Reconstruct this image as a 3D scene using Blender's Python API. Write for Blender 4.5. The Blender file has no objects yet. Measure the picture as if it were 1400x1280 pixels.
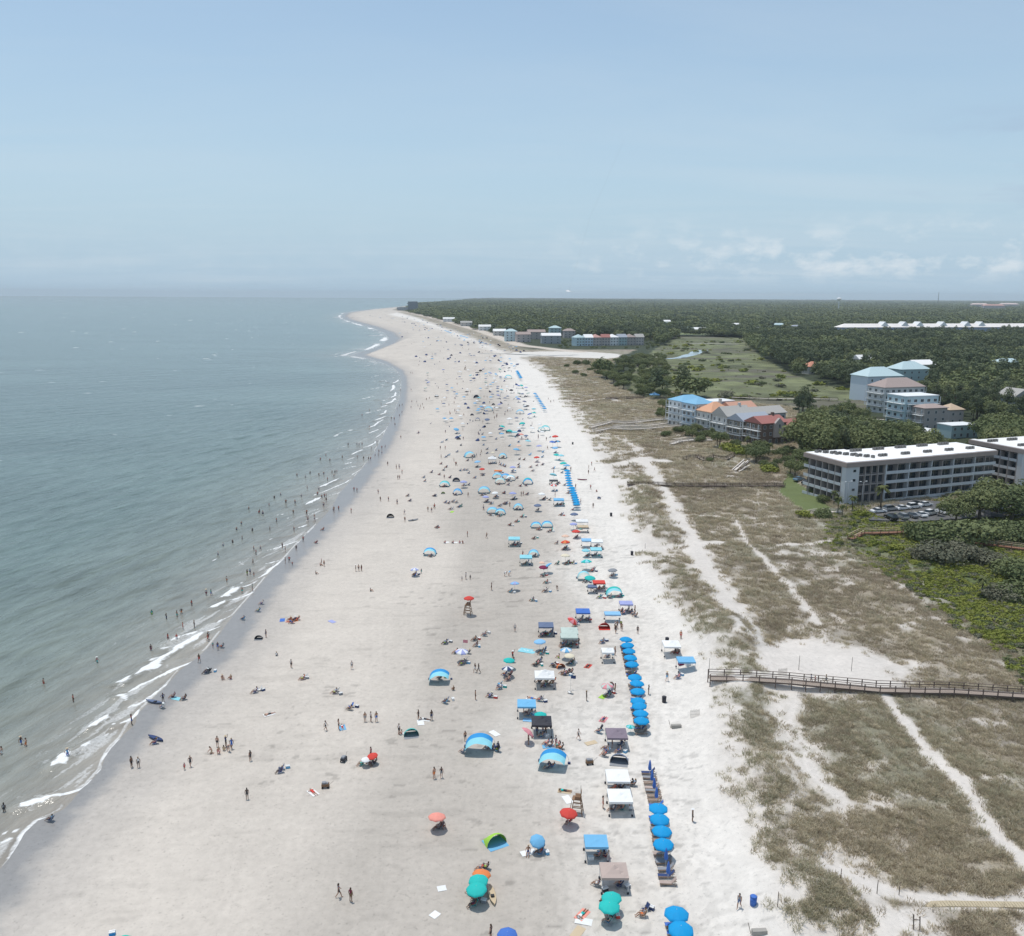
import bpy, bmesh, math, random
import numpy as np
from mathutils import Vector, Matrix, Euler
rnd = random.Random(7)
sc = bpy.context.scene
COL = sc.collection
R = math.radians
# ------------------------------------------------------------------ camera
CAM_H, FOC = 66.0, 1180.0            # metres above sea, focal length in photo pixels (1400 x 1280)
PITCH, ROLL = math.atan((640-404.4)/FOC), R(0.32)
CAMR = Matrix.Rotation(math.pi/2-PITCH, 3, 'X') @ Matrix.Rotation(ROLL, 3, 'Z')
CAMRn = np.array(CAMR)
cam = bpy.data.cameras.new('camera'); co = bpy.data.objects.new('camera', cam); COL.objects.link(co)
co.location = (0, 0, CAM_H); co.rotation_euler = CAMR.to_euler()
cam.sensor_fit = 'HORIZONTAL'; cam.sensor_width = 36; cam.lens = 36*FOC/1400
cam.clip_start = 1; cam.clip_end = 120000
sc.camera = co

def project(x, y, z):
    d = np.stack([np.asarray(x, float), np.asarray(y, float), np.asarray(z, float)-CAM_H+0*np.asarray(x, float)], -1) @ CAMRn
    w = np.maximum(-d[..., 2], 1e-3)
    return 700+FOC*d[..., 0]/w, 640-FOC*d[..., 1]/w

def plane(px, py, z=0.0):
    d = CAMR @ Vector(((px-700)/FOC, (640-py)/FOC, -1))
    t = (z-CAM_H)/min(d.z, -1e-4)
    return d.x*t, d.y*t

def world_line(pts, z=0.0):
    return np.array([plane(a, b, z) for a, b in pts])

# ------------------------------------------------------------------ noise, distances
def _h(ix, iy, s):
    n = (ix.astype(np.int64)*374761393 + iy.astype(np.int64)*668265263 + s*982451653) & 0x7fffffff
    n = ((n ^ (n >> 13))*1274126177) & 0x7fffffff
    return ((n ^ (n >> 16)) & 0xffff)/65535.0
def vnoise(x, y, s=0):
    x = np.asarray(x, float); y = np.asarray(y, float)
    ix = np.floor(x); iy = np.floor(y); fx = x-ix; fy = y-iy
    fx = fx*fx*(3-2*fx); fy = fy*fy*(3-2*fy)
    ix = ix.astype(np.int64); iy = iy.astype(np.int64)
    a = _h(ix, iy, s); b = _h(ix+1, iy, s); c = _h(ix, iy+1, s); d = _h(ix+1, iy+1, s)
    return (a*(1-fx)+b*fx)*(1-fy)+(c*(1-fx)+d*fx)*fy
def fbm(x, y, s=0, o=4):
    t = 0; a = .5; m = 0
    for i in range(o):
        t = t+a*vnoise(np.asarray(x)*2**i, np.asarray(y)*2**i, s+i*17); m += a; a *= .5
    return t/m
def smooth(a, b, x):
    t = np.clip((x-a)/(b-a), 0, 1); return t*t*(3-2*t)
def dist_line(x, y, P, ret_t=False):
    x = np.asarray(x, float); y = np.asarray(y, float)
    best = np.full(x.shape, 1e18); side = np.zeros(x.shape); tt = np.zeros(x.shape); n = len(P)-1
    for i in range(n):
        ax, ay = P[i]; bx, by = P[i+1]; dx, dy = bx-ax, by-ay; L = dx*dx+dy*dy+1e-9
        t = np.clip(((x-ax)*dx+(y-ay)*dy)/L, 0, 1)
        d = (x-ax-t*dx)**2+(y-ay-t*dy)**2
        m = d < best; best = np.where(m, d, best)
        if ret_t: tt = np.where(m, (i+t)/n, tt)
    return (np.sqrt(best), tt) if ret_t else np.sqrt(best)
def in_poly(px, py, poly):
    c = np.zeros(np.shape(px), bool); n = len(poly); j = n-1
    for i in range(n):
        xi, yi = poly[i]; xj, yj = poly[j]
        if yi != yj:
            c ^= ((yi > py) != (yj > py)) & (px < (xj-xi)*(py-yi)/(yj-yi)+xi)
        j = i
    return c

# ------------------------------------------------------------------ shape of the coast, read off the photograph as ground points
SHORE_PX = [(-420,1520),(-160,1330),(-60,1240),(0,1188),(12,1174),(24,1156),(34,1138),(52,1122),(66,1116),(86,1106),(93,1090),(120,1072),(138,1052),(143,1036),(152,1022),(166,1008),(176,992),(190,974),(208,956),(229,936),(246,916),(266,902),(284,886),(300,866),(320,840),(345,812),(368,784),(391,761),(414,735),(432,718),(452,696),(464,674),(482,655),(498,637),(512,618),(526,592),(538,568),(546,545),(549,528),(547,512),(540,504),(522,496),(504,490),(488,487.5),(478,486),(492,482),(508,478),(523,471),(532,463),(525,455),(505,447),(485,441.5),(471,437),(466,432.5),(472,428),(492,425),(520,422),(548,419.5),(575,417),(640,412)]
SHORE = world_line(SHORE_PX)
WET_PX = [(-330,1520),(-40,1300),(0,1246),(24,1226),(48,1178),(78,1142),(112,1100),(150,1068),(182,1028),(222,978),(254,944),(300,906),(330,878),(346,845),(380,800),(410,768),(440,736),(468,702),(490,674),(515,640),(534,610),(545,585),(553,560),(557,535),(557,518),(551,506),(530,494),(500,485.5)]
WET = world_line(WET_PX, .4)
DUNE_PX = [(1200,1600),(1090,1330),(1062,1280),(1046,1215),(1010,1150),(985,1110),(972,1040),(966,960),(962,905),(932,850),(892,800),(872,745),(848,700),(832,650),(802,600),(777,562),(762,540),(742,512),(722,496),(700,487),(676,478),(640,462),(600,447),(566,434),(541,427),(534,423.5),(548,420.5),(560,418)]
DUNE = world_line(DUNE_PX, 2)
DRY_PX = [(760,1500),(762,1280),(775,1180),(770,1100),(758,1000),(785,920),(778,840),(765,780),(745,720),(726,660),(716,600),(700,560),(686,520),(676,498),(690,484),(660,474),(620,458),(570,440),(530,430)]
DRY = world_line(DRY_PX, 1.5)
BAND_PX = [(430,1400),(452,1280),(492,1160),(540,1060),(580,980),(612,900),(640,820),(652,745),(648,690),(652,640),(660,590),(655,540)]
BAND = world_line(BAND_PX, 1)
def xs(P, y):
    o = np.argsort(P[:, 1]); return np.interp(y, P[o, 1], P[o, 0])
RIDGE = world_line([(998,860),(1004,905),(1006,960),(1022,1030),(1050,1110),(1066,1180),(1075,1200)], 3)
RIDGE2 = world_line([(1090,1250),(1130,1240),(1180,1275),(1230,1330)], 3)
RIDGE3 = world_line([(905,770),(930,800),(955,840),(975,880)], 3)
RIDGE4 = world_line([(870,660),(880,700),(905,730)], 3)

def shore_d(x, y):
    d = dist_line(x, y, SHORE); return np.where(x > xs(SHORE, y), d, -d)
def dune_d(x, y):
    d = dist_line(x, y, DUNE); return np.where(x > xs(DUNE, y), d, -d)
def height(x, y):
    x = np.asarray(x, float); y = np.asarray(y, float)
    s = shore_d(x, y); u = dune_d(x, y)
    z = np.where(s > 0, np.minimum(s*.022, 1.7), np.maximum(s*.035, -3.0))
    z = z+smooth(-6, 18, u)*.9
    inl = smooth(0, 14, u)*(1-.75*smooth(500, 1200, y))
    z = z+inl*(1.9*(fbm(x/26, y/26, 3, 3)-.45)+.9*(fbm(x/7, y/7, 5, 2)-.5))
    for P, w, hh in ((RIDGE, 6, 2.3), (RIDGE2, 6, 1.6), (RIDGE3, 6, 1.8), (RIDGE4, 7, 1.6)):
        z = z+hh*np.exp(-(dist_line(x, y, P)/w)**2)*(.75+.5*vnoise(x/5, y/5, 9))
    z = z+.10*(fbm(x/5, y/5, 21, 2)-.5)*smooth(4, 20, s)*(u < 0)
    return z
def gz(x, y): return float(height(np.array([x]), np.array([y]))[0])
def at(px, py, dz=0.0):
    """the point of the place seen at a photo pixel, dz metres above its ground"""
    z = 1.5+dz
    for _ in range(6):
        x, y = plane(px, py, z); z = gz(x, y)+dz
    return Vector((x, y, z-dz))

# ------------------------------------------------------------------ node helpers
class NT:
    def __init__(s, nt): s.t = nt; s.n = nt.nodes; s.n.clear()
    def __call__(s, kind, **kw):
        n = s.n.new(kind)
        for k, v in kw.items():
            if k.startswith('i_'):
                key = k[2:].replace('_', ' ')
                n.inputs[key].default_value = v
            else: setattr(n, k, v)
        return n
    def link(s, a, b): s.t.links.new(a, b)
    def math(s, op, a, b=None, clamp=False):
        n = s.n.new('ShaderNodeMath'); n.operation = op; n.use_clamp = clamp
        for i, v in enumerate((a, b)):
            if v is None: continue
            if isinstance(v, (int, float)): n.inputs[i].default_value = v
            else: s.link(v, n.inputs[i])
        return n.outputs[0]
    def mix(s, f, a, b, mode='MIX'):
        n = s.n.new('ShaderNodeMix'); n.data_type = 'RGBA'; n.blend_type = mode
        for sock, v in ((n.inputs[0], f), (n.inputs[6], a), (n.inputs[7], b)):
            if isinstance(v, (int, float)): sock.default_value = v
            elif isinstance(v, tuple): sock.default_value = v if len(v) == 4 else (*v, 1)
            else: s.link(v, sock)
        return n.outputs[2]
    def ramp(s, v, stops, interp='LINEAR'):
        n = s.n.new('ShaderNodeValToRGB'); n.color_ramp.interpolation = interp
        e = n.color_ramp.elements
        while len(e) < len(stops): e.new(.5)
        for q, (p, c) in zip(e, stops):
            q.position = p; q.color = (c, c, c, 1) if isinstance(c, (int, float)) else (*c, 1)
        s.link(v, n.inputs[0]); return n.outputs[0]
    def noise(s, vec, scale, detail=3, rough=.55, dist=0):
        n = s.n.new('ShaderNodeTexNoise'); n.inputs['Scale'].default_value = scale
        n.inputs['Detail'].default_value = detail; n.inputs['Roughness'].default_value = rough
        n.inputs['Distortion'].default_value = dist
        if vec is not None: s.link(vec, n.inputs['Vector'])
        return n.outputs[0]
    def mapping(s, vec, scale=(1,1,1), rot=(0,0,0)):
        n = s.n.new('ShaderNodeMapping'); n.inputs['Scale'].default_value = scale; n.inputs['Rotation'].default_value = rot
        s.link(vec, n.inputs[0]); return n.outputs[0]
MATS = {}
def lin(c):
    return tuple((v/12.92 if v <= .04045 else ((v+.055)/1.055)**2.4) for v in [q/255 for q in c])
def mat(name, col, rough=.8, metal=0, var=.12, scale=2.0, spec=.3, sheen=0):
    """plain material with a little soft procedural variation; col is a linear base colour"""
    if name in MATS: return MATS[name]
    m = bpy.data.materials.new(name); m.use_nodes = True; t = NT(m.node_tree)
    out = t('ShaderNodeOutputMaterial'); b = t('ShaderNodeBsdfPrincipled', i_Roughness=rough, i_Metallic=metal)
    b.inputs['Specular IOR Level'].default_value = spec
    if var:
        g = t('ShaderNodeNewGeometry'); oi = t('ShaderNodeObjectInfo')
        v = t.noise(g.outputs['Position'], scale, 3)
        f = t.math('ADD', t.math('MULTIPLY', v, 2*var), 1-var)
        f = t.math('MULTIPLY', f, t.math('ADD', t.math('MULTIPLY', oi.outputs['Random'], var), 1-var/2))
        c = t.mix(1.0, (*col, 1), t.n[f.node.name].outputs[0], 'MULTIPLY')
        t.link(c, b.inputs['Base Color'])
    else: b.inputs['Base Color'].default_value = (*col, 1)
    t.link(b.outputs[0], out.inputs[0]); MATS[name] = m
    return m

# ------------------------------------------------------------------ mesh helpers
class MB:
    """collects shapes; build() makes ONE mesh from them"""
    def __init__(s): s.v = []; s.f = []; s.m = []; s.sm = []
    def add(s, vs, fs, mi=0, smooth=False):
        o = len(s.v); s.v += [tuple(v) for v in vs]; s.f += [tuple(i+o for i in f) for f in fs]
        s.m += [mi]*len(fs); s.sm += [smooth]*len(fs); return s
    def box(s, lo, hi, mi=0):
        x0, y0, z0 = lo; x1, y1, z1 = hi
        return s.add([(x0,y0,z0),(x1,y0,z0),(x1,y1,z0),(x0,y1,z0),(x0,y0,z1),(x1,y0,z1),(x1,y1,z1),(x0,y1,z1)],
              [(0,3,2,1),(4,5,6,7),(0,1,5,4),(1,2,6,5),(2,3,7,6),(3,0,4,7)], mi)
    def cbox(s, c, d, mi=0): return s.box([c[i]-d[i]/2 for i in range(3)], [c[i]+d[i]/2 for i in range(3)], mi)
    def bar(s, a, b, w, h=None, mi=0):
        a = Vector(a); b = Vector(b); h = h or w; d = (b-a).normalized()
        up = Vector((0,0,1)) if abs(d.z) < .95 else Vector((1,0,0))
        x = d.cross(up).normalized()*w/2; y = x.normalized().cross(d).normalized()*h/2
        vs = [p+i*x+j*y for p in (a, b) for i, j in ((-1,-1),(1,-1),(1,1),(-1,1))]
        return s.add(vs, [(0,1,2,3),(7,6,5,4),(0,4,5,1),(1,5,6,2),(2,6,7,3),(3,7,4,0)], mi)
    def tube(s, pts, r, n=6, mi=0, r1=None, cap=True):
        pts = [Vector(p) for p in pts]; rings = []; k = len(pts)
        for i, p in enumerate(pts):
            d = (pts[min(i+1,k-1)]-pts[max(i-1,0)]).normalized()
            up = Vector((0,0,1)) if abs(d.z) < .95 else Vector((1,0,0))
            x = d.cross(up).normalized(); y = x.cross(d)
            rr = r if r1 is None else r+(r1-r)*i/max(1,k-1)
            rings.append([p+(x*math.cos(q*2*math.pi/n)+y*math.sin(q*2*math.pi/n))*rr for q in range(n)])
        vs = [v for g in rings for v in g]
        fs = [(i*n+j, i*n+(j+1)%n, (i+1)*n+(j+1)%n, (i+1)*n+j) for i in range(k-1) for j in range(n)]
        if cap: fs += [tuple(range(n-1,-1,-1)), tuple((k-1)*n+j for j in range(n))]
        return s.add(vs, fs, mi, True)
    def prism(s, poly, z0, z1, mi=0):
        n = len(poly); vs = [(x,y,z0) for x,y in poly]+[(x,y,z1) for x,y in poly]
        return s.add(vs, [tuple(range(n-1,-1,-1)), tuple(range(n,2*n))]+[(i,(i+1)%n,n+(i+1)%n,n+i) for i in range(n)], mi)
    def grid(s, P, mi=0, smooth=True, two=0.0):
        """P[i][j] points -> sheet, given thickness `two` downwards"""
        a = len(P); b = len(P[0]); vs = [Vector(p) for r in P for p in r]
        fs = [(i*b+j, i*b+j+1, (i+1)*b+j+1, (i+1)*b+j) for i in range(a-1) for j in range(b-1)]
        s.add(vs, fs, mi, smooth)
        if two:
            s.add([v-Vector((0,0,two)) for v in vs], [tuple(reversed(f)) for f in fs], mi, smooth)
            edge = [i for i in range(b)]+[i*b+b-1 for i in range(1,a)]+[(a-1)*b+j for j in range(b-2,-1,-1)]+[i*b for i in range(a-2,0,-1)]
            n = len(edge); ev = [vs[i] for i in edge]+[vs[i]-Vector((0,0,two)) for i in edge]
            s.add(ev, [(i,n+i,n+(i+1)%n,(i+1)%n) for i in range(n)], mi, smooth)
        return s
    def ell(s, c, r, nu=10, nv=6, mi=0):
        vs = [(c[0], c[1], c[2]+r[2])]
        for i in range(1, nv):
            t = math.pi*i/nv
            vs += [(c[0]+r[0]*math.sin(t)*math.cos(2*math.pi*j/nu), c[1]+r[1]*math.sin(t)*math.sin(2*math.pi*j/nu), c[2]+r[2]*math.cos(t)) for j in range(nu)]
        vs.append((c[0], c[1], c[2]-r[2])); L = len(vs)-1
        fs = [(0, 1+j, 1+(j+1)%nu) for j in range(nu)]
        for i in range(nv-2):
            fs += [(1+i*nu+j, 1+(i+1)*nu+j, 1+(i+1)*nu+(j+1)%nu, 1+i*nu+(j+1)%nu) for j in range(nu)]
        fs += [(L, 1+(nv-2)*nu+(j+1)%nu, 1+(nv-2)*nu+j) for j in range(nu)]
        return s.add(vs, fs, mi, True)
    def mesh(s, name, mats):
        me = bpy.data.meshes.new(name); me.from_pydata(s.v, [], s.f)
        for m in (mats if isinstance(mats, (list, tuple)) else [mats]): me.materials.append(m)
        me.polygons.foreach_set('material_index', s.m); me.polygons.foreach_set('use_smooth', s.sm)
        me.update(); return me
    def build(s, name, mats, parent=None, loc=None, rot=0):
        o = bpy.data.objects.new(name, s.mesh(name, mats)); COL.objects.link(o)
        if parent: o.parent = parent
        if loc is not None: o.location = loc
        if rot: o.rotation_euler.z = rot
        return o
def tag(o, label=None, cat=None, group=None, kind=None):
    if label: o['label'] = label
    if cat: o['category'] = cat
    if group: o['group'] = group
    if kind: o['kind'] = kind
    return o
def empty(name, loc, rz=0, label=None, cat=None, group=None):
    o = bpy.data.objects.new(name, None); COL.objects.link(o); o.location = loc; o.rotation_euler.z = rz
    return tag(o, label, cat, group)
def np_mesh(name, V, F, mats, smooth=True):
    """fast mesh from numpy arrays; F is n x 4 or n x 3"""
    me = bpy.data.meshes.new(name); n, k = F.shape
    me.vertices.add(len(V)); me.vertices.foreach_set('co', np.ascontiguousarray(V, np.float32).ravel())
    me.loops.add(n*k); me.loops.foreach_set('vertex_index', np.ascontiguousarray(F, np.int32).ravel())
    me.polygons.add(n); me.polygons.foreach_set('loop_start', np.arange(0, n*k, k, dtype=np.int32))
    me.polygons.foreach_set('loop_total', np.full(n, k, np.int32)) if False else None
    me.polygons.foreach_set('use_smooth', np.full(n, smooth))
    for m in (mats if isinstance(mats, (list, tuple)) else [mats]): me.materials.append(m)
    me.update(); me.validate(); return me
def fattr(me, name, a, kind='FLOAT'):
    at_ = me.attributes.new(name, kind, 'POINT')
    at_.data.foreach_set('value' if kind in ('FLOAT', 'INT') else ('color' if kind == 'FLOAT_COLOR' else 'vector'), np.ascontiguousarray(a, np.int32 if kind == 'INT' else np.float32).ravel())
def gridfaces(a, b):
    i = np.arange(a-1)[:, None]*b+np.arange(b-1)[None, :]
    return np.stack([i, i+1, i+b+1, i+b], -1).reshape(-1, 4)
# ------------------------------------------------------------------ land cover, as ground areas
def warp(px, py, x, y, k=1.0):
    s = np.clip((py-404)/300, .02, 3)
    return px+k*16*s*(fbm(x/9, y/9, 31, 3)-.5)*2, py+k*10*s*(fbm(x/9, y/9, 47, 3)-.5)*2
GREEN = [(1144,716),(1160,704),(1235,716),(1300,690),(1500,680),(1900,800),(1500,960),(1400,900),(1345,868),(1300,835),(1262,800),(1232,778),(1205,768),(1170,758),(1160,736)]
LAWN = [(1076,640),(1096,664),(1112,672),(1152,702),(1128,706),(1096,700),(1066,672)]
MARSH = [(860,540),(862,505),(895,478),(925,460),(1020,462),(1036,484),(1080,511),(1128,527),(1182,535),(1196,590),(1160,615),(1110,560),(1000,548),(925,536)]
INLET = [(690,492),(700,482),(745,480.5),(800,480.8),(842,483.5),(852,487),(832,491),(790,489),(740,487),(712,488),(706,496)]
WOODS = [(848,487),(872,478),(905,479),(912,515),(918,545),(880,542),(850,530),(820,515)]
CLEAR = [(1028,886),(1085,868),(1125,872),(1180,890),(1240,912),(1262,932),(1200,948),(1060,948),(978,938),(1000,912)]
CLEAR2 = [(1042,945),(1085,945),(1108,1000),(1140,1060),(1165,1110),(1160,1160),(1210,1206),(1250,1228),(1160,1222),(1118,1190),(1142,1130),(1100,1075),(1070,1010),(1048,975)]
CLEAR3 = [(1200,1236),(1280,1236),(1290,1262),(1300,1330),(1190,1330),(1204,1262)]
BARE = [(1236,790),(1262,800),(1300,832),(1330,866),(1300,868),(1262,842),(1240,815)]
SANDPATHS = [  # (pixels, width in metres, strength)
 ([(846,596),(868,612),(880,628)], 4.0, .8), ([(880,628),(893,650),(904,676),(925,706),(945,738),(962,772),(985,812),(1008,850),(1026,884)], 5.4, 1),
 ([(800,636),(840,634),(880,630),(905,634)], 6.0, 1), ([(866,748),(905,748),(945,746),(985,742)], 3.2, 1), ([(905,704),(950,706),(1012,710),(1075,709)], 1.0, .8),
 ([(1003,710),(1018,736),(1030,752),(1046,768),(1078,800),(1104,834),(1118,850)], 1.7, .9), ([(1066,746),(1110,745),(1140,740),(1168,733)], 1.8, .95),
 ([(985,742),(1060,746)], .8, .6), ([(1085,800),(1120,792),(1160,800)], 1.0, .6),
 ([(1196,945),(1226,978),(1246,1002),(1270,1032),(1308,1070),(1345,1120),(1400,1178),(1470,1250)], 2.1, 1),
 ([(930,1228),(1010,1212),(1090,1212),(1180,1220),(1250,1230),(1400,1237),(1600,1250)], 2.0, 1),
 ([(780,548),(800,548),(830,545),(845,548)], 4.0, .9), ([(800,554),(812,560),(845,585)], 1.6, .6), ([(975,930),(1060,952)], 3, .6)]
SANDPATHS = [(world_line(p, 2.5), w, k) for p, w, k in SANDPATHS]
FIELD = [(898,446),(925,434),(962,431),(990,438),(992,452),(985,457),(900,458)]
FARROAD = world_line([(535,424.5),(560,428),(600,437),(660,454),(712,473),(790,482)], 2)

def cover(x, y, z=None):
    """fields of the ground at world points"""
    x = np.asarray(x, float); y = np.asarray(y, float)
    if z is None: z = height(x, y)
    px, py = project(x, y, z); py = np.where(y > 5, py, 5000)
    wx, wy = warp(px, py, x, y)
    s = shore_d(x, y); u = dune_d(x, y); uj = u+6*(fbm(x/8, y/8, 12, 3)-.5)*2
    c = dict(s=s, u=u, px=px, py=py)
    sand = np.zeros_like(x)
    for P, w, k in SANDPATHS:
        d = dist_line(x, y, P)*(1+.9*(fbm(x/4, y/4, 77, 3)-.5)*2*.6)
        sand = np.maximum(sand, k*smooth(w*.85, w*.30, d+w*.5*(fbm(x/1.7, y/1.7, 79, 3)-.5)))
    js = np.clip((py-404)/300, .02, 3)
    for poly in (CLEAR, CLEAR2, CLEAR3):
        a_ = sum(in_poly(wx+ox*js, wy+oy*js, poly)*1.0 for ox, oy in ((0,0),(7,3),(-7,2),(3,-5),(-3,5),(14,0),(-14,1),(0,9)))/8
        sand = np.maximum(sand, smooth(.1, .9, a_+.5*(fbm(x/1.6, y/1.6, 88, 3)-.5)*(a_ > 0)*(a_ < 1)))
    sand = np.maximum(sand, .55*in_poly(wx, wy, BARE)*smooth(.42, .6, fbm(x/5, y/5, 91, 3)))
    inlet = in_poly(*warp(px, py, x, y, .15), INLET)
    veg = smooth(0, 3, uj)
    edge = smooth(0, 13, uj)                                   # sparse sea oats along the seaward edge
    clump = smooth(.42, .66, fbm(x/2.6, y/3.6, 55, 4))*.9+.10
    dens = veg*np.where(edge < 1, clump*(.35+.65*edge)+edge*edge*.35, 1)
    bare = fbm(x/5.5, y/5.5, 66, 5)+.16*(fbm(x/40, y/40, 68, 2)-.5)
    dens = dens*(1-.8*smooth(.60, .78, bare)*smooth(600, 260, y))
    dens = np.clip(dens, 0, 1)*(1-np.clip(sand, 0, 1))*(.72+.28*smooth(.35, .6, fbm(x/3.2, y/3.2, 69, 4)))
    for P, w_, k_ in ((RIDGE, 3.2, .78), (RIDGE2, 4.0, .7), (RIDGE3, 4.5, .8), (RIDGE4, 5, .8)):
        dens = np.maximum(dens, k_*smooth(1.3, .4, dist_line(x-1.6, y, P)/w_+.7*(fbm(x/2.4, y/2.4, 71, 4)-.5)*2)*smooth(.36, .52, fbm(x/1.8, y/2.6, 72, 3)))
    c['dens'] = dens*(1-inlet); c['sand'] = np.maximum(sand*veg, inlet*1.0); c['edge'] = edge
    c['green'] = sum(in_poly(wx+ox*js, wy+oy*js, GREEN)*1.0 for ox, oy in ((0,0),(10,4),(-10,4),(5,-9),(-5,9),(22,0),(-22,2),(0,16),(0,-14),(34,12)))/10; c['lawn'] = in_poly(*warp(px, py, x, y, .3), LAWN)*1.0
    far = (py < 560)
    c['marsh'] = in_poly(*warp(px, py, x, y, .25), MARSH)*far*1.0
    ridge = y > 0
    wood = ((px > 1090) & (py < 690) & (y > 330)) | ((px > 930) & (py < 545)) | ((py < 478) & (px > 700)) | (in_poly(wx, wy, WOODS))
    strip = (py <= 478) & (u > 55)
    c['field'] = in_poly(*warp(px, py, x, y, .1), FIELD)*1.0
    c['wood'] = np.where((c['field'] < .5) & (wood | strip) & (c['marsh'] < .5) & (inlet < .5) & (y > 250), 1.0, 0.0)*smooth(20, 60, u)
    c['inlet'] = inlet*1.0
    return c

def ground_colour(x, y, z):
    c = cover(x, y, z); s, u = c['s'], c['u']
    n1 = fbm(x/18, y/40, 101, 4)-.5; n2 = fbm(x/3.0, y/2.2, 103, 3)-.5
    def C(*v): return np.array(v)[None, :]*np.ones((len(x), 1))
    def mixc(a, b, f): return a*(1-f[:, None])+b*f[:, None]
    tan = C(.540, .487, .428)*(1+.16*n1+.05*n2)[:, None]
    ddry = dist_line(x, y, DRY)*np.where(x > xs(DRY, y), 1, -1)
    col = mixc(tan, C(.69, .648, .595)*(1+.05*n1+.05*n2)[:, None], smooth(-12, 16, ddry+14*n1*2))
    db = dist_line(x, y, BAND)+10*n1
    xb = np.where(x > xs(BAND, y), 0, 1)
    wB = np.where(xb > 0, 7.0, 26.0)
    col = col*(1-.20*np.exp(-(np.maximum(db, 0)/wB)**2)*(1-smooth(-4, 14, ddry)))[:, None]
    pink = smooth(60, 10, s)*smooth(6, 20, s)
    dw = dist_line(x, y, WET)*np.where(x > xs(WET, y), 1, -1)
    wet = smooth(2.2, -1.5, dw+2.5*n2+1.5*n1)*(u < 0)
    wet = wet*np.where(y > 640, smooth(26, 12, s), 1)
    damp = smooth(14, 1, dw+5*n1)*(u < 0)*np.where(y > 640, smooth(60, 20, s), 1)
    col = mixc(col, C(.39, .362, .335), damp*.55)
    col = mixc(col, C(.275, .265, .255), wet)
    col = mixc(col, C(.25, .23, .20), smooth(1, -3, s))
    # tyre tracks along the dune foot, trampled sand round the camps, dark wrack streaks
    for uu_ in (-7.5, -9.2, -13.2, -14.9, -19.5, -21.1):
        col = col*(1-.055*np.exp(-((u-uu_+1.2*(fbm(y/40, x*0, 151, 2)-.5)*2)/.28)**2)*(fbm(y/25, x*0+uu_, 152, 2) > .35)*smooth(900, 500, y))[:, None]
    tr_ = smooth(30, 4, np.abs(ddry-14))*smooth(2, -8, u); col = col*(1-.15*tr_*smooth(.5, .66, fbm(x/.9, y/.9, 153, 3))*smooth(420, 160, y))[:, None]
    wr = smooth(.66, .74, fbm(x/7, y/1.6, 154, 4))*smooth(4, 14, s)*smooth(10, -6, ddry)*(u < 0); col = col*(1-.09*wr)[:, None]
    wk = smooth(.70, .74, fbm(x/2.2, y/1.0, 155, 4))*smooth(.52, .6, fbm(x/30, y/30, 156, 2))*smooth(2, 8, s)*(u < 0)*(1-wet); col = col*(1-.26*wk)[:, None]
    # dunes
    scrub = C(.275, .235, .178)*(1+.9*(fbm(x/11, y/11, 7, 4)-.5)+.5*n2)[:, None]
    red = smooth(.55, .72, fbm(x/23, y/23, 303, 3))
    scrub = mixc(scrub, C(.24, .19, .145), red*.6)
    olive = smooth(.5, .7, fbm(x/30, y/30, 305, 3))
    scrub = mixc(scrub, C(.21, .205, .14), olive*.6)
    sandc = C(.61, .563, .515)*(1+.10*n2+.12*n1)[:, None]
    isd = smooth(-2, 3, u)
    base = mixc(sandc, scrub, np.clip(c['dens']*1.05, 0, 1))
    col = mixc(col, base, isd)
    col = mixc(col, C(.63, .595, .55), c['inlet'])
    g = C(.085, .115, .035)*(1+1.2*(fbm(x/6, y/6, 8, 4)-.5))[:, None]
    col = mixc(col, g, c['green']*.9); col = mixc(col, C(.13, .16, .06), c['lawn'])
    mz = C(.140, .152, .076)*(1+1.7*(fbm(x/16, y/14, 15, 6)-.5))[:, None]
    mud = smooth(.56, .66, fbm(x/70, y/22, 16, 5))
    mz = mixc(mz, C(.115, .100, .085), mud*.7)
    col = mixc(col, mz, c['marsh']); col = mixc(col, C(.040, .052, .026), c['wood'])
    col = mixc(col, C(.20, .235, .105)*(1+.8*(fbm(x/60, y/120, 18, 3)-.5))[:, None], c['field'])
    fr = smooth(14, 6, dist_line(x, y, FARROAD)); col = mixc(col, C(.56, .49, .42), fr*smooth(500, 700, y)*(u > 10))
    return col, wet, np.where(isd > .5, c['dens'], 0), c

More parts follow.
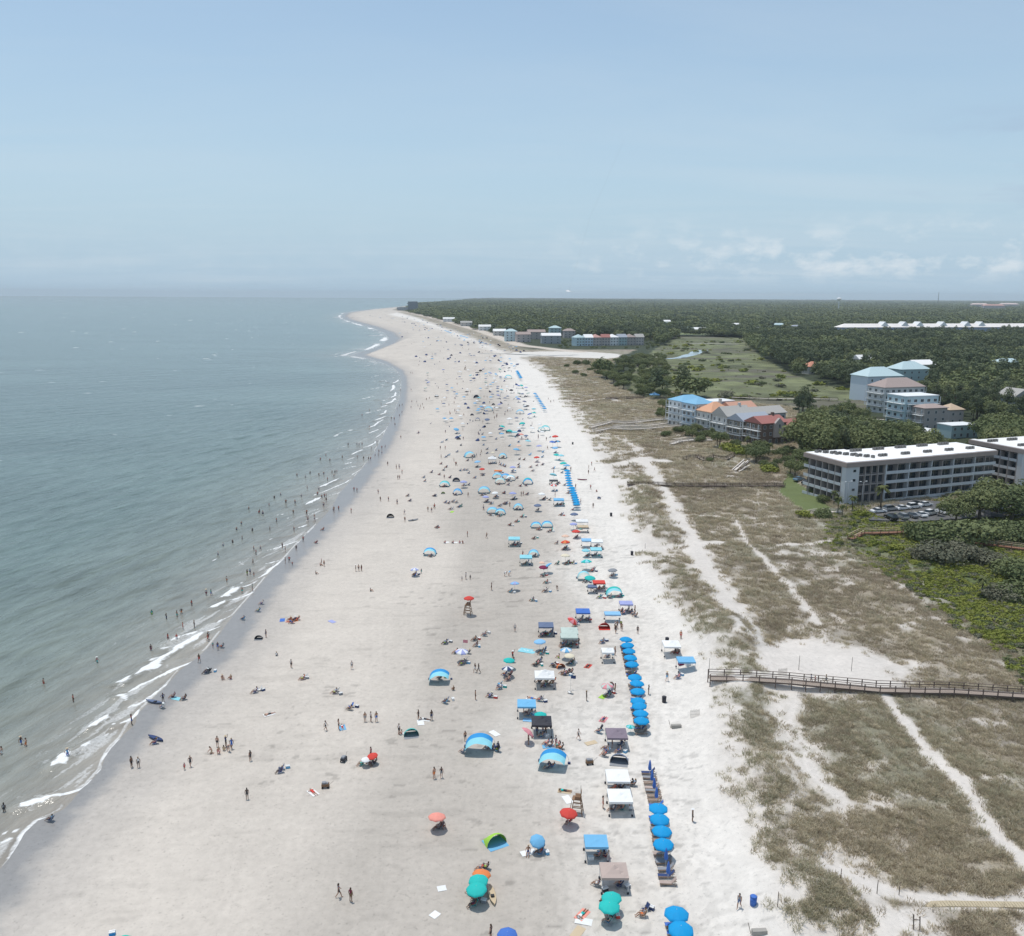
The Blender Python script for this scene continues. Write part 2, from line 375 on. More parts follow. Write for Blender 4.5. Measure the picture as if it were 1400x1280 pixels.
# one sheet: rows at growing distance, columns fanned out with it
ny, nx = 900, 640
yy = np.concatenate([np.linspace(20, 74, 20, endpoint=False), 74*(2000/74)**np.linspace(0, 1, 760, endpoint=False), 2000*(20000/2000)**np.linspace(0, 1, 110)])
ny = len(yy)
uu = np.linspace(-.95, .95, nx)
X = uu[None, :]*np.maximum(yy, 60)[:, None]; Y = np.repeat(yy[:, None], nx, 1)
Xf, Yf = X.ravel(), Y.ravel(); Zf = height(Xf, Yf)
far = smooth(2500, 6000, Yf); Zf = np.where(shore_d(Xf, Yf) > 0, Zf*(1-far)+2.2*far, Zf)
gc, wet, dens, cov = ground_colour(Xf, Yf, Zf)
def ground_mat():
    m = bpy.data.materials.new('ground_cover'); m.use_nodes = True; t = NT(m.node_tree)
    out = t('ShaderNodeOutputMaterial'); b = t('ShaderNodeBsdfPrincipled'); b.inputs['Specular IOR Level'].default_value = .3
    a = t('ShaderNodeAttribute', attribute_name='cover'); w = t('ShaderNodeAttribute', attribute_name='wet'); d = t('ShaderNodeAttribute', attribute_name='dens')
    su = t('ShaderNodeAttribute', attribute_name='along')
    pos = t('ShaderNodeNewGeometry').outputs['Position']
    n1 = t.noise(pos, 1.1, 4, .6); n2 = t.noise(pos, .14, 4, .6); n3 = t.noise(pos, 4.5, 2, .6)
    st = t.noise(t.mapping(su.outputs['Vector'], (1.3, .02, .0)), 1.0, 3, .6)
    st2 = t.noise(t.mapping(pos, (.05, .55, 0), (0, 0, R(8))), 1.0, 4, .62)
    f = t.math('ADD', .82, t.math('MULTIPLY', n1, .36))
    f = t.math('MULTIPLY', f, t.math('ADD', .90, t.math('MULTIPLY', n2, .20)))
    f = t.math('MULTIPLY', f, t.math('ADD', .94, t.math('MULTIPLY', st, .12)))
    f = t.math('MULTIPLY', f, t.math('ADD', .95, t.math('MULTIPLY', st2, .10)))
    rough_veg = t.math('MULTIPLY', t.math('SUBTRACT', n3, .5), t.math('MULTIPLY', d.outputs['Fac'], 1.1))
    f = t.math('ADD', f, rough_veg)
    specks = t.ramp(t.noise(pos, 2.3, 3, .7), [(.28, .74), (.42, 1.0)])
    f = t.math('MULTIPLY', f, specks)
    col = t.mix(1.0, a.outputs['Color'], f, 'MULTIPLY'); t.link(col, b.inputs['Base Color'])
    r = t.math('SUBTRACT', .9, t.math('MULTIPLY', w.outputs['Fac'], .58)); t.link(r, b.inputs['Roughness'])
    bm = t('ShaderNodeBump', i_Distance=.12)
    t.link(t.math('MULTIPLY', t.math('SUBTRACT', 1.0, w.outputs['Fac']), .55), bm.inputs['Strength'])
    h = t.math('ADD', t.math('MULTIPLY', t.noise(pos, 1.6, 4, .65), .8), t.math('MULTIPLY', t.math('MULTIPLY', n3, d.outputs['Fac']), 2.5))
    t.link(h, bm.inputs['Height']); t.link(bm.outputs[0], b.inputs['Normal'])
    t.link(b.outputs[0], out.inputs[0]); return m
me = np_mesh('ground', np.stack([Xf, Yf, Zf], -1), gridfaces(ny, nx), ground_mat())
fattr(me, 'cover', np.concatenate([gc, np.ones((len(gc), 1))], 1), 'FLOAT_COLOR'); fattr(me, 'wet', wet); fattr(me, 'dens', dens)
fattr(me, 'along', np.stack([np.clip(cov['u'], -60, 60), Yf, 0*Yf], -1), 'FLOAT_VECTOR')
g = bpy.data.objects.new('ground', me); COL.objects.link(g); tag(g, 'pale beach sand running into scrubby dunes, marsh and forest floor', 'ground', kind='structure')

# ------------------------------------------------------------------ sea
FOAM_PX = [ # breakers and swash lines as seen: points, width m, strength
 ([(28,1107),(52,1097),(90,1087),(112,1078),(134,1062),(140,1046)], .55, .9), ([(28,1107),(45,1100),(70,1093)], 1.5, 1), ([(139,1040),(150,1026),(160,1014),(166,1008)], .5, .75),
 ([(0,1188),(12,1174),(22,1160),(30,1142),(36,1136),(52,1121),(66,1117)], .6, .75), ([(0,1152),(14,1147)], .7, .8), ([(16,1138),(27,1133)], .7, .8), ([(4,1140),(10,1137)], .5, .7),
 ([(72,1050),(80,1044),(90,1036),(94,1030)], 1.6, 1), ([(112,1023),(122,1018)], .8, .9), ([(122,997),(133,991),(142,986),(147,982)], 1.4, 1), ([(154,994),(158,992)], .8, .8),
 ([(140,1008),(150,1003)], .3, .6), ([(164,992),(175,986),(186,977),(190,970)], .6, .85), ([(176,967),(190,963),(200,956),(212,948),(222,940),(229,935)], .55, .85),
 ([(158,955),(168,953),(173,960)], .8, .8), ([(174,948),(190,938),(205,931),(222,923),(240,914),(256,908),(264,904)], .65, .85),
 ([(160,936),(168,934),(176,928)], 1.0, .95), ([(186,925),(197,918),(210,911),(222,902),(236,894),(246,886),(262,876),(276,868)], 1.7, 1), ([(205,906),(214,903)], 1.0, .8), ([(220,890),(232,888)], 1.2, .7),
 ([(234,878),(245,873),(258,869),(270,866)], .8, .9), ([(266,903),(280,892),(292,886)], .3, .5), ([(278,866),(292,860),(302,856)], .45, .8), ([(296,852),(302,848),(310,845),(318,840)], .45, .7),
 ([(288,834),(298,829),(308,824)], 1.1, 1), ([(308,824),(322,819),(335,815),(350,808),(362,799)], .55, .85), ([(302,838),(316,834),(326,828)], .35, .6), ([(303,819),(315,812),(326,806)], 1.8, .95), ([(326,806),(340,800),(352,795)], .6, .8), ([(316,812),(320,804)], 1.2, .5), ([(328,798),(333,796)], .5, .8),
 ([(354,790),(364,784),(372,776),(380,771),(392,762),(400,754),(408,744),(413,736)], .6, .95), ([(358,772),(372,769),(384,766)], .5, .8), ([(354,780),(366,777)], .3, .6), ([(364,753),(376,750),(388,746),(398,743),(408,739)], .6, .8), ([(368,738),(373,736)], .5, .7), ([(328,769),(333,772)], .4, .7), ([(290,767),(296,764)], .4, .7), ([(415,733),(424,726),(430,720),(442,716)], .4, .7), ([(406,722),(414,720),(420,717)], .7, .9), ([(410,732),(420,728),(426,724)], .3, .7),
 ([(374,705),(388,703)], .6, .8), ([(390,709),(396,708)], .6, .8), ([(418,704),(430,702),(438,698)], .4, .7), ([(416,712),(428,711),(436,708)], .4, .6), ([(418,692),(424,688),(432,685),(438,682)], 1.3, 1), ([(428,698),(436,696)], .4, .7), ([(428,679),(434,677)], .8, .9), ([(436,675),(446,671),(460,665),(472,660),(480,655)], .6, .85), ([(436,668),(444,665),(452,661),(463,656)], 1.0, .95), ([(448,678),(460,675),(470,672)], .3, .6), ([(430,683),(440,680)], .6, .8),
 ([(480,650),(488,645),(495,641)], .35, .7), ([(468,641),(478,639),(488,637)], .6, .85), ([(470,635),(477,633),(484,632)], .7, .9), ([(474,629),(480,627),(486,625)], .6, .8), ([(480,623),(488,619),(496,616)], .8, .9), ([(496,612),(504,610),(512,606),(514,603)], .6, .9), ([(503,593),(510,590),(518,587)], .6, .85), ([(512,600),(520,594),(527,588)], .4, .7),
 ([(504,586),(512,583),(518,578),(524,575)], 1.2, .9), ([(512,576),(518,574),(528,570)], 1.0, .9), ([(519,568),(526,566),(528,562)], 1.3, .9), ([(520,558),(526,556),(529,555)], 1.0, .9), ([(528,553),(536,550),(541,545)], 1.6, .9), ([(533,545),(540,542),(541,537)], 1.6, .9), ([(534,536),(538,532),(538,527)], 2.0, .9), ([(536,525),(542,523),(545,520)], 2.0, .8), ([(514,547),(518,547)], 1.0, .9),
 ([(520,522),(526,521),(530,523)], 1.0, .8), ([(520,526),(528,528)], .8, .6)]
FOAM = [(world_line(p), w, k) for p, w, k in FOAM_PX]
# water columns start just inland of the water's edge and widen seaward
yw = np.concatenate([np.linspace(20, 74, 20, endpoint=False), 74*(900/74)**np.linspace(0, 1, 700, endpoint=False), 900*(6500/900)**np.linspace(0, 1, 200, endpoint=False), 6500*(20000/6500)**np.linspace(0, 1, 60)])
nw = 330
q = np.linspace(0, 1, nw); off0 = -14+q*80
edge = xs(SHORE, yw); k = np.ones_like(yw)
fw = np.maximum(120, yw*1.15)                     # how far out to sea the sheet reaches
offs = np.stack([np.concatenate([np.linspace(-14*max(1, yv/400), 46*max(1, yv/260), 220, endpoint=False), 46*max(1, yv/260)*((f+1200)/(46*max(1, yv/260)))**np.linspace(0, 1, nw-220)]) for yv, f in zip(yw, fw)])
XW = edge[:, None]-offs; YW = np.repeat(yw[:, None], nw, 1)
xw, ywf = XW.ravel(), YW.ravel(); dsh = -shore_d(xw, ywf)
c0, c1 = np.array(plane(186, 925)), np.array(plane(276, 868)); cd = (c1-c0)/np.linalg.norm(c1-c0); cn = np.array([-cd[1], cd[0]])
if cn[0] > 0: cn = -cn                                # seaward
ph = xw*cn[0]+ywf*cn[1]; al = xw*cd[0]+ywf*cd[1]
foam = np.zeros_like(xw); ridge = np.zeros_like(xw)
near = (ywf < 1100) & (dsh < 140)
xi, yi = xw[near], ywf[near]; fo = np.zeros_like(xi); ri = np.zeros_like(xi)
brk = fbm(xi*.9, yi*.9, 401, 4); brk2 = fbm(xi*.25, yi*.25, 402, 3)
for P, w, kk in FOAM:
    lo = P.min(0)-12; hi = P.max(0)+12
    m = (xi > lo[0]) & (xi < hi[0]) & (yi > lo[1]) & (yi < hi[1])
    if not m.any(): continue
    d, tt = dist_line(xi[m], yi[m], P, True)
    wx_ = np.maximum(w*.75, yi[m]*.0014)*(.25+1.35*brk2[m])*np.clip(4*np.minimum(tt, 1-tt)+.25, 0, 1)
    fo[m] = np.maximum(fo[m], kk*smooth(1.0, .35, d/wx_+1.5*(brk[m]-.5)))
    fo[m] = np.maximum(fo[m], .42*kk*smooth(.50, .66, brk[m])*smooth(5.0, 1.0, d/wx_))
    if w > .75: ri[m] = np.maximum(ri[m], np.exp(-(d/1.6)**2)*min(1, w))
foam[near] = fo; ridge[near] = ri
# farther surf and the thin swash line along the edge
swash = smooth(.9, .2, np.abs(dsh-.35*1)/np.maximum(.45, ywf*.0012))*smooth(.38, .55, fbm(xw*.12, ywf*.12, 410, 3))
foam = np.maximum(foam, .55*swash)
w3 = np.abs(((ph+4*fbm(al/30, ph/30, 420, 3)*3)/17.0) % 1.0-.5)*2
b3 = smooth(.80, .95, w3)*smooth(2, 6, dsh)*smooth(34, 20, dsh)*smooth(.42, .60, fbm(al/14, ph/14, 421, 3))
foam = np.maximum(foam, .68*b3*smooth(.42, .58, fbm(xw*.4, ywf*.4, 422, 4))*(.48+.52*smooth(330, 430, ywf))*smooth(1500, 900, ywf))
b4 = smooth(.5, .7, fbm(xw/25, ywf/60, 430, 4))*smooth(0, 5, dsh)*smooth(60, 20, dsh)
foam = np.maximum(foam, .42*b4*smooth(600, 1200, ywf))
edgefar = smooth(1.0, .3, np.abs(dsh-6)/(3.5+6*vnoise(ywf/40, ywf/60, 432)))
foam = np.maximum(foam, .75*edgefar*smooth(.40, .6, fbm(xw/18, ywf/50, 433, 3))*smooth(600, 1100, ywf))
cap = smooth(.795, .83, fbm(xw/9, ywf/5, 440, 5))*smooth(60, 120, dsh); foam = np.maximum(foam, .7*cap)
lace = smooth(.50, .66, fbm(al*.11, ph*.75, 450, 5))*smooth(0, 1.5, dsh)*smooth(20, 4, dsh)*.47; foam = np.maximum(foam, lace*smooth(420, 200, ywf))
amp = smooth(3, 40, dsh)*smooth(700, 250, ywf)
zw = .16*np.sin(ph*2*math.pi/11+2.5*fbm(al/28, ph/28, 461, 2)*3)*amp*(.3+1.2*fbm(al/22, ph/12, 462, 2))+.10*np.sin(ph*2*math.pi/6.3+al*.05+6*fbm(al/15, ph/15, 463, 2))*amp
zw = zw+.50*ridge
zw = np.where(dsh < 0, zw-.0, zw)
def sea_mat():
    m = bpy.data.materials.new('sea_water'); m.use_nodes = True; t = NT(m.node_tree)
    out = t('ShaderNodeOutputMaterial'); b = t('ShaderNodeBsdfPrincipled', i_IOR=1.33); b.inputs['Specular IOR Level'].default_value = .5
    pos = t('ShaderNodeNewGeometry').outputs['Position']
    fo_ = t('ShaderNodeAttribute', attribute_name='foam').outputs['Fac']; ds = t('ShaderNodeAttribute', attribute_name='deep').outputs['Fac']
    body = t.ramp(ds, [(0, (.34, .305, .26)), (.10, (.27, .26, .225)), (.28, (.185, .21, .182)), (.55, (.138, .186, .168)), (1, (.122, .172, .160))])
    ang = math.atan2(cd[1], cd[0])
    big = t.noise(t.mapping(pos, (.0035, .012, 1), (0, 0, 0)), 1.0, 4, .6)
    body = t.mix(1.0, body, t.ramp(big, [(.3, .80), (.7, 1.18)]), 'MULTIPLY')
    mp = t.mapping(pos, (.11, .45, 1), (0, 0, -ang)); mp2 = t.mapping(pos, (.5, 1.5, 1), (0, 0, -ang+.25)); mp3 = t.mapping(pos, (.018, .075, 1), (0, 0, -ang*.6))
    # the mapping node turns before it stretches the other way round for points, so turn with a vector rotate first
    def rotated(a, sx, sy):
        v = t('ShaderNodeVectorRotate', rotation_type='Z_AXIS'); v.inputs['Angle'].default_value = -a; t.link(pos, v.inputs['Vector'])
        return t.mapping(v.outputs[0], (sx, sy, 1))
    h1 = t.noise(rotated(ang, .10, .42), 1.0, 4, .6); h2 = t.noise(rotated(ang+.3, .6, 1.5), 1.0, 3, .6); h3 = t.noise(rotated(ang*.55, .02, .085), 1.0, 3, .55)
    wavecol = t.ramp(h1, [(.32, .78), (.66, 1.20)])
    body = t.mix(.8, body, t.mix(1.0, body, wavecol, 'MULTIPLY'))
    lc = t.noise(pos, 2.2, 5, .7); fo_ = t.math('MULTIPLY', t.math('SUBTRACT', t.math('MULTIPLY', fo_, 1.9), t.math('MULTIPLY', lc, 1.15)), 1.15, True)
    col = t.mix(fo_, body, (.80, .80, .79)); t.link(col, b.inputs['Base Color'])
    t.link(t.math('ADD', .16, t.math('MULTIPLY', fo_, .5)), b.inputs['Roughness'])
    hh = t.math('ADD', t.math('MULTIPLY', h1, .9), t.math('ADD', t.math('MULTIPLY', h2, .28), t.math('MULTIPLY', h3, 2.6)))
    bm = t('ShaderNodeBump', i_Strength=.85, i_Distance=.75); t.link(hh, bm.inputs['Height']); t.link(bm.outputs[0], b.inputs['Normal'])
    t.link(b.outputs[0], out.inputs[0]); return m
me = np_mesh('water', np.stack([xw, ywf, zw], -1), gridfaces(len(yw), nw)[:, ::-1], sea_mat())
fattr(me, 'foam', np.clip(foam, 0, 1)); fattr(me, 'deep', np.clip(dsh/140, 0, 1)**.75)
w = bpy.data.objects.new('water', me); COL.objects.link(w); tag(w, 'grey green sea with small white breakers along the sand', 'water', kind='structure')

# ------------------------------------------------------------------ sky, sun, air
SUN = Vector((-.155, .17, .97)).normalized()
elev = math.asin(SUN.z)
wd = bpy.data.worlds.new('World'); sc.world = wd; wd.use_nodes = True; t = NT(wd.node_tree)
out = t('ShaderNodeOutputWorld'); bg = t('ShaderNodeBackground', i_Strength=.150)
sky = t('ShaderNodeTexSky', sky_type='NISHITA', sun_disc=False, sun_elevation=elev, sun_rotation=math.atan2(SUN.x, SUN.y))
sky.air_density = 1.0; sky.dust_density = .5; sky.ozone_density = 1.5; sky.altitude = 60
d = t('ShaderNodeTexCoord').outputs['Generated']
sp = t('ShaderNodeSeparateXYZ'); t.link(d, sp.inputs[0]); dx, dy, dz = sp.outputs
den = t.math('MAXIMUM', t.math('ADD', dz, .06), .02)
cb = t('ShaderNodeCombineXYZ'); t.link(t.math('DIVIDE', dx, den), cb.inputs[0]); t.link(t.math('DIVIDE', dy, den), cb.inputs[1])
ci = t.noise(t.mapping(cb.outputs[0], (.32, .75, 1), (0, 0, R(20))), 1.0, 7, .62, .6)
ci2 = t.noise(t.mapping(cb.outputs[0], (.14, .10, 1)), 1.0, 3, .55)
cir = t.math('MULTIPLY', t.ramp(ci, [(.42, 0), (.78, 1)]), t.ramp(ci2, [(.38, .15), (.62, 1)]))
# thin veil, stronger low down
veil = t.ramp(dz, [(0, 1.0), (.05, .92), (.12, .70), (.32, .28)])
# small cumulus low over the land
az = t.math('ARCTAN2', dx, dy); cv = t('ShaderNodeCombineXYZ'); t.link(az, cv.inputs[0]); t.link(t.math('MULTIPLY', dz, 1.9), cv.inputs[1])
cu = t.noise(cv.outputs[0], 25, 7, .62); cu_big = t.noise(cv.outputs[0], 5, 2, .5)
band = t.math('MULTIPLY', t.ramp(dz, [(.012, 0), (.030, 1), (.052, .85), (.092, 0)]), t.ramp(az, [(.0, .1), (.10, .55), (.30, 1)]))
cum = t.math('MULTIPLY', t.ramp(t.math('ADD', cu, t.math('MULTIPLY', t.math('SUBTRACT', cu_big, .5), .35)), [(.48, 0), (.57, .55), (.66, 1)]), band)
gr = t.math('MULTIPLY', t.ramp(t.noise(t.mapping(cv.outputs[0], (.6, 1.6, 1)), 9, 6, .6), [(.46, 0), (.62, 1)]), t.math('MULTIPLY', t.ramp(dz, [(.075, 0), (.10, 1), (.15, 1), (.19, 0)]), t.ramp(az, [(.38, 0), (.50, 1)])))
skyw = t.mix(1.0, sky.outputs[0], (1.07, 1.02, .92), 'MULTIPLY')
base = t.mix(t.math('MULTIPLY', veil, .97), skyw, (2.78, 3.86, 4.86))
base = t.mix(t.math('MULTIPLY', cir, .62), base, (4.3, 4.9, 5.4))
base = t.mix(t.math('MULTIPLY', gr, .55), base, (2.5, 3.2, 4.3))
base = t.mix(t.math('MULTIPLY', cum, .60), base, (5.5, 5.8, 6.0))
t.link(base, bg.inputs[0]); t.link(bg.outputs[0], out.inputs[0])
sl = bpy.data.lights.new('sun', 'SUN'); sl.energy = 3.0; sl.angle = R(.53); sl.color = (1, .96, .895)
so = bpy.data.objects.new('sun', sl); COL.objects.link(so); so.rotation_euler = (-SUN).to_track_quat('-Z', 'Y').to_euler(); so.location = (0, 0, 400)
sc.view_settings.view_transform = 'Standard'; sc.view_settings.look = 'None'; sc.view_settings.gamma = 1; sc.view_settings.exposure = 0
HAZE = True
if HAZE:
    hb = MB().box((-26000, -200, -5), (26000, 20400, 140))
    hm = bpy.data.materials.new('sea_air'); hm.use_nodes = True; t = NT(hm.node_tree)
    o_ = t('ShaderNodeOutputMaterial'); v = t('ShaderNodeVolumePrincipled', i_Density=5.4e-5); v.inputs['Color'].default_value = (.86, .95, 1, 1); v.inputs['Anisotropy'].default_value = .0
    t.link(v.outputs[0], o_.inputs['Volume']); tag(hb.build('haze', hm), 'pale blue sea haze hanging over beach and forest', 'haze', kind='stuff')
# ------------------------------------------------------------------ vegetation
rng = np.random.default_rng(11)
def foliage_mat(name, a, b, var=.5, rough=.75, thin=.18):
    m = bpy.data.materials.new(name); m.use_nodes = True; t = NT(m.node_tree)
    out = t('ShaderNodeOutputMaterial'); p = t('ShaderNodeBsdfPrincipled', i_Roughness=rough); p.inputs['Specular IOR Level'].default_value = .2
    oi = t('ShaderNodeObjectInfo'); pos = t('ShaderNodeNewGeometry').outputs['Position']
    n = t.noise(pos, .55, 3, .6)
    f = t.math('ADD', t.math('MULTIPLY', oi.outputs['Random'], .62), t.math('MULTIPLY', n, .5), True)
    c = t.mix(f, a, b); k = t.math('ADD', 1-var/2, t.math('MULTIPLY', t.noise(pos, 2.1, 2, .6), var))
    c = t.mix(1.0, c, k, 'MULTIPLY'); t.link(c, p.inputs['Base Color'])
    tr = t('ShaderNodeBsdfTranslucent'); t.link(c, tr.inputs[0]); mx = t('ShaderNodeMixShader', i_Fac=thin)
    t.link(p.outputs[0], mx.inputs[1]); t.link(tr.outputs[0], mx.inputs[2]); t.link(mx.outputs[0], out.inputs[0])
    MATS[name] = m; return m
OAK = foliage_mat('oak_leaves', (.092, .122, .052), (.180, .205, .090))
OAKL = foliage_mat('light_oak_leaves', (.112, .142, .058), (.210, .225, .098))
PINE = foliage_mat('pine_needles', (.076, .104, .058), (.150, .172, .088))
BRIGHT = foliage_mat('shrub_leaves', (.15, .19, .035), (.29, .30, .066))
GREYL = foliage_mat('grey_shrub_leaves', (.12, .13, .085), (.21, .20, .14))
PALML = foliage_mat('palm_leaves', (.070, .090, .032), (.150, .160, .060))
DRYG = foliage_mat('dry_grass', (.42, .36, .245), (.64, .555, .405), .5, .9, .35)
OATS = foliage_mat('sea_oats', (.34, .32, .20), (.57, .52, .38), .5, .9, .35)
BROWN = foliage_mat('brown_scrub', (.335, .275, .195), (.50, .42, .31), .5, .9, .35)
BARK = mat('bark', (.13, .105, .08), .9, var=.2)
def scatter(name, P, rot, scl, idx, protos, label, mats_unused=None):
    """one object that carries many small plants: points with turn, size and which-one, instanced by geometry nodes"""
    pc = bpy.data.collections.new(name+'_kinds')
    for i, me_ in enumerate(protos):
        pc.objects.link(bpy.data.objects.new('%s_kind_%c' % (name, 97+i), me_))
    me = bpy.data.meshes.new(name); me.vertices.add(len(P)); me.vertices.foreach_set('co', np.ascontiguousarray(P, np.float32).ravel())
    fattr(me, 'turn', rot, 'FLOAT_VECTOR'); fattr(me, 'size', scl, 'FLOAT_VECTOR'); fattr(me, 'which', idx, 'INT')
    o = bpy.data.objects.new(name, me); COL.objects.link(o)
    ng = bpy.data.node_groups.new(name, 'GeometryNodeTree')
    ng.interface.new_socket('Geometry', in_out='INPUT', socket_type='NodeSocketGeometry'); ng.interface.new_socket('Geometry', in_out='OUTPUT', socket_type='NodeSocketGeometry')
    N = ng.nodes; i = N.new('NodeGroupInput'); o_ = N.new('NodeGroupOutput'); ip = N.new('GeometryNodeInstanceOnPoints'); ci = N.new('GeometryNodeCollectionInfo')
    ci.inputs['Collection'].default_value = pc; ci.inputs['Separate Children'].default_value = True; ci.inputs['Reset Children'].default_value = True
    def na(n, ty):
        a = N.new('GeometryNodeInputNamedAttribute'); a.data_type = ty; a.inputs['Name'].default_value = n; return a.outputs[0]
    er = N.new('FunctionNodeEulerToRotation'); L = ng.links
    L.new(na('turn', 'FLOAT_VECTOR'), er.inputs[0]); L.new(er.outputs[0], ip.inputs['Rotation']); L.new(na('size', 'FLOAT_VECTOR'), ip.inputs['Scale'])
    ip.inputs['Pick Instance'].default_value = True; L.new(na('which', 'INT'), ip.inputs['Instance Index'])
    L.new(i.outputs[0], ip.inputs['Points']); L.new(ci.outputs[0], ip.inputs['Instance']); L.new(ip.outputs[0], o_.inputs[0])
    md = o.modifiers.new('plants', 'NODES'); md.node_group = ng
    return tag(o, label, kind='stuff')
def tuft(n, h, spread, w, material, seed, lean=1.1):
    r = random.Random(seed); m = MB()
    for _ in range(n):
        a = r.uniform(0, 6.283); rr = spread*math.sqrt(r.random()); x, y = rr*math.cos(a), rr*math.sin(a)
        hh = h*r.uniform(.5, 1.1); b = a+r.uniform(-.9, .9); l = lean*r.uniform(.3, 1.2)*hh; c = r.uniform(0, 6.283)
        dx, dy = w*math.cos(c), w*math.sin(c); k = r.uniform(.5, .62)
        tx, ty = x+l*math.cos(b), y+l*math.sin(b); mx_, my_ = x+.35*l*math.cos(b), y+.35*l*math.sin(b)
        m.add([(x-dx,y-dy,-.05),(x+dx,y+dy,-.05),(mx_+dx*.8,my_+dy*.8,hh*k),(mx_-dx*.8,my_-dy*.8,hh*k),(tx,ty,hh*.96)], [(0,1,2,3),(3,2,4)])
    return m.mesh('tuft', material)
TUFTS = [tuft(22, .55, .55, .035, DRYG, 1), tuft(26, .45, .7, .04, BROWN, 2), tuft(20, .8, .45, .03, OATS, 3, 1.2), tuft(24, .5, .6, .04, BROWN, 4), tuft(24, .6, .6, .035, DRYG, 5), tuft(24, .5, .6, .045, OATS, 6)]
def sample(n, y0, y1, u0, u1):
    y = y0*(y1/y0)**rng.random(n); return (u0+(u1-u0)*rng.random(n))*y, y
x, y = sample(330000, 66, 900, .02, .98); z = height(x, y); c = cover(x, y, z)
keep = (rng.random(len(x)) < c['dens']*(.12+.75*smooth(.3, .62, fbm(x/2.5, y/2.5, 501, 3)))) & (c['wood'] < .5) & (c['lawn'] < .5) & (c['px'] > -100) & (c['px'] < 2100)
keep &= ~((c['green'] > .5) & (rng.random(len(x)) < .8)) & ~(c['marsh'] > .5)
x, y, z = x[keep], y[keep], z[keep]; e = c['edge'][keep]
olive = smooth(.5, .7, fbm(x/30, y/30, 305, 3)); brn = smooth(.50, .66, fbm(x/23, y/23, 303, 3))
r = rng.random(len(x)); idx = np.where(r < .07+.6*(1-e)+.20*olive, np.where(rng.random(len(x)) < .5, 2, 5), np.where(rng.random(len(x)) < .35+.5*brn, np.where(rng.random(len(x)) < .5, 1, 3), np.where(rng.random(len(x)) < .5, 0, 4)))
s_ = (.58+.6*rng.random(len(x)))*np.clip(y/170, .8, 3.0); s3 = np.stack([s_, s_, np.clip(s_, 0, 1.6)*(.8+.4*rng.random(len(x)))], -1)
rot = np.stack([0*x, 0*x, rng.random(len(x))*6.283], -1)
scatter('dune_grass', np.stack([x, y, z], -1), rot, s3, idx, TUFTS, 'dry olive and brown grass tufts over the dunes')

def crown(seed, n, lobes, leaf, flat=.5, jitter=.25):
    """many leaf-sized faces spread through the volume of several lobes; lobes = (x,y,z,rx,ry,rz)"""
    g = np.random.default_rng(seed); wts = np.array([l[3]*l[4] for l in lobes]); wts = wts/wts.sum(); V = []; F = []
    for li, l in enumerate(lobes):
        k = int(n*wts[li]); d = g.normal(size=(k, 3)); d[:, 2] = np.abs(d[:, 2])*1.1-.30*g.random(k)*2; d /= np.linalg.norm(d, axis=1)[:, None]
        rad = (1-.42*g.random(k)**2.2)*(1+jitter*(vnoise(d[:, 0]*2.3+li*7, d[:, 1]*2.3+d[:, 2]*2.1, seed)-.5)*2)
        p = d*rad[:, None]*np.array(l[3:6])+np.array(l[:3])
        nn = d*np.array([1, 1, 1.2])+g.normal(size=(k, 3))*flat; nn /= np.linalg.norm(nn, axis=1)[:, None]
        t1 = np.cross(nn, g.normal(size=(k, 3))); t1 /= np.linalg.norm(t1, axis=1)[:, None]; t2 = np.cross(nn, t1)
        s1 = leaf*(.55+.9*g.random(k)); s2 = s1*(.5+.5*g.random(k)); b = len(V)*4
        q = np.stack([p-t1*s1[:, None]*.5, p+t2*s2[:, None]*.5+nn*.1*s1[:, None], p+t1*s1[:, None]*.5, p-t2*s2[:, None]*.5-nn*.1*s1[:, None]], 1)
        V.append(q.reshape(-1, 3))
    V = np.concatenate(V); F = np.arange(len(V)).reshape(-1, 4); return V, F
def lobes_dome(seed, w, h, k, z0):
    r = random.Random(seed); L = [(0, 0, z0+h*.45, w*.36, w*.36, h*.5)]
    for i in range(k):
        a = 6.283*i/k+r.uniform(-.4, .4); d = w*r.uniform(.22, .36); s = w*r.uniform(.17, .27)
        L.append((d*math.cos(a), d*math.sin(a), z0+h*r.uniform(.25, .62), s, s, h*r.uniform(.26, .42)))
    return L
def crown_mesh(name, seed, n, lobes, leaf, m, **kw):
    V, F = crown(seed, n, lobes, leaf, **kw); return np_mesh(name, V, F, m, False)
def trunk_mesh(h, r, seed, limbs=4, reach=2.0, lean=0.0):
    q = random.Random(seed); m = MB(); m.tube([(0,0,-.4),(lean*.3,0,h*.35),(lean*.7,.1,h*.7),(lean,0,h)], r, 7, r1=r*.5)
    for i in range(limbs):
        a = 6.283*i/limbs+q.uniform(-.5, .5); z = h*q.uniform(.55, .95)
        m.tube([(lean*z/h,0,z),(lean+reach*.5*math.cos(a),reach*.5*math.sin(a),z+h*.16),(lean+reach*math.cos(a),reach*math.sin(a),z+h*.30)], r*.45, 5, r1=r*.15)
    return m.mesh('trunk', BARK)
def frond_mesh(seed, n=22, L=2.0, h=0):
    r = random.Random(seed); m = MB()
    for i in range(n):
        a = 2.4*i; up = r.uniform(-.5, 1.0); pts = []; l = L*r.uniform(.8, 1.1)
        for k in range(5):
            t_ = k/4; d = l*t_*math.cos(up*.6); pts.append((d*math.cos(a), d*math.sin(a), h+l*(math.sin(up)*t_-.75*t_*t_)))
        for side in (-1, 1):
            rows = []
            for k, p in enumerate(pts):
                w = .36*math.sin(math.pi*(.12+.86*k/4))*side; rows.append([p, (p[0]-math.sin(a)*w, p[1]+math.cos(a)*w, p[2]-.16)])
            m.grid(rows, 0, False)
    return m.mesh('crown', PALML)
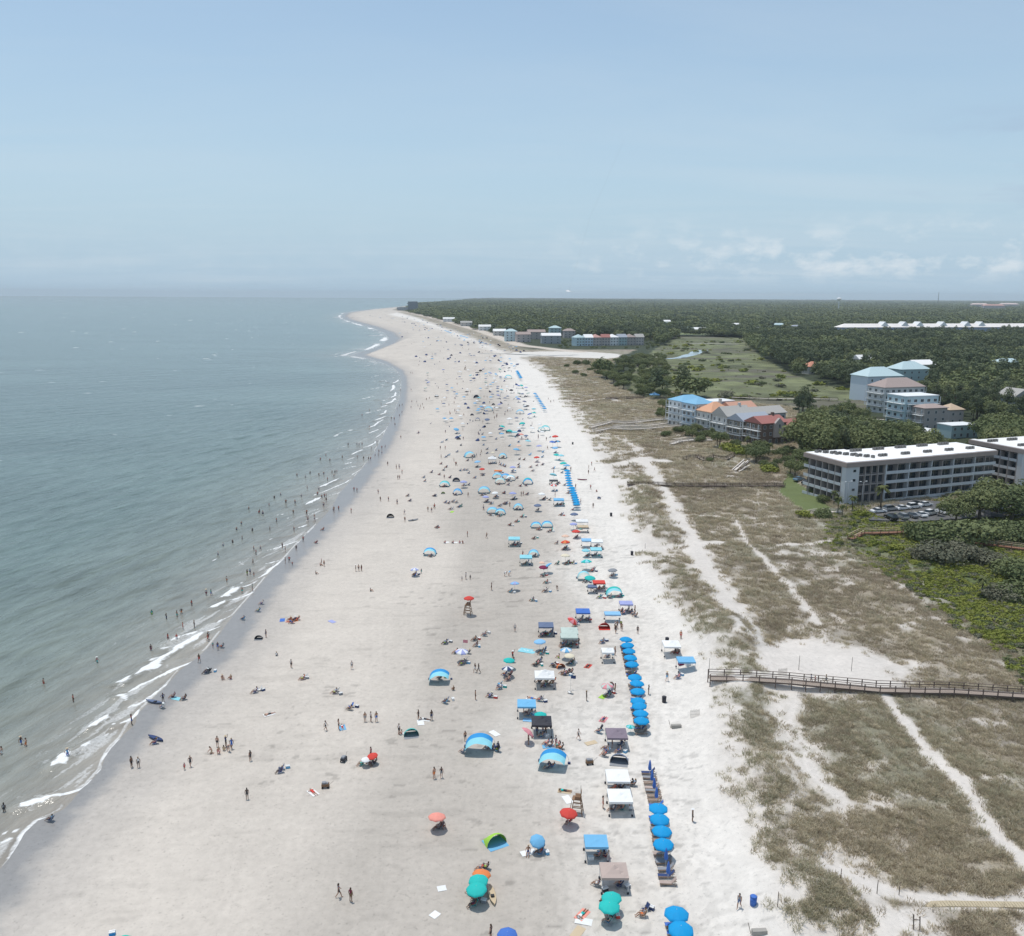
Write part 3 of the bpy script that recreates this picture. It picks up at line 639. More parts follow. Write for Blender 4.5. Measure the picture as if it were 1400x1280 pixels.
KINDS = {  # (crown mesh, trunk mesh, natural height)
 'oak': [(crown_mesh('crown', 21+i, 2600, lobes_dome(i, 10, 6.4, 9, 2.4), .55, OAK if i % 2 else OAKL), trunk_mesh(4.6, .38, i, 5, 2.8), 8.6) for i in range(4)],
 'pine': [(crown_mesh('crown', 41+i, 1700, [(0,0,13.2,1.9,1.9,2.6),(1.2,.6,11,2.0,1.8,1.5),(-1.3,.4,10,2.1,1.9,1.4),(.3,-1.4,9.1,2.1,1.9,1.3),(-.4,1.3,12,1.7,1.6,1.5),(.9,.9,7.6,1.6,1.4,.9)], .5, PINE, jitter=.4), trunk_mesh(13.5, .26, 60+i, 6, 1.4, .4*i-.3), 15.6) for i in range(3)],
 'palm': [(frond_mesh(71+i, 26, 1.9, 5.6), MB().tube([(0,0,-.3),(.1,0,2.5),(0,.12,5.6)], .17, 7, r1=.14).mesh('trunk', BARK), 6.6) for i in range(2)],
 'shrub': [(crown_mesh('crown', 81+i, 1900, lobes_dome(80+i, 6, 3.4, 8, -.3), .36, OAK), trunk_mesh(1.6, .16, 85+i, 4, 1.2), 3.0) for i in range(2)],
 'grey': [(crown_mesh('crown', 91+i, 1900, lobes_dome(90+i, 6, 3.2, 8, -.3), .32, GREYL), trunk_mesh(1.6, .14, 95+i, 4, 1.2), 2.9) for i in range(2)],
 'bush': [(crown_mesh('crown', 101+i, 600, lobes_dome(100+i, 3.4, 1.9, 6, -.2), .36, BRIGHT), trunk_mesh(.8, .08, 105+i, 3, .7), 1.7) for i in range(2)]}
KIND_NAME = {'oak': ('oak_tree', 'tree'), 'pine': ('pine_tree', 'tree'), 'palm': ('palm_tree', 'palm'), 'shrub': ('shrub', 'shrub'), 'grey': ('grey_shrub', 'shrub'), 'bush': ('bush', 'bush')}
def tree(kind, p, h, label, group=None, wide=1.0):
    i = rnd.randrange(len(KINDS[kind])); cm, tm, h0 = KINDS[kind][i]; n, cat = KIND_NAME[kind]
    e = empty(n, p, rnd.uniform(0, 6.28), label, cat, group); s = h/h0; e.scale = (s*wide, s*wide, s)
    for nm, me_ in (('crown', cm), ('trunk', tm)):
        o = bpy.data.objects.new(nm, me_); COL.objects.link(o); o.parent = e
    return e
NO_TREES = []                                               # ground areas kept clear for the buildings, filled below (x, y, radius)
def poly_points(poly, gap, zmid=2.5, seed=0, tries=6000):
    """scattered points inside a photo polygon laid on the ground, at least gap metres apart"""
    W = world_line(poly, zmid); lo = W.min(0); hi = W.max(0); g_ = np.random.default_rng(seed); out = []; cell = {}
    for _ in range(tries):
        p = lo+(hi-lo)*g_.random(2)
        if not in_poly(np.array([p[0]]), np.array([p[1]]), [tuple(q) for q in W])[0]: continue
        if any((p[0]-a)**2+(p[1]-b)**2 < r*r for a, b, r in NO_TREES): continue
        k = (int(p[0]//gap), int(p[1]//gap))
        if any((p[0]-q[0])**2+(p[1]-q[1])**2 < gap*gap for i in (-1,0,1) for j in (-1,0,1) for q in cell.get((k[0]+i, k[1]+j), [])): continue
        cell.setdefault(k, []).append(p); out.append(p)
    return out
# ------------------------------------------------------------------ buildings
GLASS = mat('window_glass', (.035, .045, .055), .08, 0, .0, 1, .6)
WHITE = mat('white_paint', (.72, .73, .73), .6, var=.08)
TRIM = mat('trim_white', (.66, .68, .68), .6, var=.06)
ROOFW = mat('white_roof', (.80, .79, .775), .75, var=.10, scale=.4)
METALG = mat('grey_metal', (.33, .34, .35), .5, .4, .1)
DARK = mat('dark_metal', (.035, .037, .04), .5, var=.2)
WOOD = mat('weathered_wood', (.30, .255, .21), .85, var=.25, scale=3)
WOODD = mat('dark_wood', (.105, .08, .066), .85, var=.25, scale=3)
WOODP = mat('pale_wood', (.66, .60, .54), .85, var=.2, scale=3)
WOODR = mat('red_brown_wood', (.25, .13, .085), .85, var=.25, scale=3)
RAILP = mat('pale_handrail', (.50, .42, .29), .85, var=.2)
_win = {}
def window_mesh(w, h, bars=1, fr=None):
    k = (round(w, 2), round(h, 2), bars, fr.name if fr else '')
    if k not in _win:
        m = MB(); f = .09
        m.box((-w/2, -.05, 0), (w/2, .02, f)); m.box((-w/2, -.05, h-f), (w/2, .02, h)); m.box((-w/2, -.05, f), (-w/2+f, .02, h-f)); m.box((w/2-f, -.05, f), (w/2, .02, h-f))
        for i in range(bars): x = -w/2+w*(i+1)/(bars+1); m.box((x-.04, -.045, f), (x+.04, .02, h-f))
        m.box((-w/2+f, -.02, f), (w/2-f, .015, h-f), 1); _win[k] = m.mesh('window', [fr or TRIM, GLASS])
    return _win[k]
def part(name, me, parent, loc=(0,0,0), rot=0, label=None):
    o = bpy.data.objects.new(name, me); COL.objects.link(o); o.parent = parent; o.location = loc
    if rot: o.rotation_euler.z = rot
    if label: o['label'] = label
    return o
def roof_mesh(w, d, kind, h, ov, mt):
    m = MB(); x0, x1, y0, y1 = -ov, w+ov, -ov, d+ov; t_ = .22
    if kind == 'flat':
        m.box((x0, y0, 0), (x1, y1, .35)); return m.mesh('roof', mt)
    if kind == 'hip':
        r = min(x1-x0, y1-y0)/2
        if w >= d: a, b = (x0+r, (y0+y1)/2, h), (x1-r, (y0+y1)/2, h)
        else: a, b = ((x0+x1)/2, y0+r, h), ((x0+x1)/2, y1-r, h)
        v = [(x0,y0,0),(x1,y0,0),(x1,y1,0),(x0,y1,0),a,b]
        top = [(0,1,5,4),(1,2,5),(2,3,4,5),(3,0,4)] if w >= d else [(0,1,4),(1,2,5,4),(2,3,5),(3,0,4,5)]
    else:                                                  # gable; ridge along x or along y
        if kind == 'gable_x': v = [(x0,y0,0),(x1,y0,0),(x1,y1,0),(x0,y1,0),(x0,(y0+y1)/2,h),(x1,(y0+y1)/2,h)]; top = [(0,1,5,4),(2,3,4,5),(1,2,5),(3,0,4)]
        else: v = [(x0,y0,0),(x1,y0,0),(x1,y1,0),(x0,y1,0),((x0+x1)/2,y0,h),((x0+x1)/2,y1,h)]; top = [(0,1,4),(1,2,5,4),(2,3,5),(3,0,4,5)]
    n = len(v); o = len(m.v); m.add(v, top)
    m.add([(x0,y0,-t_),(x1,y0,-t_),(x1,y1,-t_),(x0,y1,-t_),(x0,y0,0),(x1,y0,0),(x1,y1,0),(x0,y1,0)], [(0,3,2,1),(0,1,5,4),(1,2,6,5),(2,3,7,6),(3,0,4,7)])
    return m.mesh('roof', mt)
def balcony_mesh(w, dep, mt, pl=None, posts=True, h=2.9):
    m = MB(); m.box((0, -dep, -.18), (w, 0, 0)); m.box((0, -dep, .92), (w, -dep+.07, 1.02))
    m.box((0, -dep+.07, .92), (.07, 0, 1.02)); m.box((w-.07, -dep+.07, .92), (w, 0, 1.02))
    k = max(3, int(w/.55))
    for i in range(k+1): x = .03+(w-.1)*i/k; m.box((x, -dep+.02, 0), (x+.045, -dep+.06, .92))
    if posts:
        for x in (.0, w/2-.1, w-.2): m.box((x+.003, -dep+.075, 1.02 if False else 0.003), (x+.2, -dep+.26, h-.183))
    return m.mesh('balcony', mt)
def house(name, label, p, rot, w, d, floors, wall, roof=('hip', 2.6, None), fh=3.1, wins=(4, 3), balc='', trim=None, group=None, cat='house', door=True, chimney=False, base=.0, big=False, gz_low=1.0):
    e = empty(name, p, rot, label, cat, group); H = floors*fh+base
    m = MB(); m.box((0, 0, -gz_low), (w, d, H)); part('wall', m.mesh('wall', wall), e)
    kind, rh, rm = roof; rf = part('roof', roof_mesh(w, d, kind, rh, .55 if kind != 'flat' else .25, rm), e, (0, 0, H+(.224 if kind != 'flat' else .002)))
    if chimney: part('chimney', MB().box((w*.72, d*.45, .2), (w*.72+1.0, d*.45+1.2, rh+1.2)).mesh('chimney', wall), rf)
    tr = trim or TRIM
    for side, n, L in (('f', wins[0], w), ('l', wins[1], d)):
        if n < 1: continue
        ww = min(1.9 if big else 1.35, L/n*.62)
        for fl in range(floors):
            for i in range(n):
                c = L*(i+.5)/n; z = base+fl*fh+(.75 if fl or not door or i != n//2 else .1); hh = 1.55 if fl or not door or i != n//2 else 2.2
                if side == 'f': part('window' if hh < 2 else 'door', window_mesh(ww, hh, 1 if ww > 1.2 else 0, tr), e, (c, -.02, z))
                else: part('window', window_mesh(ww, 1.55, 1 if ww > 1.2 else 0, tr), e, (-.02, c, base+fl*fh+.75), -math.pi/2)
    for fl in range(1 if floors > 1 else 0, floors):
        if 'f' in balc: part('balcony', balcony_mesh(w*.96, 1.9, tr, h=fh), e, (w*.02, -.004, base+fl*fh))
        if 'l' in balc: part('balcony', balcony_mesh(d*.96, 1.9, tr, h=fh), e, (-.004, d*.98, base+fl*fh), -math.pi/2)
    c = Matrix.Rotation(rot, 2) @ Vector((w/2, d/2)); NO_TREES.append((p[0]+c.x, p[1]+c.y, max(w, d)*.58+3.5))
    return e
# ---- the condominium with the white roof, four storeys of balconies
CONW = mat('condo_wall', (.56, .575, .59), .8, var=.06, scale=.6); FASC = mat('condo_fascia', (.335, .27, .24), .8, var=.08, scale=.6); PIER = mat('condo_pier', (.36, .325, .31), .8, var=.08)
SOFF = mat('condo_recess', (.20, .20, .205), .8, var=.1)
def condo(p, rot, bays, bw, side_bays, sw, label, step=.8, stairs=True):
    e = empty('condominium_block', p, rot, label, 'apartment block'); FH = 3.0; n = 4; H = FH*n; D = side_bays*sw+1.5
    u0 = 5.2 if stairs else 2.0; u1 = u0+(10.5 if stairs else 0)
    L = u1+bays*bw; REC = 1.5
    ef = MB(); ef.box((0, 0, -1.5), (u0, 1.8, H)); part('end_wall', ef.mesh('end_wall', CONW), e)
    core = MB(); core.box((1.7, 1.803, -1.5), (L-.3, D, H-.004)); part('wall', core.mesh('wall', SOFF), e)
    if stairs:
        for k in range(4):
            part('window', window_mesh(1.3, 1.0, 0), e, (3.3, -.03, k*FH+1.2))
            for j in range(4): part('window', window_mesh(2.15, 2.35, 0, PIER), e, (u0+1.4+j*2.55, .9, k*FH+.35))
        m = MB()
        for j in range(5): x = u0+.02+j*2.55; m.box((x, .3, -1.5), (x+.3, 1.8, H))
        for k in range(5): m.box((u0+.32, .4, k*FH-.2), (u1-.02, 1.797, k*FH+.12))
        part('stair_frame', m.mesh('stair_frame', PIER), e)
    for b in range(bays):
        x0 = u1+b*bw; y0 = -.1+((b % 2)*.0)+step*b*.35
        m = MB(); m.box((x0, y0, -1.5), (x0+.35, 1.80+y0*0, H)); part('pier', m.mesh('pier', CONW), e)
        m = MB(); m.box((x0+bw/2-.12, y0+.12, -1.5), (x0+bw/2+.12, 1.797, H)); part('pier', m.mesh('pier', PIER), e)
        for k in range(n):
            m = MB(); m.box((x0+.352, y0+.05, k*FH-.25), (x0+bw-.003, y0+.17, k*FH+.72)); m.box((x0+.352, y0+.172, k*FH-.25), (x0+bw-.003, 1.796, k*FH-.02)); part('balcony', m.mesh('balcony', CONW), e)
            for j in range(2): part('window', window_mesh(bw/2-.8, 2.25, 1, PIER), e, (x0+bw*(.25+.5*j)+.12, 1.76, k*FH+.02))
    m = MB()
    for b in range(bays):
        x0 = u1+b*bw; y0 = -.45+step*b*.35; m.box((x0+(.0 if b == 0 else .002), y0, H+.002), (x0+bw, D-1, H+1.45))
    m.box((-.4, -.45, H+.002), (u1-.002, D+.35, H+1.45)); part('fascia', m.mesh('fascia', FASC), e)
    # side towards the beach
    for b in range(side_bays):
        y = 1.85+b*sw
        m = MB(); m.box((.0, y, -1.5), (1.696, y+.3, H)); part('pier', m.mesh('pier', PIER), e)
        for k in range(n):
            m = MB(); m.box((.05, y+.302, k*FH-.25), (.17, y+sw-.003, k*FH+.70)); m.box((.172, y+.302, k*FH-.25), (1.695, y+sw-.003, k*FH-.02)); part('balcony', m.mesh('balcony', CONW), e)
            part('window', window_mesh(sw-.7, 2.2, 1, PIER), e, (1.66, y+sw/2+.15, k*FH+.02), -math.pi/2)
    m = MB(); m.box((.15, .1, H+1.452), (u1-.01, D, H+1.62))
    for b in range(bays): x0 = u1+b*bw; m.box((x0-.008, .1+step*b*.35, H+1.452), (x0+bw-.012, D-1.4, H+1.62))
    rf = part('roof', m.mesh('roof', ROOFW), e)
    am = MB(); am.box((-.45, -.45, 0), (.45, .45, .85)); am.tube([(0,0,.85),(0,0,.93)], .32, 10); am = am.mesh('air_conditioner', [METALG])
    am.materials[0] = mat('roof_unit', (.20, .19, .18), .6, .2, .2)
    r = random.Random(5); spots = []
    if stairs: spots += [(2.6+.75*(i % 3)+i*.62, 17-i*.85+(i % 2)*.9) for i in range(17)]
    for b in range(bays):
        xx = u1+b*bw
        spots += [(xx+1.5+.0*i+i*1.15, 4.6+step*b*.35) for i in range(3)]+[(xx-1+i*1.15, 14.5+step*b*.2) for i in range(4)]
    for x, y in spots: part('air_conditioner', am, rf, (x, y, H+1.622), r.uniform(0, .3))
    c = Matrix.Rotation(rot, 2)
    for i in range(0, int(L), 10): q = c @ Vector((i+4, D/2)); NO_TREES.append((p[0]+q.x, p[1]+q.y, D/2+3))
    return e
A = at(1153, 691); B = at(1361, 669); ROT0 = math.atan2(B.y-A.y, B.x-A.x); LEN = (B-A).length
condo(A, ROT0, 5, (LEN-15.7)/5, 6, 2.95, 'white roofed four storey condominium block with stacked balconies beside the parking lot')
A2 = at(1393, 668); condo(A2, ROT0, 4, 9.5, 6, 3.3, 'second white roofed condominium block standing behind the large oak trees', stairs=False)
# ---- terrace of tall beach houses facing the dunes
C_ = lambda *v: lin(v)
bl = mat('pale_blue_wall', (.50, .60, .68), .8, var=.06); sl_ = mat('slate_blue_wall', (.17, .23, .30), .8, var=.08); cr = mat('cream_wall', (.55, .53, .50), .8, var=.06)
br = mat('brown_shingle_wall', (.155, .115, .09), .85, var=.12); ol = mat('olive_brown_wall', (.20, .18, .15), .85, var=.1); gy = mat('grey_wall', (.36, .38, .40), .8, var=.06)
rb = mat('blue_roof', (.20, .42, .60), .5, var=.1); rc = mat('copper_roof', (.66, .36, .22), .45, .15, .12); rg = mat('grey_roof', (.40, .385, .36), .8, var=.12); rs = mat('slate_roof', (.33, .36, .41), .7, var=.12)
rr = mat('red_roof', (.36, .145, .125), .7, var=.15); ra = mat('aqua_roof', (.48, .60, .62), .5, var=.08); rm_ = mat('mauve_roof', (.36, .285, .26), .8, var=.12); rt = mat('tan_roof', (.56, .42, .30), .8, var=.1); pk = mat('pink_roof', (.50, .29, .25), .7, var=.12)
tp = mat('taupe_wall', (.42, .375, .35), .8, var=.06); aq = mat('aqua_wall', (.50, .63, .67), .8, var=.06); mv = mat('mauve_wall', (.48, .43, .41), .8, var=.06); te = mat('teal_wall', (.36, .47, .48), .8, var=.06)
P0 = at(1040, 609); P1 = at(930, 585); dv = (P1-P0); ST = dv.length/5.0; va = math.atan2(dv.y, dv.x); RT = va-math.pi/2
uu_ = Vector((math.cos(RT), math.sin(RT), 0)); vv_ = Vector((-math.sin(RT), math.cos(RT), 0))
def hp(i, u=0.0): q = P0+vv_*(ST*i)+uu_*u; return Vector((q.x, q.y, gz(q.x, q.y)))
GB = 'beach houses in the terrace behind the dunes'
D0 = ST-.9
h = house('beach_house', 'brown shingle beach house with dull red roof at the near end of the terrace', hp(0), RT, 14, D0, 3, br, ('gable_x', 2.6, rr), wins=(4, 3), balc='l', group=GB, chimney=True)
part('gable', MB().add([(6.5,-1.2,3.1),(11.5,-1.2,3.1),(11.5,-1.2,9.3),(9,-1.2,11.6),(6.5,-1.2,9.3),(6.5,-.003,3.1),(11.5,-.003,3.1),(11.5,-.003,9.3),(9,-.003,11.6),(6.5,-.003,9.3)], [(0,1,2,3,4),(1,6,7,2),(2,7,8,3),(3,8,9,4),(4,9,5,0),(0,5,6,1)]).mesh('gable', [tp]), h)
part('window', window_mesh(1.3, 1.8, 1), h, (9, -1.24, 7.2))
house('beach_house', 'low brown wing with red roof joined to the end beach house', hp(0, 14.6)+Vector((0, 0, 0)), RT, 9, D0-1, 2, br, ('gable_x', 2.2, rr), fh=3.6, wins=(3, 0), group=GB)
house('beach_house', 'olive brown beach house with slate blue roof and white balcony', hp(1), RT, 16, D0, 3, ol, ('gable_x', 3.0, rs), wins=(5, 3), balc='l', group=GB)
house('beach_house', 'grey roofed beach house with pale walls between copper and slate roofs', hp(2), RT, 15, D0, 3, cr, ('gable_x', 4.0, rg), fh=3.4, wins=(4, 3), balc='l', group=GB, chimney=True)
house('beach_house', 'long house with plain grey roof behind the red roofed house', hp(2.1, 17.5), RT, 19, D0, 3, gy, ('gable_x', 2.8, rg), fh=3.3, wins=(6, 0), group=GB)
house('beach_house', 'cream beach house with bright copper orange hip roof', hp(3), RT, 12.5, D0, 3, cr, ('hip', 4.2, rc), fh=3.5, wins=(4, 3), balc='l', group=GB, chimney=True)
house('beach_house', 'house with pink orange roof standing behind the copper roofed one', hp(3.2, 15), RT, 15, D0, 3, mv, ('gable_x', 3.0, mat('orange_roof', (.56, .31, .22), .6, var=.12)), fh=3.6, wins=(5, 0), group=GB)
house('beach_house', 'tall white and pale blue beach house with blue hip roof and stacked balconies', hp(4), RT, 11, D0, 4, bl, ('hip', 2.6, rb), fh=3.2, wins=(3, 3), balc='lf', group=GB, big=True)
house('beach_house', 'slate blue house with flat white edged roof beside the blue hip roof', hp(4.2, 12.4), RT, 13, D0-1, 4, sl_, ('flat', 0, WHITE), fh=3.3, wins=(4, 0), group=GB, big=True)
house('beach_house', 'white house with light blue roof at the far end of the terrace', hp(5.1, 1), RT, 16, D0, 4, WHITE, ('hip', 2.4, rb), fh=3.2, wins=(4, 3), balc='l', group=GB)
# ---- cluster inland
GI = 'tall houses in the inland cluster by the forest'
ri = R(17)
def hb(px, py): return at(px, py)
house('apartment_house', 'tall white house with pale aqua hip roof at forest edge', hb(1184, 549), ri, 26, 16, 4, mat('white_blue_wall', (.60, .66, .72), .8, var=.05), ('hip', 5.2, ra), fh=3.8, wins=(4, 0), group=GI)
house('apartment_house', 'aqua roofed house partly hidden behind the white one', hb(1230, 534), ri, 24, 15, 4, te, ('hip', 5.0, ra), fh=3.6, wins=(4, 0), group=GI)
house('apartment_house', 'wide grey house with mauve hip roof and rows of white balconies', hb(1207, 565), ri, 27, 14, 4, mat('pale_grey_wall', (.58, .58, .57), .8, var=.06), ('hip', 4.6, rm_), fh=3.5, wins=(7, 3), balc='fl', group=GI, big=True)
house('apartment_house', 'light blue house with white roof deck and tall white balconies', hb(1235, 583), ri, 20, 13, 4, aq, ('flat', 0, WHITE), fh=3.7, wins=(5, 3), balc='fl', group=GI, big=True)
house('apartment_house', 'taupe house with mauve roof in front of the light blue house', hb(1262, 588), ri, 13.5, 8.5, 3, tp, ('hip', 1.6, rm_), fh=3.5, wins=(3, 2), balc='l', group=GI)
house('apartment_house', 'small house with tan hip roof right beside the taupe house', hb(1297, 580), ri, 9, 9, 2, mv, ('hip', 2.8, rt), fh=3.6, wins=(2, 0), group=GI)
house('low_house', 'low teal house with flat white roof below the inland cluster', hb(1300, 600), ri, 15, 9, 2, te, ('flat', 0, WHITE), fh=2.9, wins=(4, 0), group=GI)
house('garden_shed', 'little white gabled shed below the taupe house', hb(1268, 601), ri, 4.4, 4, 1, WHITE, ('gable_y', 2.0, WHITE), fh=2.6, wins=(0, 0), cat='shed', door=False)
house('apartment_house', 'house with long aqua roof among the trees by the picture edge', hb(1366, 512), ri, 26, 13, 3, bl, ('hip', 3.4, ra), wins=(4, 0))
house('apartment_house', 'grey house with pale gable in the trees above the second condominium', hb(1384, 566), ri, 14, 12, 3, gy, ('gable_y', 4.2, rg), wins=(3, 0))
house('apartment_house', 'house with salmon orange roof sunk in the trees', hb(1106, 512), ri, 12, 10, 2, cr, ('hip', 4.0, mat('salmon_roof', (.60, .26, .17), .6, var=.12)), wins=(2, 0))
house('apartment_house', 'house with bright white roof sunk in the forest', hb(1174, 506), ri, 15, 11, 3, WHITE, ('gable_x', 3.6, ROOFW), wins=(2, 0))
house('apartment_house', 'white house with orange brick end behind the aqua roofs', hb(1250, 526), ri, 17, 12, 4, cr, ('gable_x', 3.2, ROOFW), fh=3.6, wins=(3, 0))
# ---- long hotel far back
def hotel():
    p = at(1150, 458.5); q = at(1425, 457.5); rot = math.atan2(q.y-p.y, q.x-p.x); L = (q-p).length; e = empty('long_hotel', p, rot, 'very long low hotel with bright white roof rising from the far forest', 'hotel')
    part('wall', MB().box((0, 0, -2), (L, 22, 13)).mesh('wall', mat('hotel_wall', (.30, .36, .47), .8, var=.06)), e)
    rf = part('roof', roof_mesh(L, 22, 'hip', 6, 1.0, mat('hotel_roof', (.80, .75, .71), .7, var=.15, scale=.05)), e, (0, 0, 13.3))
    for px in (1208, 1235, 1255, 1287, 1320, 1340): x = L*(px-1150)/275; part('dormer', MB().add([(x-9,3,1),(x+9,3,1),(x,3,9.5),(x-9,19,1),(x+9,19,1),(x,19,9.5)], [(0,1,2),(4,3,5),(1,4,5,2),(3,0,2,5)]).mesh('dormer', [WHITE]), rf)
    for i in range(22): part('window', window_mesh(7, 2.2, 3), e, (5+i*3.7*2.2 % (L-10), -.05, 4+(i % 2)*4.2))
    for i in range(0, int(L), 25): r2 = Matrix.Rotation(rot, 2) @ Vector((i, 8)); NO_TREES.append((p.x+r2.x, p.y+r2.y, 30))
hotel()
# ---- row of town houses beyond the creek, cluster nearer the sand, far blocks
GR = 'town houses in the row beyond the creek'; pr = [at(788+i*11.6, 473.2-.15*i) for i in range(9)]
cols = [(aq, ra, 'pale aqua town house with grey green roof, first of the row beyond the creek'), (bl, ROOFW, 'pale blue town house with white roof in the row beyond the creek'), (mv, pk, 'mauve town house with pink roof next to the white roofed one'), (mv, rr, 'mauve town house with red roof in the middle of the row beyond the creek'), (WHITE, ROOFW, 'bright white town house with white roof in the row beyond the creek'), (te, rs, 'teal town house with slate roof beside the white one'), (tp, rm_, 'taupe town house with mauve roof second from the row end'), (mv, rg, 'mauve town house with grey roof closing the row')]
for i, (wm, rmm, lb) in enumerate(cols):
    p, q = pr[i], pr[i+1]; house('town_house', lb, p, math.atan2(q.y-p.y, q.x-p.x), (q-p).length*.96, 13, 3, wm, ('gable_x' if i % 2 else 'hip', 4.0, rmm), fh=3.5, wins=(3, 0), group=GR, big=True)
GS = 'houses between the far sand and the forest'
for px, py, w, d, f, wm, rmm, kind, lb in [
    (691, 467, 17, 13, 4, aq, ra, 'hip', 'tall pale teal house standing nearest the sand'), (706, 468, 20, 13, 3, mv, rm_, 'gable_x', 'mauve grey house beside the tall teal house'), (722, 464, 26, 14, 3, tp, rm_, 'gable_x', 'long mauve roofed house behind the sand strip'),
    (741, 470, 26, 12, 3, gy, ROOFW, 'gable_x', 'grey house with zigzag white roof above the creek bank'), (752, 461, 18, 14, 4, te, ra, 'hip', 'house with rounded grey green roof behind the white roofed one'), (771, 462, 18, 12, 3, mv, rm_, 'hip', 'dark mauve house half hidden by trees before the row'),
    (655, 452, 22, 12, 2, WHITE, ROOFW, 'gable_x', 'white roofed house strung along the far tree line'), (630, 446, 24, 12, 2, cr, rg, 'gable_x', 'grey roofed house farther along the far tree line'), (606, 440, 28, 12, 2, WHITE, ROOFW, 'gable_x', 'pale house tucked in the far tree line near the tower'), (675, 459, 20, 12, 2, cr, ROOFW, 'gable_x', 'pale roofed house just before the teal house'),
    (926, 455, 32, 14, 2, te, ra, 'hip', 'low house with aqua roof beside the bright fairway'), (902, 444, 26, 14, 2, WHITE, ROOFW, 'gable_x', 'white house at the edge of the bright fairway'), (950, 456, 22, 14, 2, mv, ROOFW, 'gable_x', 'house with pale roof at the foot of the fairway'), (1001, 449, 24, 14, 2, gy, ROOFW, 'hip', 'grey roofed house in the trees beyond the fairway'), (1031, 456, 18, 12, 2, WHITE, ROOFW, 'gable_y', 'bright white gabled house by the marsh edge'), (1056, 449, 30, 14, 2, te, ra, 'hip', 'long low roof showing among far trees before the hotel'),
    (1082, 452, 26, 13, 2, gy, rs, 'hip', 'slate roofed house in the trees just before the hotel')]:
    p = at(px, py); house('far_house', lb, p, R(8), w, d, f, wm, (kind, 3.4, rmm), fh=3.5, wins=(3, 0), group=GS, big=True)
for px, py, w, h_, lb in [(1329, 421.5, 110, 14, 'far resort block with pale pink roof, westernmost of three'), (1345, 424, 120, 16, 'far resort block with the deepest pink roof'), (1368, 421, 130, 17, 'far resort block with whitish pink roof nearest the picture edge')]:
    p = at(px, py); house('resort_block', lb, p, R(3), w, 30, 4, mv, ('hip', 8, pk if h_ == 16 else mat('pale_pink_roof', (.66, .52, .48), .7, var=.12)), fh=6, wins=(6, 0), cat='hotel', group='pink roofed resort blocks at the far right', big=True)
p = at(558, 424.5); house('hotel_tower', 'blocky grey hotel tower at the far end of the beach', p, R(4), 40, 26, 10, mat('tower_wall', (.22, .24, .27), .8, var=.08), ('flat', 0, gy), fh=3.7, wins=(6, 3), cat='hotel', door=False, big=True)
p = at(543, 424.5); house('hotel_block', 'low grey block beside the far hotel tower', p, R(4), 46, 20, 4, gy, ('flat', 0, gy), fh=3.2, wins=(5, 0), cat='hotel', door=False, big=True)
# water tower and radio mast
p = at(1146, 425); e = empty('water_tower', p, 0, 'white mushroom shaped water tower standing above the far forest', 'water tower')
m = MB(); m.tube([(0,0,-2),(0,0,6),(0,0,40),(0,0,50)], 3.2, 14, r1=2.4); part('stem', m.mesh('stem', WHITE), e)
m = MB(); prof = [(2.5, 46), (7, 50), (11, 53.5), (11.8, 56), (10.5, 59.5), (7, 62.2), (.1, 63.5)]
m.grid([[(r*math.cos(a), r*math.sin(a), z) for a in [2*math.pi*i/24 for i in range(25)]] for r, z in prof]); part('tank', m.mesh('tank', mat('tank_white', (.82, .82, .82), .5, var=.04)), e)
p = at(1282, 417.2); e = empty('radio_mast', p, 0, 'thin dark lattice radio mast rising above the far horizon', 'mast')
m = MB()
for a in (0, 2.09, 4.19): m.tube([(3*math.cos(a),3*math.sin(a),-2),(1.2*math.cos(a),1.2*math.sin(a),118)], .8, 5)
part('lattice', m.mesh('lattice', DARK), e); m = MB()
for k in range(14):
    z = 6+k*8; r0 = 3-1.8*z/118
    for a in (0, 2.09, 4.19): m.tube([(r0*math.cos(a),r0*math.sin(a),z),(r0*math.cos(a+2.09),r0*math.sin(a+2.09),z+6)], .35, 4)
part('bracing', m.mesh('bracing', DARK), e)

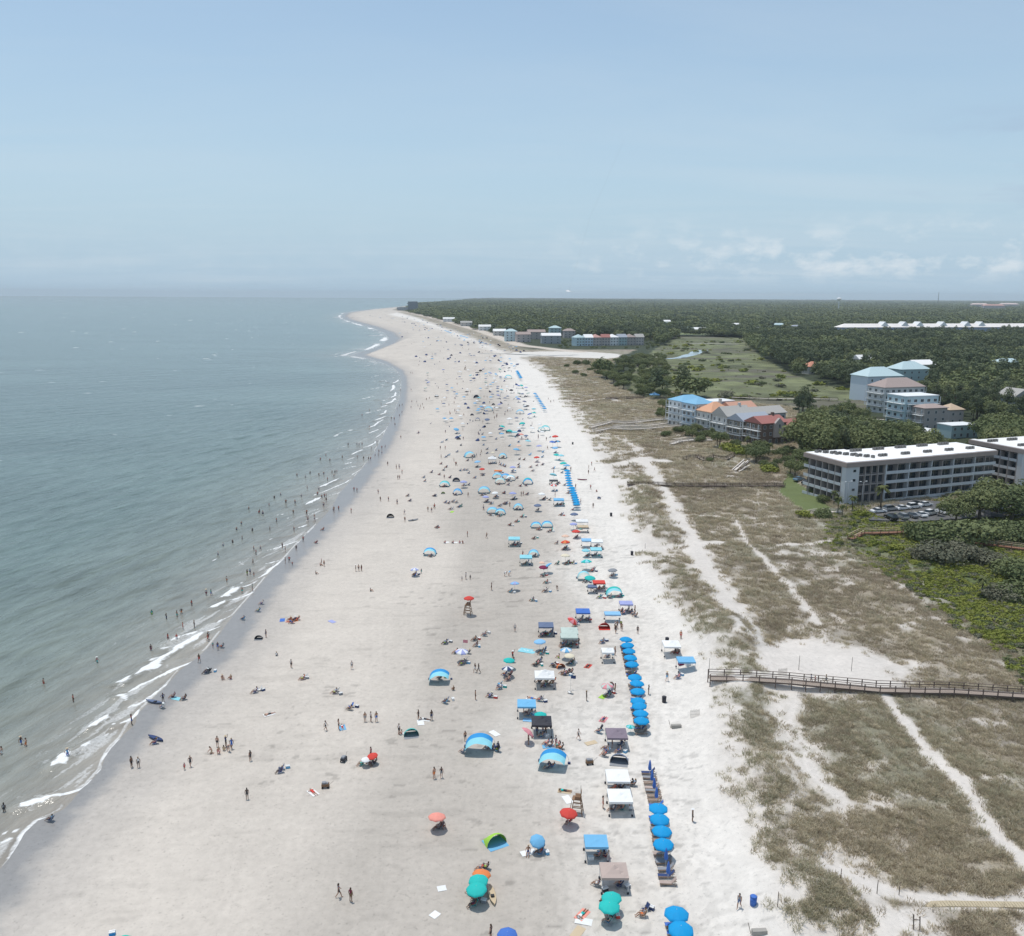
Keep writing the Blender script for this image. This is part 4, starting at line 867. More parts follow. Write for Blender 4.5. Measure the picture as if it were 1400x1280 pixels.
# ------------------------------------------------------------------ boardwalks over the dunes
def resample(P, step):
    P = [Vector(p) for p in P]; out = [P[0]]; 
    for a, b in zip(P, P[1:]):
        n = max(1, round((b-a).length/step)); out += [a+(b-a)*(i/n) for i in range(1, n+1)]
    return out
def boardwalk(pts, label, dz=.9, w=1.8, step=2.35, rail=True, deck=WOOD, post=WOODD, railm=None, gaps=(), name='boardwalk', both=True, railh=1.05, flat=False):
    W = [at(a, b) for a, b in pts]; Q = resample(W, step); n = len(Q)
    hs = [gz(q.x, q.y) for q in Q]
    k = 9; zs = [max(hs[i]-.35, sum(hs[max(0,i-k):i+k+1])/len(hs[max(0,i-k):i+k+1]))+dz for i in range(n)]
    for _ in range(6): zs = [(zs[max(0,i-1)]+2*zs[i]+zs[min(n-1,i+1)])/4 for i in range(n)]
    ctr = sum((Vector((q.x, q.y, 0)) for q in Q), Vector())/n; ctr.z = min(hs)
    e = empty(name, ctr, 0, label, 'boardwalk'); S = []
    for i in range(n):
        d = (Q[min(i+1,n-1)]-Q[max(i-1,0)]); d.z = 0; d.normalize(); S.append(Vector((-d.y, d.x, 0)))
    pt = [Vector((Q[i].x, Q[i].y, zs[i]))-ctr for i in range(n)]
    m = MB()
    for i in range(n-1):
        for j in range(8):
            a = pt[i].lerp(pt[i+1], (j+.06)/8); b = pt[i].lerp(pt[i+1], (j+.94)/8); s0 = S[i]*(w/2); s1 = S[i+1]*(w/2)
            top = [a-s0, b-s1, b+s1, a+s0]; low = [v-Vector((0,0,.06)) for v in top]
            m.add(low+top, [(0,3,2,1),(4,5,6,7),(0,1,5,4),(1,2,6,5),(2,3,7,6),(3,0,4,7)])
        for sd in (-1, 1): m.bar(pt[i]+S[i]*sd*(w/2-.12)-Vector((0,0,.2)), pt[i+1]+S[i+1]*sd*(w/2-.12)-Vector((0,0,.2)), .08, .24, 1)
    part('deck', m.mesh('deck', [deck, post]), e)
    if rail:
        for sd in ((-1, 1) if both else (-1,)):
            m = MB()
            for i in range(n-1):
                if i in gaps: continue
                for hh, ww, th in ((railh, .14, .05), (railh*.55, .05, .12)): m.bar(pt[i]+S[i]*sd*w/2+Vector((0,0,hh)), pt[i+1]+S[i+1]*sd*w/2+Vector((0,0,hh)), ww, th)
            part('railing', m.mesh('railing', railm or post), e)
    pm = MB().box((-.065, -.065, -.9-dz), (.065, .065, (railh-.03) if rail else -.07)).mesh('post', post)
    for i in range(n):
        if i and i in gaps and i-1 in gaps: continue
        for sd in (-1, 1): part('post', pm, e, pt[i]+S[i]*sd*(w/2+.07))
    return e, W
boardwalk([(969,936),(1080,940),(1200,946),(1300,951),(1400,956),(1470,959)], 'long brown timber boardwalk with railings and three people on it', dz=.75, gaps=(), step=2.45, post=mat('rail_wood', (.165, .125, .105), .85, var=.25, scale=3), deck=mat('deck_wood', (.36, .295, .25), .85, var=.2, scale=3))
boardwalk([(1163,739),(1178,732),(1235,733),(1275,737),(1330,746),(1400,755),(1480,765)], 'reddish boardwalk with tan handrail running from the dune to the green thicket', dz=.9, w=1.6, step=2.6, deck=WOODR, post=WOODR, railm=RAILP)
boardwalk([(808,587),(822,583),(836,580),(856,581),(870,580),(898,577),(926,573)], 'pale winding boardwalk over the dunes, topmost of three', dz=1.1, w=1.5, step=3.2, deck=WOODP, post=WOODP, railm=WOODP, railh=.8)
boardwalk([(838,587),(852,586),(880,584),(926,580)], 'pale boardwalk over the dunes, middle of three', dz=1.1, w=1.5, step=3.2, deck=WOODP, post=WOODP, railm=WOODP, railh=.8)
boardwalk([(813,593),(835,589),(862,590),(890,588),(926,585),(948,586)], 'pale boardwalk over the dunes, lowest of three', dz=1.1, w=1.5, step=3.2, deck=WOODP, post=WOODP, railm=WOODP, railh=.8)
boardwalk([(918,609),(930,606.5),(948,605),(973,605)], 'short pale boardwalk below the copper roofed house', dz=1.1, w=1.8, step=3, deck=WOODP, post=WOODP, railm=WOODP, railh=.8)
boardwalk([(921,602),(932,600),(944,598)], 'very short pale boardwalk stub in the dune grass', dz=.5, w=1.4, step=3, rail=False, deck=WOODP, post=WOODP)
boardwalk([(936,629),(946,625.5),(953,626),(962,631),(968,630),(975,626),(986,628.5),(994,629),(1002,624),(1010,622)], 'zigzag dark boardwalk weaving across the dune grass', dz=.6, w=1.3, step=2.6, deck=WOOD, post=WOODD, railh=.8)
boardwalk([(858,665),(900,664),(945,666),(1000,666),(1072,666)], 'long dark low boardwalk leading to the condominium lawn', dz=.5, w=1.4, step=3, deck=WOODD, post=WOODD, railh=.9)
boardwalk([(1095,705),(1115,703),(1150,702)], 'short pale walkway in front of the condominium corner', dz=.5, w=1.5, step=2.6, deck=WOODP, post=WOODP, railm=WOODP, railh=.8)
boardwalk([(1228,1233),(1300,1236),(1400,1240),(1480,1243)], 'flat tan plank path laid along the lowest sandy track', dz=.06, w=.9, step=2.6, rail=False, deck=RAILP, post=RAILP)
boardwalk([(1000,546),(1050,547),(1110,547.5),(1145,549)], 'long grey walkway across the marsh behind the houses', dz=1.2, w=2.2, step=6, deck=WOODP, post=WOODD, railh=1.0)
boardwalk([(1130,573),(1190,575),(1250,578)], 'grey walkway crossing the low ground before the inland houses', dz=1.0, w=2, step=5, deck=WOODP, post=WOODD, railh=1.0)
boardwalk([(828,546.5),(850,545.5),(880,544.5)], 'thin dark walkway leading to the blue canopy in the trees', dz=.7, w=1.6, step=4, deck=WOODD, post=WOODD, railh=.9)
# collapsed piece of walkway
p = at(1014, 643); e = empty('collapsed_walkway', p, R(30), 'heap of grey broken walkway boards tipped up in the dune grass', 'wreckage'); q = random.Random(3)
for i in range(7): part('board', MB().bar((q.uniform(-3.5,-1), q.uniform(-2,2), .2), (q.uniform(.5,3.5), q.uniform(-2,2), q.uniform(1.2,4.2)), .55, .12).mesh('board', WOODP), e)
part('frame', MB().bar((-3,-1.4,.2),(3,-1.2,3.4),.3,.3).bar((-3,1.4,.2),(3,1.6,3.8),.3,.3).bar((-1,-1.3,1.1),(-1,1.5,1.3),.2,.2).bar((1.4,-1.3,2.5),(1.4,1.5,2.9),.2,.2).mesh('frame', WOODD), e)
# ---- creek water, marsh pond, parking lot
WATERC = mat('creek_water', (.16, .22, .25), .12, var=.1, spec=.5)
def strip(name, pts, wid, m, label, dz=.06):
    W = [at(a, b) for a, b in pts]; W = resample(W, 6); mb = MB(); rows = []
    for i, p_ in enumerate(W):
        d = W[min(i+1,len(W)-1)]-W[max(i-1,0)]; d.z = 0; d.normalize(); s_ = Vector((-d.y, d.x, 0)); ww = wid[0]+(wid[1]-wid[0])*i/(len(W)-1)
        ww *= .7+.6*float(vnoise(np.array([i*.7]), np.array([3.0]))[0]); z = max(gz(p_.x, p_.y), gz(p_.x+s_.x*ww/2, p_.y+s_.y*ww/2), gz(p_.x-s_.x*ww/2, p_.y-s_.y*ww/2))+dz
        rows.append([Vector((p_.x, p_.y, z))+s_*ww/2, Vector((p_.x, p_.y, z)), Vector((p_.x, p_.y, z))-s_*ww/2])
    o = mb.grid(rows).build(name, m); return tag(o, label, name.replace('_', ' '), kind='structure')
strip('creek', [(912,491),(925,490),(936,487.5),(946,485),(954,481),(961,479)], (6, 16), mat('bright_creek', (.34, .42, .46), .15, var=.05, spec=.5), 'pale winding tidal creek in the marsh')
strip('creek', [(655,483.6),(690,483.8),(720,485.3),(748,486.5),(790,485.4)], (4, 5), mat('shallow_creek', (.16, .165, .15), .3, var=.1, spec=.4), 'dark shallow creek running out over the beach')
strip('lagoon', [(945,440),(962,442.5),(978,445)], (70, 90), mat('lagoon_water', (.36, .45, .52), .15, var=.05, spec=.5), 'pale blue lagoon beside the fairway')
strip('marsh_road', [(880,462.5),(930,462),(990,461.5),(1040,459)], (9, 9), mat('marsh_mud', (.17, .15, .145), .8, var=.15), 'grey brown bank crossing the marsh')
strip('marsh_road', [(938,470),(975,470),(1010,470.5)], (7, 6), mat('pale_bank', (.36, .34, .31), .8, var=.15), 'pale strip of bank in the marsh')
LOTP = [(1172,706),(1190,714),(1250,716),(1320,712),(1400,705),(1400,690),(1330,690),(1240,686),(1200,692)]
def lot():
    W = [at(a, b) for a, b in LOTP]; z = max(p_.z for p_ in W)+.05; m = MB(); m.prism([(p_.x, p_.y) for p_ in reversed(W)], z-3, z); tag(m.build('parking_lot', mat('asphalt', (.115, .115, .118), .9, var=.25, scale=.5)), 'grey asphalt parking lot', 'parking lot', kind='structure')
    c = sum((Vector(p_) for p_ in W), Vector())/len(W); return z
LOTZ = lot()
for px in range(1180, 1400, 12): q = at(px, 703); NO_TREES.append((q.x, q.y, 6.0))
# ---- cars
TYRE = mat('tyre_rubber', (.02, .02, .02), .9, var=0); RIM = mat('wheel_rim', (.4, .4, .42), .4, .6, 0); LAMP = mat('car_lamp', (.6, .6, .58), .2, 0, 0)
def car_parts(kind):
    L, W, H = (4.7, 1.82, 1.45) if kind == 'sedan' else (4.7, 1.9, 1.75)
    if kind == 'sedan': prof = [(-2.35,.35),(-2.35,.72),(-2.2,.92),(-1.55,1.0),(1.0,.98),(2.15,.78),(2.35,.6),(2.35,.35)]; cab = [(-1.75,.98),(-1.1,1.42),(.25,1.45),(1.1,.97)]
    else: prof = [(-2.35,.38),(-2.35,.95),(-2.25,1.05),(1.1,1.05),(2.2,.92),(2.35,.7),(2.35,.38)]; cab = [(-2.25,1.04),(-1.95,1.72),(.3,1.75),(1.25,1.04)]
    def sec(pr, w0, w1):
        m = MB(); n = len(pr); zt = max(z for _, z in pr); zb = min(z for _, z in pr); f = lambda z: w0+(w1-w0)*(z-zb)/(zt-zb)
        m.add([(x, -f(z)/2, z) for x, z in pr]+[(x, f(z)/2, z) for x, z in pr], [tuple(range(n-1,-1,-1)) if False else tuple(range(n)), tuple(range(2*n-1, n-1, -1))]+[(i,n+i,n+(i+1)%n,(i+1)%n) for i in range(n)]); return m
    body = sec(prof, W, W*.96); roof = sec([(x*.97-.01, z+.004) for x, z in cab], W*.9, W*.68)
    top = MB(); zt = H; x0, x1 = cab[1][0]*.97+.08, cab[2][0]*.97-.08; top.box((x0, -W*.33, zt+.0), (x1, W*.33, zt+.035))
    wh = MB(); wh.tube([(0,-.11,0),(0,.11,0)], .33, 14, 0); wh.tube([(0,-.116,0),(0,.116,0)], .2, 10, 1)
    return body.mesh('body', [WHITE]), roof.mesh('window', [GLASS]), top.mesh('roof', [WHITE]), wh.mesh('wheel', [TYRE, RIM]), MB().box((2.28,-.2,.62),(2.37,.2,.76)).mesh('headlight', [LAMP]), W
CARP = {k: car_parts(k) for k in ('sedan', 'suv')}
def setmat(o, m, i=0): o.material_slots[i].link = 'OBJECT'; o.material_slots[i].material = m
PAINT = {'white': mat('white_car_paint', (.78, .78, .78), .25, 0, .03, 1, .5), 'silver': mat('silver_car_paint', (.45, .46, .47), .3, .5, .03, 1, .5), 'black': mat('black_car_paint', (.02, .02, .023), .2, 0, .03, 1, .5), 'blue': mat('blue_car_paint', (.16, .26, .34), .25, .1, .03, 1, .5), 'grey': mat('grey_car_paint', (.16, .165, .17), .3, .3, .03, 1, .5)}
def car(px, py, rot, colour, kind, label):
    p = at(px, py); p.z = max(p.z, LOTZ) if px > 1150 else p.z+.02
    if px > 1150:
        x, y = plane(px, py, LOTZ); p = Vector((x, y, LOTZ+.01))
    e = empty('parked_car', p, rot, label, 'car', 'cars parked by the condominium'); b, r_, t_, w_, hl, W = CARP[kind]
    o = part('body', b, e); setmat(o, PAINT[colour]); part('window', r_, e); o = part('roof', t_, e); setmat(o, PAINT[colour])
    for sx in (-1.42, 1.42):
        for sy in (-1, 1): part('wheel', w_, e, (sx, sy*(W/2-.1), .33))
    for sy in (-1, 1): part('headlight', hl, e, (0, sy*W*.34, 0))
a0 = ROT0
for c in [(1201,701,a0-.1,'white','sedan','white sedan at the near corner of the lot by the lobby'), (1217,698,a0,'silver','suv','silver car beside the white sedan below the lobby glazing'), (1234,697,a0,'white','sedan','white sedan parked third along the condominium front'), (1249,695,a0,'white','suv','white tall car parked fourth along the condominium front'), (1253,691,a0,'black','sedan','black sedan parked tight against the condominium wall'),
  (1265,692,a0,'white','sedan','white sedan parked against the wall past the black one'), (1218,710,a0+1.35,'black','suv','black car facing out alone in the near row'), (1233,709,a0+1.35,'silver','suv','silver car beside the black car in the near row'), (1246,707,a0+1.4,'grey','sedan','grey sedan in the middle of the near row'), (1258,706,a0+1.4,'white','sedan','white sedan in the near row next to the grey one'), (1272,704,a0+.2,'white','suv','white car parked below the small palm'),
  (1288,702,a0+1.4,'white','sedan','white sedan just left of the oak shade'), (1303,701,a0+1.4,'silver','sedan','silver sedan at the start of the oak shade'), (1318,699,a0+1.4,'white','suv','white car showing between oak limbs'), (1368,697,a0+.3,'white','sedan','white sedan deep under the oak trees'), (1092,657,a0+.3,'blue','sedan','light blue sedan behind the condominium lawn'), (1102,661,a0+.5,'black','sedan','dark sedan by the condominium corner lawn')]: car(*c)
def lamp_post(px, py, h, label):
    e = empty('lamp_post', at(px, py), ROT0, label, 'street lamp', 'lamp posts at the condominium'); part('pole', MB().tube([(0,0,-.2),(0,0,h)], .09, 8, r1=.06).mesh('pole', METALG), e)
    part('arm', MB().tube([(0,0,h-.1),(.9,0,h+.15)], .05, 6).tube([(0,0,h-.1),(-.9,0,h+.15)], .05, 6).mesh('arm', METALG), e)
    for s_ in (-1, 1): part('lamp', MB().box((s_*1.1-.3, -.14, h+.12), (s_*1.1+.3, .14, h+.26)).mesh('lamp', [WHITE]), e)
lamp_post(1157, 699, 9.0, 'lamp post at the pale end wall of the condominium'); lamp_post(1177, 700, 9.2, 'lamp post in front of the condominium lobby glazing')
# ------------------------------------------------------------------ trees and shrubs one can tell apart
def T(kind, px, py, h, label, group=None, wide=1.0): return tree(kind, at(px, py), h, label, group, wide)
for kind, px, py, h, wd_, lb in [
    ('oak', 1338, 713, 10, 1.25, 'broad dark oak spreading over the parking lot edge'), ('oak', 1382, 716, 10.5, 1.3, 'broad oak with bare limbs showing beside the parking lot'), ('oak', 1306, 718, 7.5, 1.1, 'low rounded oak in front of the parked cars'), ('oak', 1412, 705, 11, 1.2, 'tall oak in front of the second condominium'), ('oak', 1362, 702, 10, 1.15, 'oak crown between the broad oaks at the lot'),
    ('shrub', 1282, 741, 5.4, 1.35, 'big dark rounded thicket shrub behind the reddish boardwalk'), ('shrub', 1318, 744, 6.2, 1.4, 'biggest dark rounded thicket shrub beside the reddish boardwalk'), ('shrub', 1352, 741, 5.6, 1.3, 'dark rounded thicket shrub under the broad oaks'), ('shrub', 1255, 737, 4.2, 1.2, 'smaller dark shrub where the handrail meets the thicket'), ('shrub', 1391, 738, 5.2, 1.2, 'dark shrub at the picture edge behind the reddish boardwalk'),
    ('grey', 1290, 768, 4.4, 1.4, 'wide grey green shrub in front of the reddish boardwalk'), ('grey', 1316, 764, 4.2, 1.2, 'grey green shrub next to the wide one before the boardwalk'), ('grey', 1264, 764, 3.4, 1.2, 'low grey shrub at the thicket corner'), ('grey', 1300, 744, 4.0, 1.1, 'grey topped shrub in front of the dark thicket'), ('grey', 1350, 771, 3.2, 1.4, 'bare grey brushy shrub below the boardwalk rail'),
    ('shrub', 1385, 788, 4.2, 1.2, 'dark shrub below the boardwalk near the picture edge'), ('shrub', 1392, 822, 4.2, 1.3, 'dark spreading shrub above the bright ground cover'), ('grey', 1368, 822, 3.4, 1.2, 'grey half bare shrub beside the dark spreading one'), ('shrub', 1408, 800, 5.0, 1.2, 'dark shrub cut by the picture edge in the thicket'),
    ('palm', 1342, 817, 5.2, 1.2, 'small dark palm standing in the bright green thicket'), ('palm', 1283, 709, 5.0, 1.0, 'small palm standing among the parked cars'), ('palm', 1204, 695, 8.0, 1.1, 'tallest palm in front of the condominium lobby'), ('palm', 1165, 700, 5.6, 1.0, 'palm at the pale end wall of the condominium'), ('palm', 1145, 703, 6.0, 1.0, 'palm near the short pale walkway'), ('palm', 1151, 708, 4.4, 1.0, 'shorter palm just below the walkway palm'), ('palm', 1140, 690, 5.0, 1.0, 'palm against the beach side of the condominium'),
    ('shrub', 1125, 709, 3.0, 1.0, 'round dark bush at the end of the short pale walkway'), ('bush', 1100, 707, 2.2, 1.2, 'olive bush in the dune grass before the pale walkway'), ('bush', 1178, 706, 2.0, 1.2, 'rusty low bush at the lot corner'), ('shrub', 1112, 676, 2.2, 1.1, 'hedge bush at the top of the condominium beach side'), ('shrub', 1125, 686, 2.2, 1.1, 'hedge bush along the middle of the condominium beach side'),
    ('bush', 1000, 617, 3.6, 1.4, 'bright yellow green bush in front of the terrace houses'), ('bush', 1012, 622, 3.0, 1.3, 'bright bush just below the yellow green one'), ('bush', 1052, 645, 2.6, 1.5, 'bright bush where the lawn meets the tree belt'), ('shrub', 911, 596, 2.4, 1.2, 'lone dark bush on the dune beside the pale boardwalks'), ('bush', 1108, 641, 3.0, 1.3, 'green bush beside the condominium lawn'),
    ('shrub', 970, 631, 1.6, 1.1, 'small dark bush beside the zigzag boardwalk'), ('bush', 1226, 752, 1.7, 1.3, 'low green bush under the tan handrail'), ('bush', 1199, 746, 1.5, 1.3, 'tiny green bush below the boardwalk bend')]: T(kind, px, py, h, lb, None, wd_)
for i, (px, py, h) in enumerate([(775,502,2.8),(789,499,4.4),(801,499,4.6),(815,504,4.8),(787,511,3.2),(798,515,3),(826,500,4.4),(820,512,3.6),(806,507,2.6)]): T('shrub', px, py, h, 'dark shrub dotted on the dune before the wooded knoll', 'shrubs dotted before the wooded knoll')
# denser belts: places read off the photo, trees spread over them
def belt(poly, gap, kinds, hs, label, group, seed, wide=1.0):
    n = 0
    for x, y in poly_points(poly, gap, 2.5, seed, 3500):
        k = rnd.choices([q[0] for q in kinds], [q[1] for q in kinds])[0]; h = rnd.uniform(*hs)*(.8 if k == 'shrub' else 1)
        w = {'oak': 'green oak ', 'pine': 'pine ', 'palm': 'palm ', 'shrub': 'dark shrub ', 'grey': 'grey shrub ', 'bush': 'bright bush '}[k]
        tree(k, (x, y, gz(x, y)), h*(.55 if k == 'shrub' else .35 if k == 'bush' else 1), w+label, group+', '+w.strip(), wide*rnd.uniform(.9, 1.2)); n += 1
    return n
cnt = {}
cnt['knoll'] = belt([(832,508),(850,494),(880,487),(906,492),(912,520),(918,546),(885,545),(850,534),(826,520)], 8.2, [('oak', 6), ('shrub', 4)], (4.2, 7.5), 'growing on the wooded knoll behind the dunes', 'trees on the wooded knoll', 1, 1.1)
cnt['front'] = belt([(930,588),(975,598),(1010,611),(1042,621),(1080,624),(1108,617),(1110,640),(1088,653),(1064,646),(1030,636),(1004,620),(960,606),(925,594)], 5.6, [('oak', 4), ('palm', 3), ('shrub', 4)], (4.5, 7.5), 'in the green belt before the terrace houses', 'plants in the belt before the terrace houses', 2)
cnt['mid'] = belt([(1096,606),(1118,578),(1160,566),(1180,580),(1190,600),(1215,612),(1150,618),(1108,622)], 7.0, [('oak', 5), ('pine', 3), ('palm', 1)], (6.5, 10), 'in the trees between the terrace and the white roofed block', 'trees behind the white roofed block', 3)
cnt['low'] = belt([(1190,592),(1225,600),(1262,608),(1300,610),(1335,614),(1330,620),(1240,616),(1205,610)], 6.5, [('oak', 3), ('shrub', 4), ('palm', 1)], (3.6, 6.0), 'in the low growth before the inland houses', 'low growth before the inland houses', 6)
cnt['far_end'] = belt([(905,560),(925,548),(932,575),(915,584),(900,572)], 5.5, [('palm', 4), ('shrub', 3), ('oak', 2)], (4.5, 7), 'by the far end of the beach house terrace', 'plants at the far terrace end', 4)
# ---- forest: nearest trees one by one, the rest as one wood
def jgrid(x0, x1, y0, y1, g):
    X_, Y_ = np.meshgrid(np.arange(x0, x1, g), np.arange(y0, y1, g)); X_ = X_.ravel()+rng.uniform(-.42, .42, X_.size)*g; Y_ = Y_.ravel()+rng.uniform(-.42, .42, Y_.size)*g; return X_, Y_
fx, fy = jgrid(60, 1700, 300, 1500, 8.4); m = fx < fy*.98; fx, fy = fx[m], fy[m]
c = cover(fx, fy); OPEN = in_poly(c['px'], c['py'], [(1165,552),(1196,548),(1345,585),(1352,640),(1250,640),(1185,625),(1150,590)])
LOWZ = in_poly(c['px'], c['py'], [(660,452),(770,462),(900,466),(900,488),(690,488)])
GLIMPSE = in_poly(c['px'], c['py'], [(1098,532),(1192,545),(1192,604),(1098,604)])
ok = (c['wood'] > .6) & (~LOWZ | (rng.random(len(fx)) < .45)) & (~GLIMPSE | (rng.random(len(fx)) < .13)) & ~in_poly(c['px'], c['py'], WOODS) & (~OPEN | (rng.random(len(fx)) < .05)) & (c['marsh'] < .5) & (rng.random(len(fx)) > .06+.5*smooth(.62, .72, fbm(fx/35, fy/35, 705, 3)))
for a, b, r in NO_TREES: ok &= (fx-a)**2+(fy-b)**2 > r*r
# keep the ground towards this side of each house open, so that its walls show as in the photograph
for a, b, r in NO_TREES:
    if b > 380: ok &= ~((np.abs(fx-a*fy/b) < r*.8) & (fy < b) & (fy > b-r*1.6-.05*b))
fx, fy, px_, py_, LOWZ = fx[ok], fy[ok], c['px'][ok], c['py'][ok], LOWZ[ok]; fz = height(fx, fy)
o = np.argsort(fy); fx, fy, fz, px_, LOWZ = fx[o], fy[o], fz[o], px_[o], LOWZ[o]
hh = 6.5+9*fbm(fx/45, fy/45, 700, 3)+4*rng.random(len(fx)); hh = np.where(LOWZ, 2.4+2.5*rng.random(len(fx)), hh); pine = rng.random(len(fx)) < .16+.7*smooth(.5, .62, fbm(fx/90, fy/90, 702, 2)); pine &= ~LOWZ; edge_ = smooth(500, 900, fy)
vis = np.where((px_ > -20) & (px_ < 1440))[0][:125]; vis_set = set(vis.tolist())
for i in vis:
    k = 'pine' if pine[i] else 'oak'; tree(k, (fx[i], fy[i], fz[i]), hh[i]*(1.15 if k == 'pine' else .95), ('tall pine' if k == 'pine' else 'leafy broad tree')+' among the forest trees around the inland houses', 'forest %ss around the inland houses' % ('pine' if k == 'pine' else 'oak'), 1.08)
LOD = [crown_mesh('forest_crown', 201+i, 560, lobes_dome(200+i, 10, 7.2, 8, 1.6), 1.1, (OAK, OAKL, OAK, OAKL)[i]) for i in range(4)]+[crown_mesh('forest_crown', 211+i, 460, [(0,0,12.2,2.2,2.2,3.4),(1.5,.6,9.5,2.5,2.3,2.3),(-1.5,.4,8.6,2.6,2.4,2.3),(.2,-1.5,7.0,2.6,2.4,2.4)], 1.0, PINE) for i in range(2)]
rest = np.array([i not in vis_set for i in range(len(fx))])
P1 = np.stack([fx, fy, fz], -1)[rest]; h1 = hh[rest]; pn = pine[rest]
i1 = np.where(pn, 4+rng.integers(0, 2, len(h1)), rng.integers(0, 4, len(h1))); s1 = np.where(pn, h1*1.3/15.6, h1/8.8); wd1 = .8+.7*rng.random(len(s1)); s1 = np.stack([s1*wd1, s1*wd1, s1], -1)
# far woods: one clump per plot, plots growing with distance
nu, nl = 175, 190; U_, L_ = np.meshgrid(np.linspace(-.16, 1.0, nu), np.linspace(math.log(1500), math.log(19000), nl))
U_ = U_.ravel()+rng.uniform(-.5, .5, U_.size)*(1.16/nu); L_ = L_.ravel()+rng.uniform(-.5, .5, L_.size)*(2.3/nl); ly = np.exp(L_); lx = U_*ly
c = cover(lx, ly); ok = ((c['wood'] > .6) | ((c['field'] > .5) & (rng.random(len(lx)) < .22))) & ~in_poly(c['px'], c['py'], [(680,452),(770,462),(895,470),(895,484),(690,484)])
for a, b, r in NO_TREES:
    ok &= ~(((lx-a)**2+(ly-b)**2 < (r*1.05)**2) | ((np.abs(lx-a*ly/b) < r) & (ly < b) & (ly > b-r*1.2-.075*b)) if b > 900 else np.zeros(len(lx), bool))
lx, ly = lx[ok], ly[ok]; lz = height(lx, ly); lz = np.where(ly > 2500, np.minimum(lz, 2.5), lz)
w2 = ly*.0072/8.5*(.6+.9*rng.random(len(lx))**1.5); hz = (.70+.95*fbm(lx/250, ly/400, 710, 3)+.35*rng.random(len(lx)))*(.55+.45*smooth(20, 160, c['u'][ok]))
CL = []
for s_ in range(3):
    r = random.Random(300+s_); lb = [(r.uniform(-6,6), r.uniform(-6,6), r.uniform(4,7.5), r.uniform(2.6,4), r.uniform(2.6,4), r.uniform(3,5)) for _ in range(9)]
    CL.append(crown_mesh('forest_clump', 310+s_, 420, lb, 2.1, (OAK, PINE, OAKL)[s_]))
P2 = np.stack([lx, ly, lz], -1); s2 = np.stack([w2, w2, hz], -1); i2 = 6+rng.integers(0, 3, len(lx))
P = np.concatenate([P1, P2]); S = np.concatenate([s1, s2]); I = np.concatenate([i1, i2]); RT_ = np.stack([0*S[:, 0], 0*S[:, 0], rng.random(len(S))*6.283], -1)
scatter('forest', P, RT_, S, I, LOD+CL, 'dark green forest stretching inland to the horizon')
# ---- low shrubs carpeting the green ground by the reddish boardwalk, and dark scrub here and there on the dunes
SH = [crown_mesh('low_shrub', 401+i, 150, lobes_dome(400+i, 1.7, 1.0, 5, -.2), .34, m_) for i, m_ in enumerate((BRIGHT, BRIGHT, OAK, GREYL))]
gx, gy = sample(130000, 120, 420, .35, 1.0); gzv = height(gx, gy); c = cover(gx, gy, gzv); nn = fbm(gx/7, gy/7, 810, 3)
kp = (rng.random(len(gx)) < c['green']) & (rng.random(len(gx)) < .75*smooth(.36, .5, nn)+.12); kp |= (c['marsh'] > .5) & (rng.random(len(gx)) < .04)
kp |= (c['dens'] > .7) & (c['wood'] < .5) & (gy > 300) & (rng.random(len(gx)) < .012)
gx, gy, gzv, nn = gx[kp], gy[kp], gzv[kp], nn[kp]; gi = np.where(nn > .55, 0, np.where(rng.random(len(gx)) < .35, 2, 1)); gi = np.where(rng.random(len(gx)) < .12, 3, gi)
gs = .42+.62*rng.random(len(gx))**1.4; gs = np.stack([gs*1.15, gs*1.15, gs*.9], -1)
scatter('low_shrubs', np.stack([gx, gy, gzv], -1), np.stack([0*gx, 0*gx, rng.random(len(gx))*6.28], -1), gs, gi, SH, 'bright yellow green low shrubs carpeting the ground by the boardwalk')
mx_, my_ = sample(40000, 430, 1350, .05, .75); c = cover(mx_, my_); kp = (c['marsh'] > .5) & (rng.random(len(mx_)) < .02+.45*smooth(.60, .72, fbm(mx_/30, my_/30, 820, 3)))
mx_, my_ = mx_[kp], my_[kp]; ms = .5+2.0*rng.random(len(mx_))**3*1.6
scatter('marsh_scrub', np.stack([mx_, my_, height(mx_, my_)], -1), np.stack([0*mx_, 0*mx_, rng.random(len(mx_))*6.28], -1), np.stack([ms*1.5, ms*1.5, ms], -1), rng.integers(0, 4, len(mx_)), SH, 'olive scrub and small bushes dotted over the green marsh')
print('TREES', cnt, len(vis), rest.sum(), len(lx), len(gx))
# ------------------------------------------------------------------ beach kit: one of each kind, copied below
HUE = dict(rental=(.004,.285,.60), aqua=(.26,.60,.68), teal=(.02,.47,.43), navy=(.035,.06,.16), slate=(.13,.17,.27), lavender=(.33,.36,.62), red=(.60,.06,.045), salmon=(.78,.30,.24), maroon=(.20,.02,.07), orange=(.72,.22,.07), white=(.76,.76,.75), cream=(.70,.63,.48), taupe=(.44,.35,.31), plum=(.23,.185,.225), black=(.045,.045,.055), ltblue=(.24,.48,.72), royal=(.06,.16,.50), green=(.33,.58,.07), peach=(.74,.50,.38), pink=(.68,.27,.30), pale=(.48,.56,.51), brown=(.20,.12,.07), grey=(.26,.27,.29), blue=(.03,.28,.62), sky=(.16,.42,.66), tan=(.55,.44,.30), yellow=(.72,.58,.20))
CLOTH = {k: mat(k+'_cloth', v, .75, var=.07, scale=1.5) for k, v in HUE.items()}
POLEM = mat('white_pole', (.62, .62, .60), .4, var=.05); ALU = mat('aluminium_tube', (.45, .46, .47), .35, .6, .05); WOODL = mat('stained_wood', (.26, .155, .09), .7, var=.15, scale=4); CHAIRW = mat('lounger_frame', (.27, .195, .15), .7, var=.15, scale=4)
